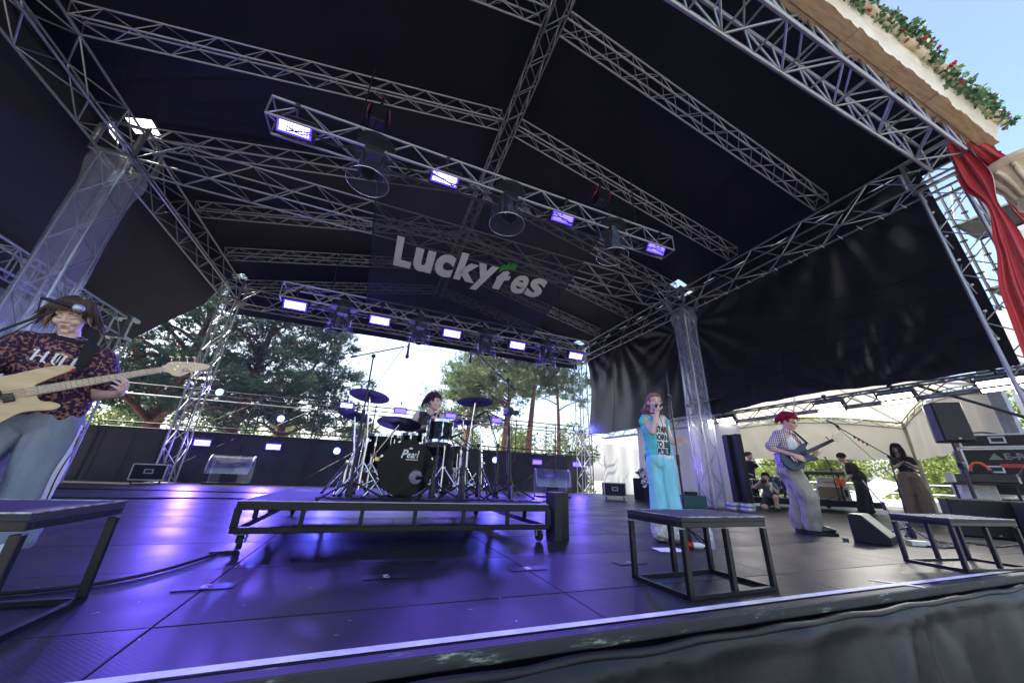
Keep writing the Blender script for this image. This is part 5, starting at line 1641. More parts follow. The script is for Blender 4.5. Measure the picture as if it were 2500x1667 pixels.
MB().box((10.95, -1.9, 1.03), (1.0, .32, .09), rotz(-1.0)).build("body", M['plastic_black'], ky, None, .01); MB().box((10.9, -1.95, 1.078), (.9, .14, .012), rotz(-1.0)).build("keys", M['white'], ky)
for s in (-1, 1):
    rod("leg", V((10.95, -1.9, .3)) + rotz(-1) @ V((s * .35, -.15, 0)), V((10.95, -1.9, 1.0)) + rotz(-1) @ V((s * .35, .15, 0)), .018, M['blackmetal'], ky); rod("leg", V((10.95, -1.9, .3)) + rotz(-1) @ V((s * .35, .15, 0)), V((10.95, -1.9, 1.0)) + rotz(-1) @ V((s * .35, -.15, 0)), .018, M['blackmetal'], ky)
am = thing("guitar_amp", "white guitar amplifier with a tan grille inside the tent", "amplifier", (11.3, -1.95, .3))
M['tan'] = mat('tan_grille_cloth', (.35, .26, .15), None, .8, 0, 60)
Ra = rotz(-1.05)
MB().box((11.35, -1.85, .5), (.75, .32, .4), Ra).build("cabinet", M['white'], am, None, .015); MB().box(V((11.35, -1.85, .49)) + Ra @ V((-.05, -.165, 0)), (.56, .012, .32), Ra).build("grille", M['tan'], am)
MB().box((11.35, -1.85, .82), (.62, .26, .22), Ra).build("amp_head", M['white'], am, None, .012); MB().box(V((11.35, -1.85, .81)) + Ra @ V((0, -.135, -.02)), (.4, .01, .03), Ra).build("strip", M['orange'], am); MB().box(V((11.35, -1.85, .5)) + Ra @ V((.29, -.166, 0)), (.08, .012, .2), Ra).build("vent", M['rubber'], am)
wt = MB(); wt.grid(lambda u, v: (17.5 + 2 * u, .8 - 2.2 * v, 1.1 - .9 * abs(v - .5) * 1.6 - .2 * u), 6, 8); wt.box((18, -.3, -.4), (2, 2.2, 1.4))
wt.alone("small_white_tent", M['tentwall'], "small white tent roof beyond the bending man", "tent", (18, -.3, -1.2))
# ================================================================== PEOPLE
def flesh(name, mb, voxel, m, parent, it=5, wr=None, cuts=(), drop=None, fac=.5):
    """closed shapes fused into one continuous surface"""
    me = mb.mesh(name + "_raw")
    ob = bpy.data.objects.new(name + "_raw", me)
    COL.objects.link(ob)
    md = ob.modifiers.new("r", 'REMESH'); md.mode = 'VOXEL'; md.voxel_size = voxel; md.adaptivity = 0
    if it:
        sm = ob.modifiers.new("s", 'SMOOTH'); sm.iterations = it; sm.factor = fac
    dg = bpy.context.evaluated_depsgraph_get()
    res = bpy.data.meshes.new_from_object(ob.evaluated_get(dg))
    bpy.data.objects.remove(ob); bpy.data.meshes.remove(me)
    res.name = name
    if wr:
        amp, sx, sy, sz, seed = wr
        nn = [v.normal.copy() for v in res.vertices]
        for v, n_ in zip(res.vertices, nn):
            c = v.co
            k = noise.noise(V((c.x * sx + seed, c.y * sy, c.z * sz))) + .5 * noise.noise(V((c.x * sx * 2.3, c.y * sy * 2.3 + seed, c.z * sz * 2.3)))
            v.co = c + n_ * (amp * (1 - 2.2 * abs(k)))
    if cuts or drop:
        bm = bmesh.new(); bm.from_mesh(res)
        for co, no in cuts:
            bmesh.ops.bisect_plane(bm, geom=bm.verts[:] + bm.edges[:] + bm.faces[:], plane_co=co, plane_no=no, clear_outer=True)
        if drop:
            fs = [f for f in bm.faces if drop(f.calc_center_median())]
            bmesh.ops.delete(bm, geom=fs, context='FACES')
        bm.to_mesh(res); bm.free()
    res.materials.clear()
    return to_obj(name, res, m, parent, 180)

def rot3(yaw, pitch, roll=0):
    return Matrix.Rotation(yaw, 3, 'Z') @ Matrix.Rotation(pitch, 3, 'X') @ Matrix.Rotation(roll, 3, 'Y')

def head_prims(mb, c, R, s=1.0):
    c = V(c)
    def p(x, y, z):
        return c + R @ (V((x, y, z)) * s)
    def e(x, y, z, rx, ry, rz):
        mb.sph(p(x, y, z), (rx * s, ry * s, rz * s), 18, 12, R)
    e(0, .014, .034, .076, .094, .086)
    e(0, -.018, -.028, .064, .072, .088)
    e(0, -.028, -.074, .05, .055, .042)
    e(0, -.07, -.103, .02, .016, .014)
    mb.cap_(p(0, -.086, .008), .009 * s, p(0, -.106, -.028), .0125 * s, 10)
    for k in (-1, 1):
        e(k * .0125, -.096, -.032, .0095, .011, .008)
        e(k * .036, -.062, -.03, .03, .028, .03)
        e(k * .079, .012, -.012, .009, .022, .032)
    mb.cap_(p(-.04, -.078, .024), .0125 * s, p(.04, -.078, .024), .0125 * s, 10)
    mb.cap_(p(-.017, -.086, -.06), .0075 * s, p(.017, -.086, -.06), .0075 * s, 8)
    mb.cap_(p(-.014, -.085, -.0715), .0075 * s, p(.014, -.085, -.0715), .0075 * s, 8)
    return p

def face_parts(parent, c, R, s, closed, lip=True, open_mouth=False):
    c = V(c)
    def p(x, y, z):
        return c + R @ (V((x, y, z)) * s)
    for k in (-1, 1):
        if closed:
            MB().tube([p(k * (.031 - .017), -.0815, -.006), p(k * .031, -.087, -.0115), p(k * (.031 + .017), -.078, -.006)], [.0012 * s, .0024 * s, .0014 * s], 6).build("lashes", M['eye_dark'], parent, 180)
        else:
            ey = MB().sph(p(k * .031, -.0735, -.002), (.0135 * s, .0115 * s, .0075 * s), 12, 8, R).build("eye", M['eye_white'], parent, 180)
            MB().sph(p(k * .031, -.0815, -.002), (.0058 * s, .0045 * s, .0062 * s), 10, 6, R).build("iris", M['eye_dark'], ey, 180)
            MB().tube([p(k * (.031 - .016), -.08, .001), p(k * .031, -.0865, .0058), p(k * (.031 + .017), -.0775, .002)], [.0012 * s, .0022 * s, .0013 * s], 6).build("lashes", M['eye_dark'], parent, 180)
        MB().tube([p(k * .014, -.0895, .022), p(k * .032, -.091, .0275), p(k * .05, -.08, .0235)], [.003 * s, .0035 * s, .0015 * s], 6).build("eyebrow", M['brow'], parent, 180)
    if open_mouth:
        MB().sph(p(0, -.0875, -.067), (.013 * s, .008 * s, .012 * s), 12, 8, R).build("mouth", M['eye_dark'], parent, 180)
        MB().tube([p(.0155 * math.cos(a * PI / 8), -.0905, -.067 + .0145 * math.sin(a * PI / 8)) for a in range(17)], .0036 * s, 6, False).build("lips", M['lip'], parent, 180)
    elif lip:
        MB().tube([p(-.021, -.086, -.0645), p(-.008, -.0945, -.0605), p(0, -.0945, -.0625), p(.008, -.0945, -.0605), p(.021, -.086, -.0645)], [.001 * s, .0038 * s, .0035 * s, .0038 * s, .001 * s], 8).build("lips", M['lip'], parent, 180)
        MB().tube([p(-.017, -.087, -.066), p(0, -.0945, -.0715), p(.017, -.087, -.066)], [.001 * s, .0046 * s, .001 * s], 8).build("lips", M['lip'], parent, 180)

def hair(parent, c, R, s, m, n, length, seed, fringe=-.2, spread=.012, lift=.0, w=.012, cap_r=(.083, .1, .094), back=.02, spike=0.0, part_front=None, cap_z=.04, flick=.12):
    """hair cap plus many tapered locks combed from the crown"""
    rg = random.Random(seed)
    c = V(c)
    cp_ = MB()
    cp_.sph(V((0, .022, cap_z)), cap_r, 20, 14)
    vs2 = []
    for v in cp_.v:
        k = 1 + .03 * noise.noise(v * 40 + V((seed, 0, 0)))
        v2 = V((v.x * k, v.y * k, v.z * k))
        if v2.y < -.055 and v2.z < .055:
            v2.y = -.045 + (v2.y + .055) * .2
        if v2.z < -.03 and v2.y < .02:
            v2.y = max(v2.y, .0)
        vs2.append(c + R @ (v2 * s))
    cp_.v = vs2
    hp = cp_.build("hair", m, parent, 180)
    lk = MB()
    for i in range(n):
        az = rg.uniform(-PI, PI)
        el = rg.uniform(.05, 1.35)
        front = max(0, -math.cos(az))          # az 0 = back, pi = front
        d = V((math.sin(az) * math.cos(el), math.cos(az) * math.cos(el), math.sin(el)))
        st = V((d.x * cap_r[0] * .97, .022 + d.y * cap_r[1] * .97, cap_z + d.z * cap_r[2] * .97))
        if front > .05 and el < .5:
            continue
        L = length * rg.uniform(.7, 1.15)
        if front > .38:
            L = min(L, (st.z - fringe * 1.0) * rg.uniform(.85, 1.1)) if st.z > fringe else .02
            L = max(.02, L)
        out = V((d.x, d.y, 0)); out = out.normalized() if out.length > .01 else V((0, 1, 0))
        pts, rs = [], []
        grav = R.transposed() @ V((0, 0, -1))
        tang = (grav - d * grav.dot(d))
        tang = tang.normalized() if tang.length > .05 else out
        p = st.copy(); dirv = (tang * .9 + d * (.25 + lift + spike) + V((rg.uniform(-.35, .35), rg.uniform(-.35, .35), rg.uniform(-.1, .1)))).normalized()
        seg = 6
        sw = rg.uniform(-.25, .25)
        for k in range(seg + 1):
            pts.append(c + R @ (p * s)); rs.append(w * s * (1 - .85 * k / seg) * (.55 if k == 0 else 1))
            tgt = grav + out * flick + V((sw * .6, 0, 0))
            dirv = dirv.lerp(tgt.normalized(), .5 if not spike else .25).normalized()
            p = p + dirv * (L / seg)
            # keep outside the skull
            q = V((p.x / (cap_r[0] + spread), (p.y - .022) / (cap_r[1] + spread), (p.z - cap_z) / (cap_r[2] + spread)))
            if q.length < 1 and p.z > -.09:
                q = q.normalized(); p = V((q.x * (cap_r[0] + spread), .022 + q.y * (cap_r[1] + spread), cap_z + q.z * (cap_r[2] + spread)))
        lk.tube(pts, rs, 4)
    lk.build("locks", m, hp, 180)
    return hp

def arm(mb, sh, el, wr, r=(.05, .042, .038, .026)):
    mb.cap_(sh, r[0], el, r[1], 12)
    m_ = V(el).lerp(V(wr), .3)
    mb.cap_(el, r[1] * .95, m_, r[2], 12); mb.cap_(m_, r[2], wr, r[3], 12)

def hand(mb, wr, fwd, n, curl=.5, s=1.0, thumb=1, spread=.0, curls=None, tcurl=.3):
    """palm and five fingers; n = way the palm faces, thumb = +1/-1 side"""
    wr, f, n = V(wr), V(fwd).normalized(), V(n)
    n = (n - f * n.dot(f)).normalized()
    side = f.cross(n) * thumb
    F = [(.088, .030, (.043, .026, .020)), (.092, .010, (.047, .030, .021)), (.086, -.010, (.043, .028, .020)), (.076, -.029, (.034, .021, .018))]
    mb.cap_(wr, .024 * s, wr + f * .035 * s, .024 * s)
    for i, (kl, off, segs) in enumerate(F):
        k = wr + (f * kl + side * off) * s
        mb.cap_(wr + (f * .02 + side * off * .55) * s, .0165 * s, k, .0118 * s, 10)
        d = (f + side * spread * (1.5 - i)).normalized()
        cc = curls[i] if curls else curl * (1 + .12 * i)
        p = k
        rr_ = .0098
        for j, L in enumerate(segs):
            a = cc * (.75, 1.0, .7)[j]
            ax = d.cross(n).normalized() if abs(d.dot(n)) < .99 else side
            d2 = (d * math.cos(a) + n * math.sin(a)).normalized()
            n = n
            q = p + d2 * L * s
            mb.cap_(p, rr_ * s, q, (rr_ - .0009) * s, 8)
            # turn the bending plane with the finger
            nn_ = (n * math.cos(a) - d * math.sin(a)).normalized()
            d, p = d2, q
            n, keep = nn_, n
            rr_ -= .0009
        n = V(n)
        # restore the palm normal for the next finger
        n = (side * thumb).cross(f).normalized()
    tb = wr + (f * .028 + side * .026) * s
    td = (f * .55 + side * .7 + n * tcurl).normalized()
    mb.cap_(wr + f * .015 * s, .018 * s, tb, .0155 * s, 10)
    t1 = tb + td * .042 * s
    td2 = (td * .75 + f * .5 + n * tcurl * .8).normalized()
    mb.cap_(tb, .0145 * s, t1, .0115 * s, 10); mb.cap_(t1, .0112 * s, t1 + td2 * .03 * s, .0092 * s, 8)

def decal(name, target, mb, m, parent, direction, lift=.004):
    """flat print laid onto the surface behind it"""
    me = mb.mesh(name, clean=False)
    bm = bmesh.new(); bm.from_mesh(me)
    bmesh.ops.triangulate(bm, faces=bm.faces)
    for _ in range(2):
        bmesh.ops.subdivide_edges(bm, edges=[e for e in bm.edges if e.calc_length() > .012], cuts=1)
        bmesh.ops.triangulate(bm, faces=bm.faces)
    tm_ = target.data
    bvh = BVHTree.FromPolygons([v.co for v in tm_.vertices], [tuple(p.vertices) for p in tm_.polygons])
    d = V(direction).normalized()
    miss = []
    for v in bm.verts:
        h = bvh.ray_cast(v.co - d * .5, d)
        if h[0] is not None:
            v.co = h[0] - d * lift
        else:
            miss.append(v)
    bmesh.ops.delete(bm, geom=miss, context='VERTS')
    bm.to_mesh(me); bm.free()
    return to_obj(name, me, m, parent)

M['brow'] = mat('eyebrow_hair', (.05, .035, .028), None, .7, 0, 30)
def leopard():
    m, nt, b, o = nodes_of("leopard_print")
    vec = coords(nt, (1, 1, 1))
    wn_ = N(nt, "ShaderNodeTexNoise", Scale=22, Detail=3); nt.links.new(vec, wn_.inputs["Vector"])
    ad = N(nt, "ShaderNodeMix", data_type='RGBA', blend_type='LINEAR_LIGHT'); ad.inputs[0].default_value = .022
    nt.links.new(vec, ad.inputs[6]); nt.links.new(wn_.outputs["Color"], ad.inputs[7])
    vo = N(nt, "ShaderNodeTexVoronoi", Scale=50); nt.links.new(ad.outputs[2], vo.inputs["Vector"])
    n2 = N(nt, "ShaderNodeTexNoise", Scale=60, Detail=2); nt.links.new(vec, n2.inputs["Vector"])
    sm_ = N(nt, "ShaderNodeMath", operation='MULTIPLY_ADD'); sm_.inputs[1].default_value = .35; sm_.inputs[2].default_value = -.17
    nt.links.new(n2.outputs[0], sm_.inputs[0])
    s2 = N(nt, "ShaderNodeMath", operation='ADD'); nt.links.new(vo.outputs["Distance"], s2.inputs[0]); nt.links.new(sm_.outputs[0], s2.inputs[1])
    r = ramp(nt, s2.outputs[0], [(.0, (.07, .024, .06)), (.15, (.05, .018, .055)), (.22, (.018, .007, .03)), (.56, (.02, .008, .03)), (.64, (.2, .09, .065)), (.9, (.3, .15, .1))])
    nt.links.new(r.outputs[0], b.inputs["Base Color"]); b.inputs["Roughness"].default_value = .7
    b.inputs["Specular IOR Level"].default_value = .2
    return m
M['leopard'] = leopard()
def plaid():
    m, nt, b, o = nodes_of("small_check_shirt")
    fac = None
    for axis in ((1, 0, 0), (0, 0, 1), (0, 1, 0)):
        tc = N(nt, "ShaderNodeTexCoord"); dt = N(nt, "ShaderNodeVectorMath", operation='DOT_PRODUCT'); dt.inputs[1].default_value = axis
        nt.links.new(tc.outputs["Object"], dt.inputs[0])
        ml = N(nt, "ShaderNodeMath", operation='MULTIPLY'); ml.inputs[1].default_value = 40; nt.links.new(dt.outputs["Value"], ml.inputs[0])
        fr_ = N(nt, "ShaderNodeMath", operation='FRACT'); nt.links.new(ml.outputs[0], fr_.inputs[0])
        gt = N(nt, "ShaderNodeMath", operation='LESS_THAN'); gt.inputs[1].default_value = .36; nt.links.new(fr_.outputs[0], gt.inputs[0])
        if fac is None:
            fac = gt.outputs[0]
        elif axis == (0, 0, 1):
            mx = N(nt, "ShaderNodeMath", operation='MAXIMUM'); nt.links.new(fac, mx.inputs[0]); nt.links.new(gt.outputs[0], mx.inputs[1]); fac = mx.outputs[0]
    r = ramp(nt, fac, [(.0, (.62, .6, .66)), (1.0, (.13, .05, .10))])
    nt.links.new(r.outputs[0], b.inputs["Base Color"]); b.inputs["Roughness"].default_value = .8
    return m
M['plaid'] = plaid()
M['denim'] = mat('washed_denim', (.27, .31, .37), (.14, .17, .22), .85, 0, 5, bump=.25, bscale=120, stretch=(1, 1, .35))
M['white_cloth'] = mat('white_cotton', (.7, .7, .72), (.6, .6, .62), .85, 0, 12, bump=.1)
M['turq'] = mat('turquoise_cloth', (.10, .52, .55), (.08, .46, .5), .8, 0, 6, bump=.1)
M['cyan_pants'] = mat('light_cyan_cloth', (.24, .62, .74), (.2, .56, .68), .8, 0, 6, bump=.12)
M['fur'] = mat('white_fur', (.68, .66, .62), (.42, .38, .34), .95, 0, 26, bump=1.0, bscale=50)
M['khaki'] = mat('dirty_wide_trousers', (.40, .37, .30), (.2, .175, .14), .85, 0, 3.2, bump=.15, bscale=30)
M['beige'] = mat('brown_trousers', (.25, .18, .115), (.19, .135, .085), .85, 0, 5, bump=.1)
M['black_cloth'] = mat('black_cotton', (.011, .011, .013), (.007, .007, .008), .85, 0, 10, bump=.15)
M['grey_cloth'] = mat('grey_cotton', (.11, .13, .16), (.09, .1, .13), .85, 0, 10, bump=.15)
M['shoe_black'] = mat('black_leather', (.012, .012, .013), None, .35, 0, 10)
M['studded'] = mat('studded_black', (.02, .018, .02), None, .6, 0, 10)
M['hair_brown'] = hair_mat('brown_hair', (.10, .065, .042), (.045, .028, .02))
M['hair_blond'] = hair_mat('blonde_streak', (.4, .24, .09), (.25, .14, .05))
M['hair_pink'] = hair_mat('pinkish_brown_hair', (.36, .19, .18), (.2, .1, .1))
M['hair_red'] = hair_mat('crimson_hair', (.34, .008, .035), (.07, .004, .012))
M['hair_purple'] = hair_mat('dark_purple_hair', (.06, .03, .07), (.02, .012, .025))
M['hair_black'] = hair_mat('black_hair', (.014, .012, .012), (.007, .006, .006))
M['bass_wood'] = mat('natural_ash_body', (.62, .46, .24), (.48, .33, .15), .32, 0, 2.5, stretch=(1, 1, 9), coat=.3)
M['maple'] = mat('maple_neck', (.68, .54, .36), (.6, .46, .29), .4, 0, 3, stretch=(2, 2, 12))
M['rosewood'] = mat('rosewood_board', (.06, .035, .025), None, .5, 0, 20)
M['navy'] = mat('dark_navy_guitar', (.012, .016, .035), None, .3, 0, 5, coat=.3)

def person(name, label, P, rz, group=None):
    return thing(name, label, "person", P, rz, group)

def strings_frets(t, M4, u0, u1, w0, w1, n_str, frets, z, bridge_u, fret_m):
    for k in range(n_str):
        f = k / (n_str - 1) - .5
        MB().cyl(M4 @ V((bridge_u, f * w0 * .95, z + .004)), M4 @ V((u1, f * w1 * .85, z + .004)), .0011 + .0004 * (n_str - k) / n_str, n=4).build("string", M['chrome'], t)
    L = (u1 - bridge_u)
    fr = MB()
    for k in range(1, frets + 1):
        u = u1 - L * (1 - 2 ** (-k / 12))
        if u < u0:
            break
        w = w1 + (w0 - w1) * (u1 - u) / (u1 - u0)
        fr.box(M4 @ V((u, 0, z)), (.0022, .0022, .0022)) if False else fr.cyl(M4 @ V((u, -w / 2, z)), M4 @ V((u, w / 2, z)), .0013, n=4)
    fr.build("frets", fret_m, t)

def smooth_poly(pts, n=4):
    k = len(pts); o = []
    for i in range(k):
        p0, p1, p2, p3 = [V((*pts[(i + j - 1) % k], 0)) for j in range(4)]
        for s in range(n):
            f = s / n
            q = .5 * ((2 * p1) + (p2 - p0) * f + (2 * p0 - 5 * p1 + 4 * p2 - p3) * f * f + (3 * p1 - p0 - 3 * p2 + p3) * f ** 3)
            o.append((q.x, q.y))
    return o

def in_local(P, rz, q):
    return V(P) + rotz(rz) @ V(q)

# ------------------------------------------------------------------ bass player
BP, BR = (-3.80, -5.13, 0), .502
pb = person("person", "person with shaggy brown hair in a leopard print shirt playing a pale bass", BP, BR)
HR = rot3(-.30, .36, -.10); HC = V((-.295, -.02, 1.575)); HS = 1.04
b = MB(); head_prims(b, HC, HR, HS)
b.cap_((-.255, .04, 1.38), .062, (-.285, .03, 1.5), .055)
b.sph((-.25, .04, 1.24), (.165, .1, .2), 16, 12); b.sph((-.24, .04, .98), (.14, .1, .2), 16, 12); b.sph((-.23, .04, .82), (.15, .11, .12), 16, 10)
b.cap_((-.42, .04, 1.36), .06, (-.08, .04, 1.345), .06)
arm(b, (-.44, .03, 1.34), (-.575, -.03, 1.09), (-.50, -.19, .985))
hand(b, (-.50, -.19, .985), (.75, -.1, .02), (-.05, .5, -.9), .55, .98, 1)
arm(b, (-.06, .03, 1.33), (-.015, .04, 1.04), (.10, -.165, 1.055))
hand(b, (.10, -.17, 1.058), (.06, -.85, .34), (-.8, -.1, .55), .8, 1.0, -1, .06, curls=[.72, .78, .85, .9], tcurl=.5)
for hx, kx, fx, fy in ((-.13, -.09, -.075, .0), (-.34, -.40, -.45, -.03)):
    b.cap_((hx, .04, .82), .085, (kx, .03, .46), .06); b.cap_((kx, .03, .46), .055, (fx, fy + .02, .08), .04); b.cap_((fx, fy + .03, .05), .04, (fx, fy - .1, .045), .035)
body = flesh("body", b, .0048, M['skin_b'], pb, 4)
face_parts(pb, HC, HR, HS, True)
hp = hair(pb, HC, HR, HS, M['hair_brown'], 860, .16, 3, .006, .018, .2, .0075, flick=.4)
st_ = MB()
for k in range(26):
    q = V((-.078 + rnd.uniform(-.012, .01), -.03 + rnd.uniform(-.03, .03), .03 + rnd.uniform(-.02, .03)))
    st_.tube([HC + HR @ (q * HS), HC + HR @ ((q + V((-.022, -.005, -.025))) * HS), HC + HR @ ((q + V((-.03, .004, -.085 - rnd.random() * .05))) * HS)], [.004, .006, .001], 4)
st_.build("blonde_locks", M['hair_blond'], hp, 180)
s = MB()
s.sph((-.25, .035, 1.2), (.205, .14, .25), 18, 14); s.sph((-.22, .035, .95), (.215, .155, .22), 18, 14); s.cap_((-.43, .035, 1.345), .078, (-.07, .035, 1.33), .076); s.cap_((-.35, .04, 1.39), .05, (-.155, .04, 1.385), .05)
s.cap_((-.44, .03, 1.33), .085, (-.545, -.01, 1.135), .098); s.cap_((-.065, .03, 1.315), .083, (-.012, .03, 1.17), .092)
shirt = flesh("shirt", s, .009, M['leopard'], pb, 5, (.006, 5, 5, 3.2, 2), cuts=[((0, 0, .838), (0, 0, -1))])
MB().tube([(-.255 + .094 * math.cos(a * PI / 12), .03 + .075 * math.sin(a * PI / 12) - .012, 1.432 - .030 * (1 - math.sin(a * PI / 12)) + .018) for a in range(25)], .013, 8, False).build("collar", M['black_cloth'], pb, 180)
MB().tube([(-.258 + .078 * math.cos(a * PI / 12), .025 + .07 * math.sin(a * PI / 12) - .012, 1.452 - .026 * (1 - math.sin(a * PI / 12)) + .015) for a in range(25)], .004, 6, False).build("necklace", M['chrome'], pb, 180)
# blackletter style chest print
pr = MB(); PM = frame4((-.378, -.3, 1.205), (.965, 0, -.10), (.1, 0, 1))
def strokes(polys, ox, sc):
    for po in polys:
        pr.add([PM @ V((ox + x * sc, y * sc, 0)) for x, y in po], [tuple(range(len(po)))])
stem = lambda x: [(x, .1), (x + .06, 0), (x + .17, .08), (x + .15, .12), (x + .15, .82), (x + .2, .88), (x + .08, 1), (x, .9)]
strokes([stem(.1), stem(.6), [(.25, .45), (.4, .56), (.6, .5), (.6, .42), (.4, .47), (.25, .36)], [(-.08, .86), (0, .98), (.09, .86), (.02, .8)], [(.76, .1), (.88, .0), (.93, .06), (.8, .2)]], 0, .088)
strokes([[(.1, .25), (.24, .06), (.42, 0), (.4, .1), (.28, .18), (.24, .3), (.24, .8), (.32, .92), (.16, 1), (.06, .86), (.1, .75)], stem(.55), [(.28, .97), (.42, 1.04), (.58, .95), (.44, .93)], [(.36, .2), (.42, .24), (.42, .84), (.36, .8)], [(.72, .1), (.84, 0), (.9, .07), (.78, .2)]], .088, .088)
strokes([[(.2, .1), (.3, 0), (.38, .12), (.36, .85), (.44, .95), (.28, 1.0), (.2, .88)], [(.3, .9), (.5, 1.04), (.7, .96), (.8, 1.0), (.68, .86), (.5, .92)], [(.38, .5), (.5, .58), (.62, .5), (.5, .46)], [(-.05, -.12), (.1, -.2), (.3, -.1), (.24, -.04), (.08, -.1)]], .168, .088)
decal("shirt_print", shirt, pr, M['white_cloth'], pb, (0, 1, 0), .005)
j = MB()
j.sph((-.235, .04, .84), (.19, .145, .12), 16, 12)
for hx, kx, fx, fy in ((-.135, -.105, -.085, .0), (-.34, -.42, -.48, -.03)):
    j.cap_((hx, .04, .82), .125, (kx, .03, .46), .118); j.cap_((kx, .03, .46), .118, (fx, fy + .01, .16), .128); j.cap_((fx, fy + .01, .16), .128, (fx, fy - .01, .1), .115)
jeans = flesh("jeans", j, .011, M['denim'], pb, 5, (.017, 6, 6, 2.0, 8), cuts=[((0, 0, .045), (0, 0, -1))])
sw = MB(); sw.grid(lambda u, v: (-.01 + .052 * u - .03 * v + .006 * math.sin(v * 9), -.10 + .05 * u, .82 - .62 * v), 3, 24); 
decal("side_stripe", jeans, sw, M['white_cloth'], pb, (0, 1, 0), .006)
sw = MB(); sw.grid(lambda u, v: (.012 + .007 * u - .03 * v + .006 * math.sin(v * 9), -.10, .81 - .6 * v), 1, 24)
decal("side_piping", jeans, sw, M['black_cloth'], pb, (0, 1, 0), .009)
for fx, fy in ((-.075, 0), (-.46, -.03)):
    sh_ = MB(); sh_.sph((fx, fy - .05, .055), (.055, .14, .05), 16, 10); sh_.sph((fx, fy + .04, .07), (.05, .06, .06), 12, 8); flesh("shoe", sh_, .01, M['white_cloth'], pb, 3, cuts=[((0, 0, .012), (0, 0, -1))])
    MB().prism(smooth_poly([(-.055, -.02), (-.05, .12), (.05, .12), (.055, -.02), (.045, -.17), (0, -.2), (-.045, -.17)]), 0, .03, Matrix.Translation((fx, fy - .03, .003))).build("sole", M['white'], pb)
# strap
sp = MB(); sp.grid(lambda u, v: (-.185 + .088 * u + (.02 - .045 * u) * v * 1.0, -.34, 1.452 - .03 * u - .26 * v), 4, 20)
decal("strap", shirt, sp, M['black_cloth'], pb, (0, 1, 0), .014)
# bass guitar: held, so a thing of its own, built in the player's frame
def held(name, label, cat, P, rz):
    return thing(name, label, cat, P, rz)
bg_ = held("bass_guitar", "pale natural wood bass guitar with maple neck", "bass guitar", BP, BR)
GM = frame4((-.27, -.205, .994), (.883, .0, .469), (-.469, 0, .883))
outl = smooth_poly([(.19, .12), (.13, .145), (.03, .142), (-.08, .128), (-.17, .145), (-.26, .165), (-.345, .11), (-.375, 0), (-.35, -.11), (-.27, -.172), (-.17, -.165), (-.08, -.125), (-.02, -.128), (.05, -.145), (.085, -.125), (.06, -.095), (.015, -.07), (.005, -.035), (.005, .03), (.04, .052), (.1, .075), (.165, .098)], 4)
MB().prism(outl, -.022, .02, GM).build("body", M['bass_wood'], bg_, 35, .009)
MB().prism([(-.035, -.03), (-.035, .03), (.61, .0215), (.61, -.0215)], .014, .03, GM).build("fretboard", M['maple'], bg_, None, .003)
MB().prism([(.0, -.026), (.0, .026), (.61, .02), (.61, -.02)], -.004, .014, GM).build("neck", M['maple'], bg_, None, .006)
hs = smooth_poly([(.605, .021), (.635, .035), (.655, .05), (.72, .04), (.80, .015), (.86, -.01), (.895, -.035), (.87, -.058), (.82, -.062), (.77, -.058), (.735, -.068), (.695, -.08), (.655, -.062), (.63, -.03), (.605, -.021)], 3)
MB().prism(hs, .004, .02, GM).build("headstock", M['maple'], bg_, None, .003)
strings_frets(bg_, GM, .0, .61, .056, .04, 5, 21, .0315, -.26, M['chrome'])
for u in (-.14, -.1):
    MB().box(GM @ V((u, .012 if u < -.12 else -.016, .024)), (.045, .02, .055), Matrix((GM.col[0][:3], GM.col[2][:3], GM.col[1][:3])).transposed()).build("pickup", M['plastic_black'], bg_, None, .003)
MB().box(GM @ V((-.27, 0, .026)), (.05, .02, .08), Matrix((GM.col[0][:3], GM.col[2][:3], GM.col[1][:3])).transposed()).build("bridge", M['chrome'], bg_, None, .003)
MB().cyl(GM @ V((.61, -.021, .033)), GM @ V((.61, .021, .033)), .0025, n=6).build("nut", M['white'], bg_)
for k, (u, v_) in enumerate(((.665, .032), (.71, .024), (.755, .012), (.80, -.002), (.76, -.04))):
    tn = MB().cyl(GM @ V((u, v_, .02)), GM @ V((u, v_, .034)), .007, n=10).build("tuner", M['gold'], bg_, 40)
    e_ = 1 if k < 4 else -1
    MB().cyl(GM @ V((u, v_, .012)), GM @ V((u + .01, v_ + e_ * .05, .012)), .003, n=6).sph(GM @ V((u + .012, v_ + e_ * .058, .012)), (.014, .004, .01), 8, 6).build("tuner_key", M['gold'], tn, 60)
for u, v_ in ((.695, .005), (.672, -.018)):
    MB().cyl(GM @ V((u, v_, .02)), GM @ V((u, v_, .026)), .010, n=12).build("string_tree", M['gold'], bg_, 40)
lg = MB(); glyphs(lg, "Sd", (.70, .775, -.055, -.02), GM, .0215, 0, .5); lg.build("logo", M['rosewood'], bg_)
MB().sph((-.158, -.245, 1.165), .011, 10, 7).build("strap_button", M['redplastic'], bg_, 60)

# ------------------------------------------------------------------ singer
SP, SR = (1.36, -5.38, 0), -.769
ps_ = person("person", "singer in turquoise vest and light blue wide trousers holding a microphone", SP, SR)
HR = rot3(.32, -.06, .08); HC = V((.012, 0, 1.515)); HS = .93
b = MB(); head_prims(b, HC, HR, HS)
b.cap_((-.012, .03, 1.33), .05, (.005, .02, 1.44), .045)
b.sph((-.02, .04, 1.2), (.12, .085, .16), 16, 12); b.sph((0, .03, 1.0), (.1, .08, .16), 16, 12); b.sph((.01, .02, .86), (.125, .1, .11), 16, 10)
b.cap_((-.11, .035, 1.335), .04, (.08, .045, 1.33), .04)
arm(b, (-.125, .02, 1.325), (-.045, -.09, 1.15), (.03, -.115, 1.375), (.043, .037, .035, .023))
hand(b, (.03, -.115, 1.375), (.12, -.05, .95), (.75, .35, 0), .9, .86, -1, 0, tcurl=.6)
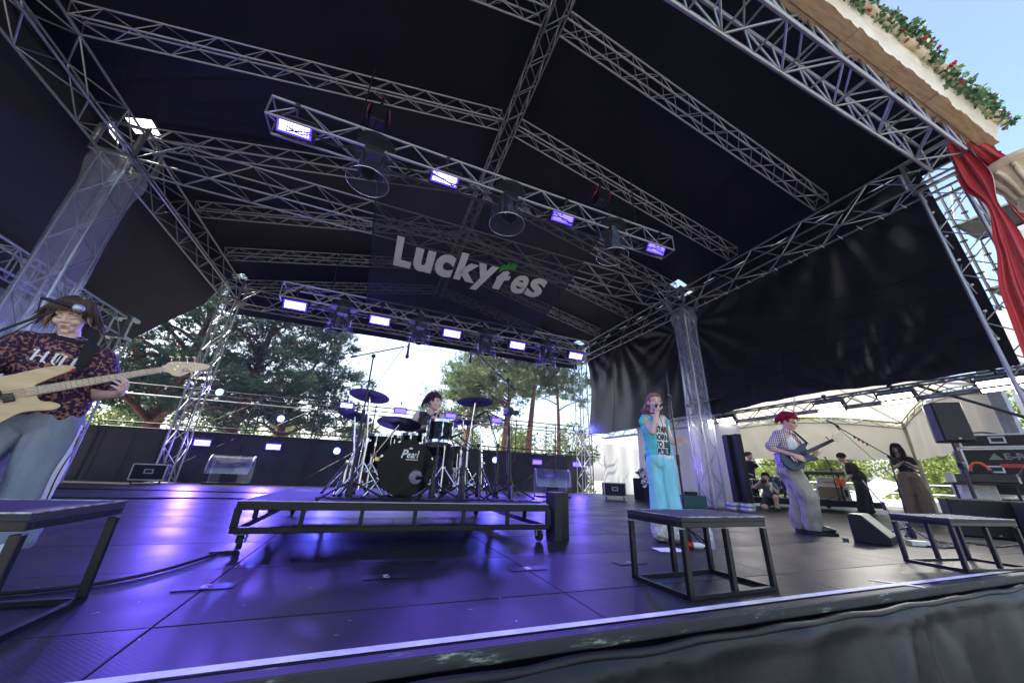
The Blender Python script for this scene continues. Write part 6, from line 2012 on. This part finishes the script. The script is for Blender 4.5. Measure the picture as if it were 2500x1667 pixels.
arm(b, (.09, .05, 1.315), (.135, .1, 1.1), (.165, .0, 1.03), (.043, .037, .034, .023))
hand(b, (.165, .0, 1.03), (.75, -.15, .28), (0, -.6, -.6), .12, .88, 1, .22)
for sx in (-.06, .075):
    b.cap_((sx, .02, .82), .08, (sx, .01, .45), .055); b.cap_((sx, .01, .45), .05, (sx, .02, .1), .04); b.cap_((sx, .02, .06), .04, (sx, -.09, .05), .035)
flesh("body", b, .0058, M['skin_b'], ps_, 4)
face_parts(ps_, HC, HR, HS, False, True, True)
hp = hair(ps_, HC, HR, HS, M['hair_pink'], 260, .11, 5, .05, .006, 0, .007, back=.03)
bn_ = MB(); bn_.sph((-.085, .085, 1.47), (.04, .05, .055), 12, 9)
for k in range(60):
    a = rnd.uniform(0, 6.28); q = V((-.085 + .03 * math.cos(a), .09 + .03 * math.sin(a), 1.48)); bn_.tube([q, q + V((-.03 * rnd.random(), .02, -.03)), q + V((-.05 * rnd.random() - .01, .02, -.1 * rnd.random() - .02))], [.006, .007, .001], 4)
bn_.build("bun", M['hair_pink'], hp, 180)
MB().tube([HC + HR @ (V((x, y, z)) * HS) for x, y, z in ((-.075, .0, .0), (-.055, -.085, .0), (-.031, -.1, -.014), (-.008, -.1, -.002), (.008, -.1, -.002), (.031, -.1, -.014), (.055, -.085, .0), (.075, .0, .0))], .0016, 5).build("glasses", M['chrome'], ps_, 180)
s = MB(); s.sph((-.02, .035, 1.19), (.14, .105, .17), 16, 12); s.sph((.0, .03, .99), (.13, .105, .19), 16, 12); s.sph((.008, .02, .87), (.15, .122, .09), 16, 10); s.cap_((-.1, .04, 1.32), .05, (.075, .05, 1.315), .05)
s.sph((-.01, .033, 1.09), (.128, .1, .14), 16, 12)
tee = flesh("shirt", s, .008, M['white_cloth'], ps_, 10, (.004, 9, 9, 9, 4), cuts=[((0, 0, .815), (.12, 0, -1)), ((0, 0, 1.345), (0, 0, 1))])
pr = MB(); PM = frame4((-.03, -.3, .895), (.99, 0, -.06), (.10, 0, .99))
for tx_, y0, x0, x1 in (("STAR", .255, .005, .13), ("BORN", .165, -.01, .14), ("TO BE", .08, .0, .145), ("PROBLEM", 0, .02, .165)):
    glyphs(pr, tx_, (x0, x1, y0, y0 + .075), PM, 0, .05)
decal("shirt_print", tee, pr, M['print_dark'], ps_, (0, 1, 0), .004)
s = MB(); s.sph((-.02, .04, 1.19), (.158, .118, .175), 16, 12); s.sph((.0, .035, .99), (.15, .118, .2), 16, 12); s.sph((.0, .03, .9), (.158, .128, .1), 16, 10); s.cap_((-.1, .035, 1.33), .052, (.075, .05, 1.322), .05); s.sph((-.01, .038, 1.09), (.145, .112, .14), 16, 12); s.cap_((-.12, .025, 1.325), .053, (-.14, .005, 1.285), .054); s.cap_((.09, .05, 1.315), .05, (.105, .055, 1.28), .05)
flesh("vest", s, .008, M['turq'], ps_, 14, (.006, 7, 7, 4, 6), cuts=[((0, 0, .872), (.1, 0, -1))], drop=lambda c: (c.y < .02 and (-.012 - .03 * (1.2 - c.z) < c.x - .01 + (0.05 * max(0, 1.0 - c.z)) < .118 - .0 * c.z)) or (c.z > 1.355 and abs(c.x + .01) < .09))
MB().tube([(-.06, .0, 1.39), (-.03, -.09, 1.3), (.02, -.12, 1.24), (.075, -.13, 1.13)], .004, 5).tube([(.045, .0, 1.37), (.07, -.09, 1.26), (.085, -.125, 1.13)], .004, 5).build("lanyard", M['redplastic'], ps_, 180)
MB().tube([(-.012 + .052 * math.cos(a * PI / 10), .025 + .05 * math.sin(a * PI / 10), 1.385 + .0 * a) for a in range(21)], .006, 6, False).build("choker", M['black_cloth'], ps_, 180)
MB().box((-.148, .06, .865), (.03, .06, .09)).build("belt_pack", M['plastic_black'], ps_, None, .006)
s = MB(); s.sph((.008, .02, .84), (.152, .122, .13), 16, 12)
for sx, ex in ((-.06, -.055), (.075, .085)):
    s.cap_((sx, .015, .8), .09, (sx, .01, .55), .078); s.cap_((sx, .01, .55), .078, (ex, .0, .33), .092)
flesh("trousers", s, .009, M['cyan_pants'], ps_, 8, (.012, 8, 8, 1.6, 1), cuts=[((0, 0, .30), (0, 0, -1))])
for sx in (-.065, .085):
    s = MB(); s.cap_((sx, .02, .33), .08, (sx, .0, .12), .1); s.sph((sx, -.03, .075), (.09, .13, .072), 14, 10)
    flesh("fur_boot", s, .01, M['fur'], ps_, 2, (.014, 30, 30, 30, 2), cuts=[((0, 0, .004), (0, 0, -1))])
mi = held("hand_microphone", "black hand microphone held at the singer's mouth", "microphone", SP, SR)
MB().tube([(.045, -.128, 1.452), (.10, -.135, 1.463), (.15, -.14, 1.474)], [.013, .0125, .010], 12).build("handle", M['plastic_black'], mi, 60)
MB().sph((.028, -.124, 1.449), (.02, .02, .02), 12, 8).build("mic_grille", M['plastic_black'], mi, 60)

# ------------------------------------------------------------------ guitar player
GP, GR = (4.3, -5.2, 0), -1.054
pg = person("person", "person with crimson hair in an open checked shirt playing a navy guitar", GP, GR)
HR = rot3(1.12, .30, 0); HC = V((-.03, 0, 1.565)); HS = 1.1
b = MB(); head_prims(b, HC, HR, HS)
b.cap_((-.12, .02, 1.38), .056, (-.065, .01, 1.5), .05)
b.sph((-.13, .02, 1.22), (.125, .14, .19), 16, 12); b.sph((-.15, .02, .98), (.11, .12, .18), 16, 12); b.sph((-.16, .02, .84), (.13, .13, .12), 16, 10)
b.cap_((-.19, -.13, 1.36), .05, (-.03, .14, 1.34), .05)
arm(b, (-.2, -.14, 1.345), (-.335, -.2, 1.15), (-.075, -.335, 1.045), (.05, .042, .038, .027))
hand(b, (-.075, -.335, 1.045), (.85, .05, -.38), (.25, .8, -.2), .35, .95, -1, .08)
arm(b, (-.02, .15, 1.33), (.06, .12, 1.06), (.18, .04, 1.05), (.048, .04, .036, .025))
hand(b, (.18, .03, 1.05), (.2, -.35, .75), (.1, .8, .35), .75, .95, -1, .0, tcurl=.8)
for (hx, hy, kx, ky_, fx, fy) in ((-.14, -.07, -.02, -.09, -.05, -.07), (-.18, .1, -.14, .1, -.19, .08)):
    b.cap_((hx, hy, .82), .085, (kx, ky_, .46), .06); b.cap_((kx, ky_, .46), .055, (fx, fy, .08), .04); b.cap_((fx, fy, .05), .038, (fx + .13, fy, .045), .035)
flesh("body", b, .006, M['skin'], pg, 4)
face_parts(pg, HC, HR, HS, True)
hair(pg, HC, HR, HS, M['hair_red'], 760, .11, 9, .03, .02, .5, .008, flick=.5)
gl = MB()
for k in (-1, 1):
    gl.sph(HC + HR @ V((k * .032, -.096, -.002)), (.022, .006, .014), 12, 8, HR)
gl.build("sunglass_lenses", M['glass_dark'], pg, 180)
MB().tube([HC + HR @ V(p) for p in ((-.08, .01, .004), (-.06, -.08, .002), (-.03, -.102, .004), (.03, -.102, .004), (.06, -.08, .002), (.08, .01, .004))], .0035, 6).build("sunglass_frame", M['plastic_black'], pg, 180)
s = MB(); s.sph((-.125, .02, 1.2), (.135, .15, .19), 16, 12); s.sph((-.15, .02, .98), (.125, .135, .2), 16, 12)
flesh("vest_top", s, .01, M['white_cloth'], pg, 4, cuts=[((0, 0, .86), (0, 0, -1)), ((0, 0, 1.34), (-.3, 0, 1))])
s = MB(); s.sph((-.14, .02, 1.2), (.15, .165, .22), 16, 12); s.sph((-.17, .02, .95), (.15, .16, .24), 16, 12); s.cap_((-.2, -.12, 1.36), .066, (-.04, .13, 1.345), .066); s.cap_((-.13, .02, 1.37), .075, (-.1, .02, 1.42), .062)
s.cap_((-.205, -.145, 1.33), .066, (-.315, -.185, 1.19), .07); s.cap_((-.03, .15, 1.32), .066, (.035, .13, 1.14), .07)
flesh("checked_shirt", s, .009, M['plaid'], pg, 7, (.013, 7, 7, 4.5, 3), cuts=[((0, 0, .765), (0.1, 0, -1))], drop=lambda c: (c.x - .55 * c.y > -.045 + .0 and c.y < .09 and c.z < 1.4 and c.x > -.10) or c.z > 1.455)
s = MB(); s.sph((-.165, .02, .83), (.155, .155, .13), 16, 12)
for (hx, hy, kx, ky_, fx, fy) in ((-.13, -.07, -.02, -.09, -.05, -.07), (-.18, .1, -.14, .1, -.19, .08)):
    s.cap_((hx, hy, .8), .115, (kx, ky_, .46), .105); s.cap_((kx, ky_, .46), .105, (fx, fy, .15), .1); s.cap_((fx, fy, .15), .1, (fx + .01, fy, .09), .095)
flesh("trousers", s, .01, M['khaki'], pg, 5, (.02, 6, 6, 2.4, 5), cuts=[((0, 0, .045), (0, 0, -1))])
for fx, fy in ((.0, -.07), (-.14, .08)):
    s = MB(); s.sph((fx + .06, fy, .06), (.14, .055, .055), 16, 10); s.sph((fx - .04, fy, .075), (.06, .05, .06)); flesh("shoe", s, .01, M['shoe_black'], pg, 3, cuts=[((0, 0, .025), (0, 0, -1))])
    MB().prism(smooth_poly([(-.1, -.055), (.12, -.062), (.2, -.03), (.21, .0), (.2, .03), (.12, .062), (-.1, .055)]), 0, .035, Matrix.Translation((fx, fy, .003))).build("sole", M['rubber'], pg)
eg_ = held("electric_guitar", "dark navy electric guitar with a rosewood fretboard", "guitar", GP, GR)
GM = frame4((.085, -.175, 1.085), (.74, .34, .40), (-.4, 0, .9))
outl = smooth_poly([(.10, .105), (.06, .125), (-.02, .115), (-.1, .1), (-.18, .135), (-.27, .15), (-.345, .09), (-.365, -.01), (-.34, -.1), (-.27, -.155), (-.18, -.15), (-.1, -.11), (-.03, -.105), (.04, -.13), (.075, -.125), (.06, -.095), (.02, -.07), (-.005, -.04), (-.005, .03), (.02, .05), (.06, .07), (.09, .085)], 4)
MB().prism(outl, -.022, .02, GM).build("body", M['navy'], eg_, 35, .008)
pgd = smooth_poly([(.02, .07), (-.05, .085), (-.15, .05), (-.2, -.01), (-.25, -.08), (-.2, -.12), (-.1, -.09), (-.02, -.08), (.01, -.05), (-.0, .02)], 3)
MB().prism(pgd, .0205, .0235, GM).build("pickguard", M['navy'], eg_)
MB().prism([(-.04, -.028), (-.04, .028), (.42, .021), (.42, -.021)], .012, .03, GM).build("neck", M['rosewood'], eg_, None, .003)
hs = smooth_poly([(.415, .021), (.44, .03), (.47, .045), (.58, .03), (.6, .01), (.57, -.015), (.52, -.035), (.46, -.045), (.44, -.03), (.415, -.021)], 3)
MB().prism(hs, .006, .02, GM).build("headstock", M['maple'], eg_, None, .002)
strings_frets(eg_, GM, .0, .42, .052, .04, 6, 21, .0315, -.22, M['chrome'])
for u in (-.06, -.11, -.16):
    MB().cyl(GM @ V((u, -.035, .026)), GM @ V((u, .035, .026)), .008, n=8).build("pickup", M['plastic_black'], eg_, 60)
MB().cyl(GM @ V((-.22, -.038, .026)), GM @ V((-.22, .038, .026)), .011, n=8).cyl(GM @ V((-.22, -.03, .03)), GM @ V((-.1, -.08, .05)), .003, n=6).build("bridge", M['chrome'], eg_, 60)
for k in range(6):
    MB().cyl(GM @ V((.455 + .023 * k, .035 - .002 * k, .012)), GM @ V((.455 + .023 * k, .06 - .003 * k, .012)), .005, n=6).build("tuner", M['chrome'], eg_, 60)
for k in range(3):
    MB().cyl(GM @ V((-.17 - .03 * k, -.075 - .012 * k, .023)), GM @ V((-.17 - .03 * k, -.075 - .012 * k, .036)), .011, n=12).build("knob", M['plastic_black'], eg_, 60)
MB().box(GM @ V((.375, 0, .03)), (.02, .03, .06), GM.to_3x3()).bar(GM @ V((.38, .03, .02)), GM @ V((.36, .075, .04)), .012, .008).build("capo", M['plastic_black'], eg_)
sp = MB(); sp.grid(lambda u, v: V((-.02, -.05, 1.42)).lerp(GM @ V((.09, .1, .0)), v) + V((.035 * u, -.05 * math.sin(PI * v) - .03 * v, .0)), 2, 12); sp.build("strap", M['black_cloth'], eg_, 180)

# ------------------------------------------------------------------ drummer
DP, DR = (-1.0, -3.9, 0), -.174
pd = person("person", "drummer with dark purple hair in a black sleeveless top behind the kit", DP, DR)
HR = rot3(1.0, .05, .05); HC = V((-.1, 0, 1.505)); HS = .98
b = MB(); head_prims(b, HC, HR, HS)
b.cap_((-.14, .04, 1.3), .058, (-.115, .02, 1.42), .05)
b.sph((-.14, .05, 1.2), (.155, .1, .17), 16, 12); b.sph((-.13, .1, 1.02), (.13, .1, .15), 16, 12); b.sph((-.11, .17, .93), (.16, .13, .1), 16, 10)
b.cap_((-.29, .05, 1.325), .052, (.01, .05, 1.31), .052)
arm(b, (-.3, .04, 1.31), (-.385, -.04, 1.1), (-.2, -.15, 1.14), (.05, .042, .037, .026))
hand(b, (-.2, -.15, 1.14), (.8, -.35, .08), (-.2, -.2, -.9), .95, .95, 1)
arm(b, (.02, .04, 1.3), (.085, -.05, 1.1), (-.0, -.19, 1.2), (.05, .042, .037, .026))
hand(b, (-.0, -.19, 1.2), (-.45, -.4, .6), (-.5, .2, -.4), .95, .95, -1)
for sx in (-1, 1):
    b.cap_((-.11 + sx * .1, .17, .92), .085, (-.11 + sx * .26, -.2, .84), .065); b.cap_((-.11 + sx * .26, -.2, .84), .058, (-.11 + sx * .24, -.2, .45), .042); b.cap_((-.11 + sx * .24, -.2, .40), .04, (-.11 + sx * .24, -.34, .39), .036)
flesh("body", b, .0065, M['skin_b'], pd, 4)
face_parts(pd, HC, HR, HS, False)
hair(pd, HC, HR, HS, M['hair_purple'], 560, .15, 12, .03, .016, .15, .008, flick=.3)
s = MB(); s.sph((-.14, .05, 1.18), (.175, .12, .185), 16, 12); s.sph((-.13, .1, 1.0), (.155, .125, .18), 16, 12); s.cap_((-.25, .05, 1.32), .058, (-.03, .05, 1.31), .058)
flesh("top", s, .01, M['studded'], pd, 4, (.005, 8, 8, 8, 2), drop=lambda c: c.z > 1.365)
sd = MB()
for k in range(90):
    x, z = rnd.uniform(-.26, .0), rnd.uniform(1.08, 1.33)
    sd.sph((x, -.075 + 1.6 * (x + .13) ** 2 + .25 * max(0, z - 1.2) ** 1.5, z), .0035, 5, 4)
sd.build("studs", M['gold'], pd)
s = MB(); s.sph((-.11, .17, .93), (.18, .15, .11), 16, 10)
for sx in (-1, 1):
    s.cap_((-.11 + sx * .1, .17, .92), .1, (-.11 + sx * .26, -.2, .84), .085); s.cap_((-.11 + sx * .26, -.2, .84), .08, (-.11 + sx * .24, -.2, .47), .075)
flesh("trousers", s, .012, M['black_cloth'], pd, 4, (.006, 8, 8, 8, 2))
for sx in (-1, 1):
    s = MB(); s.sph((-.11 + sx * .24, -.27, .395), (.05, .13, .05), 12, 8); flesh("shoe", s, .012, M['shoe_black'], pd, 2, cuts=[((0, 0, .348), (0, 0, -1))])
MB().tube([(-.128 + .06 * math.cos(a * PI / 10), .03 + .06 * math.sin(a * PI / 10), 1.36 - .02 * (1 - math.sin(a * PI / 10))) for a in range(21)], .004, 6, False).build("necklace", M['chrome'], pd, 180)
for lab, a0, a1 in (("drum stick raised beside the drummer's face", (-.075, -.22, 1.19), (.02, -.30, 1.50)), ("drum stick in the drummer's other hand over the snare", (-.2, -.2, 1.15), (.12, -.33, 1.12))):
    k = held("drum_stick", lab, "drum stick", DP, DR)
    MB().tube([a0, V(a0).lerp(V(a1), .85), a1], [.0075, .0065, .003], 8).build("shaft", M['maple'], k, 60); MB().sph(a1, .006, 8, 6).build("tip", M['maple'], k, 60)

# ------------------------------------------------------------------ people in the tent
def simple_person(label, P, rz, HC, HR, hm, hl, hn, skin_arms, shirt, shirt_m, trousers, tr_m, legs, shoes, extra=None, fringe=.03, hw=.009, cut=None, shirt_drop=None, shoe_m=None, neck=None, tr_cut=None):
    t = person("person", label, P, rz)
    b = MB(); head_prims(b, HC, HR, .98)
    b.cap_(neck or (HC[0], HC[1] + .03, HC[2] - .21), .056, (HC[0], HC[1] + .01, HC[2] - .08), .05)
    for fn in skin_arms:
        fn(b)
    for l in legs:
        for a0, r0, a1, r1 in l:
            b.cap_(a0, r0, a1, r1)
    flesh("body", b, .0075, M['skin'], t, 3)
    face_parts(t, HC, HR, .98, True)
    hair(t, HC, HR, .98, hm, hn, hl, int(abs(P[0]) * 10), fringe, .008 if hl > .3 else .012, .05, hw, flick=-.12 if hl > .3 else .2)
    s = MB()
    for q in shirt:
        (s.sph if len(q) == 2 else s.cap_)(*q)
    flesh("shirt", s, .012, shirt_m, t, 8, (.006, 7, 7, 5, 3), cuts=cut or (), drop=shirt_drop)
    s = MB()
    for q in trousers:
        (s.sph if len(q) == 2 else s.cap_)(*q)
    flesh("trousers", s, .012, tr_m, t, 4, (.008, 7, 7, 3, 4), cuts=tr_cut or [((0, 0, .03), (0, 0, -1))])
    for c, r in shoes:
        s = MB(); s.sph(c, r, 12, 8); flesh("shoe", s, .012, shoe_m or M['shoe_black'], t, 2, cuts=[((0, 0, .004), (0, 0, -1))])
    return t
# woman looking at a phone
WP, WR = (9.97, -4.17, 0), -1.205
simple_person("woman with long black hair and brown trousers looking at a phone", WP, WR, V((-.05, 0, 1.565)), rot3(-.25, .3), M['hair_black'], .42, 340,
    [lambda b: (b.sph((-.02, .04, 1.22), (.13, .09, .2), 14, 10), b.cap_((-.14, .04, 1.34), .045, (.1, .04, 1.34), .045), arm(b, (-.16, .03, 1.32), (-.2, -.04, 1.12), (-.06, -.17, 1.22), (.043, .037, .033, .023)), hand(b, (-.06, -.17, 1.22), (.7, -.2, .5), (.1, -.2, .9), .5, .88, -1), arm(b, (.125, .03, 1.32), (.17, -.03, 1.12), (.06, -.18, 1.23), (.043, .037, .033, .023)), hand(b, (.06, -.18, 1.23), (-.7, -.2, .4), (-.1, -.2, .9), .5, .88, 1))],
    [((-.02, .04, 1.22), (.15, .105, .2)), ((-.01, .04, 1.1), (.13, .1, .14)), ((-.13, .04, 1.335), .055, (.1, .04, 1.335), .055), ((-.155, .03, 1.32), .06, (-.18, .0, 1.22), .062), ((.12, .03, 1.32), .06, (.15, .01, 1.22), .062)], M['black_cloth'],
    [((-.01, .04, .97), (.155, .12, .13)), ((-.085, .04, .92), .11, (-.13, .03, .5), .115), ((-.13, .03, .5), .115, (-.16, .02, .1), .12), ((.07, .04, .92), .11, (.12, .02, .5), .115), ((.12, .02, .5), .115, (.08, -.02, .1), .12)], M['beige'],
    [], [((-.16, -.05, .04), (.05, .12, .045)), ((.07, -.08, .04), (.05, .12, .045))], cut=[((0, 0, 1.02), (0, 0, -1))])
ph = held("phone", "dark phone held by the woman in the tent", "phone", WP, WR)
MB().box((.0, -.235, 1.295), (.07, .012, .14), Matrix.Rotation(.7, 3, 'X')).build("case", M['plastic_black'], ph, None, .004)
MB().box((.0, -.2305, 1.299), (.06, .004, .125), Matrix.Rotation(.7, 3, 'X')).build("screen", M['glass_dark'], ph)
# man bending forward with a hand fan
MP, MR = (10.94, -2.6, 0), -1.126
simple_person("man in black shirt and trousers leaning forward inside the tent", MP, MR, V((-.075, 0, 1.45)), rot3(-1.25, .55), M['hair_black'], .09, 200,
    [lambda b: (b.sph((.08, .03, 1.12), (.12, .15, .2), 14, 10), arm(b, (.03, -.12, 1.24), (-.0, -.16, .98), (-.14, -.2, .83)), hand(b, (-.14, -.2, .83), (-.8, -.1, -.4), (.1, .7, -.5), .7, .95, 1), arm(b, (.06, .15, 1.24), (.03, .16, .98), (-.1, .1, .86)), hand(b, (-.1, .1, .86), (-.8, -.1, -.3), (.1, -.6, -.5), .7, .95, -1))],
    [((.07, .02, 1.14), (.155, .185, .2)), ((.15, .02, .93), (.165, .175, .22)), ((.03, -.12, 1.25), .08, (.06, .15, 1.25), .08), ((.02, -.13, 1.22), .08, (.0, -.15, 1.07), .085), ((.05, .16, 1.22), .08, (.03, .17, 1.07), .085)], M['black_cloth'],
    [((.15, .02, .78), (.15, .16, .14)), ((.14, -.07, .76), .12, (.1, -.07, .42), .115), ((.1, -.07, .42), .115, (.04, -.07, .1), .11), ((.16, .1, .76), .12, (.19, .1, .42), .115), ((.19, .1, .42), .115, (.17, .1, .1), .11)], M['black_cloth'],
    [], [((.0, -.07, .045), (.13, .05, .045)), ((.13, .1, .045), (.13, .05, .045))], neck=(.02, .01, 1.28))
fn = held("hand_fan", "small orange four bladed fan in the bending man's hand", "fan", MP, MR)
for k in range(4):
    a = .5 + k * PI / 2
    MB().sph((-.25 + .075 * math.cos(a), -.26, .80 + .075 * math.sin(a)), (.052, .006, .052), 14, 8).build("blade", M['orange'], fn, 60)
MB().sph((-.25, -.262, .80), .022, 10, 7).build("hub", M['orange'], fn, 60); rod("handle", (-.25, -.25, .79), (-.24, -.24, .62), .012, M['plastic_black'], fn)
# crouching photographer
CP, CR = (8.6, -1.8, 0), -.987
simple_person("photographer in grey shirt and black shorts kneeling by the tent wall", CP, CR, V((-.03, 0, .83)), rot3(-.15, .05), M['hair_black'], .1, 240,
    [lambda b: (b.sph((.0, .1, .5), (.15, .11, .2), 14, 10), arm(b, (-.15, .06, .62), (-.34, -.06, .56), (-.17, -.2, .71)), hand(b, (-.17, -.2, .71), (.75, -.2, .3), (.2, .5, -.4), .8, .92, 1), arm(b, (.13, .06, .62), (.16, -.08, .46), (-.01, -.21, .67)), hand(b, (-.01, -.21, .67), (-.75, -.1, .3), (-.1, .5, .4), .8, .92, -1))],
    [((.02, .1, .5), (.18, .14, .22)), ((-.02, .16, .36), (.18, .15, .16)), ((-.14, .08, .63), .075, (.12, .08, .63), .075), ((-.15, .06, .62), .08, (-.23, .01, .59), .08), ((.13, .06, .61), .08, (.15, .0, .52), .085)], M['grey_cloth'],
    [((-.03, .16, .26), (.18, .16, .14)), ((-.1, .1, .22), .11, (-.18, -.12, .12), .1), ((.05, .12, .26), .11, (.1, -.2, .34), .095)], M['black_cloth'],
    [[((-.1, .1, .2), .09, (-.19, -.2, .085), .075), ((-.19, -.2, .085), .06, (-.15, .15, .05), .05)], [((.05, .12, .26), .09, (.1, -.26, .34), .072), ((.1, -.26, .34), .06, (.08, -.2, .06), .045)]],
    [((.09, -.27, .045), (.05, .13, .045)), ((-.14, .2, .04), (.05, .1, .04))], tr_cut=[((0, 0, .01), (0, 0, -1))])
ca = held("photo_camera", "black photo camera at the kneeling photographer's face", "camera", CP, CR)
MB().box((-.09, -.21, .735), (.14, .07, .09)).box((-.09, -.21, .79), (.06, .06, .03)).build("body", M['plastic_black'], ca, None, .008); MB().cyl((-.09, -.24, .73), (-.09, -.36, .71), .036, .042, 16).build("lens", M['plastic_black'], ca, 40)
tw = MB(); tw.tube([(.06, -.12, .70), (.05, -.16, .62), (.03, -.18, .52), (.05, -.16, .45)], [.03, .035, .03, .02], 8); tw.build("towel", M['white_cloth'], ca, 180)
# man standing at the tent drums
XP, XR = (9.85, -.75, 0), -.989
simple_person("man in black shirt standing behind the blue drums in the tent", XP, XR, V((-.17, 0, 1.5)), rot3(1.2, .1), M['hair_brown'], .1, 200,
    [lambda b: (b.sph((-.25, .03, 1.15), (.14, .12, .2), 14, 10), arm(b, (-.14, -.06, 1.27), (-.02, -.1, 1.17), (-.05, -.1, 1.36)), hand(b, (-.05, -.1, 1.36), (-.3, 0, .6), (-.6, .1, 0), .9, .95, 1), arm(b, (-.36, .05, 1.27), (-.4, .05, 1.02), (-.28, -.1, .95)), hand(b, (-.28, -.1, .95), (.7, -.3, 0), (0, 0, -1), .7, .95, 1))],
    [((-.25, .03, 1.15), (.175, .15, .2)), ((-.26, .03, .95), (.165, .15, .22)), ((-.36, .04, 1.28), .08, (-.13, -.02, 1.28), .08), ((-.14, -.05, 1.26), .08, (-.06, -.09, 1.2), .085), ((-.36, .05, 1.26), .08, (-.39, .05, 1.12), .085)], M['black_cloth'],
    [((-.26, .03, .82), (.15, .14, .13)), ((-.33, .03, .8), .1, (-.34, .03, .35), .09), ((-.19, .03, .8), .1, (-.18, .03, .35), .09)], M['black_cloth'],
    [], [((-.34, -.05, .34), (.05, .12, .045)), ((-.18, -.05, .34), (.05, .12, .045))], neck=(-.24, .02, 1.3), tr_cut=[((0, 0, .31), (0, 0, -1))])
# ================================================================== HAZE
hz = MB(); hz.box((0, 0, 7.3), (720, 720, 19.4))
hz = hz.build("haze", None); hz["kind"] = "stuff"
hm = bpy.data.materials.new("thin_stage_haze"); hm.use_nodes = True
hn_ = hm.node_tree; hn_.nodes.clear()
pv = hn_.nodes.new("ShaderNodeVolumePrincipled"); pv.inputs["Density"].default_value = .0006; pv.inputs["Color"].default_value = (.9, .92, 1, 1); pv.inputs["Anisotropy"].default_value = .3
ho = hn_.nodes.new("ShaderNodeOutputMaterial"); hn_.links.new(pv.outputs[0], ho.inputs["Volume"])
hz.data.materials.append(hm)
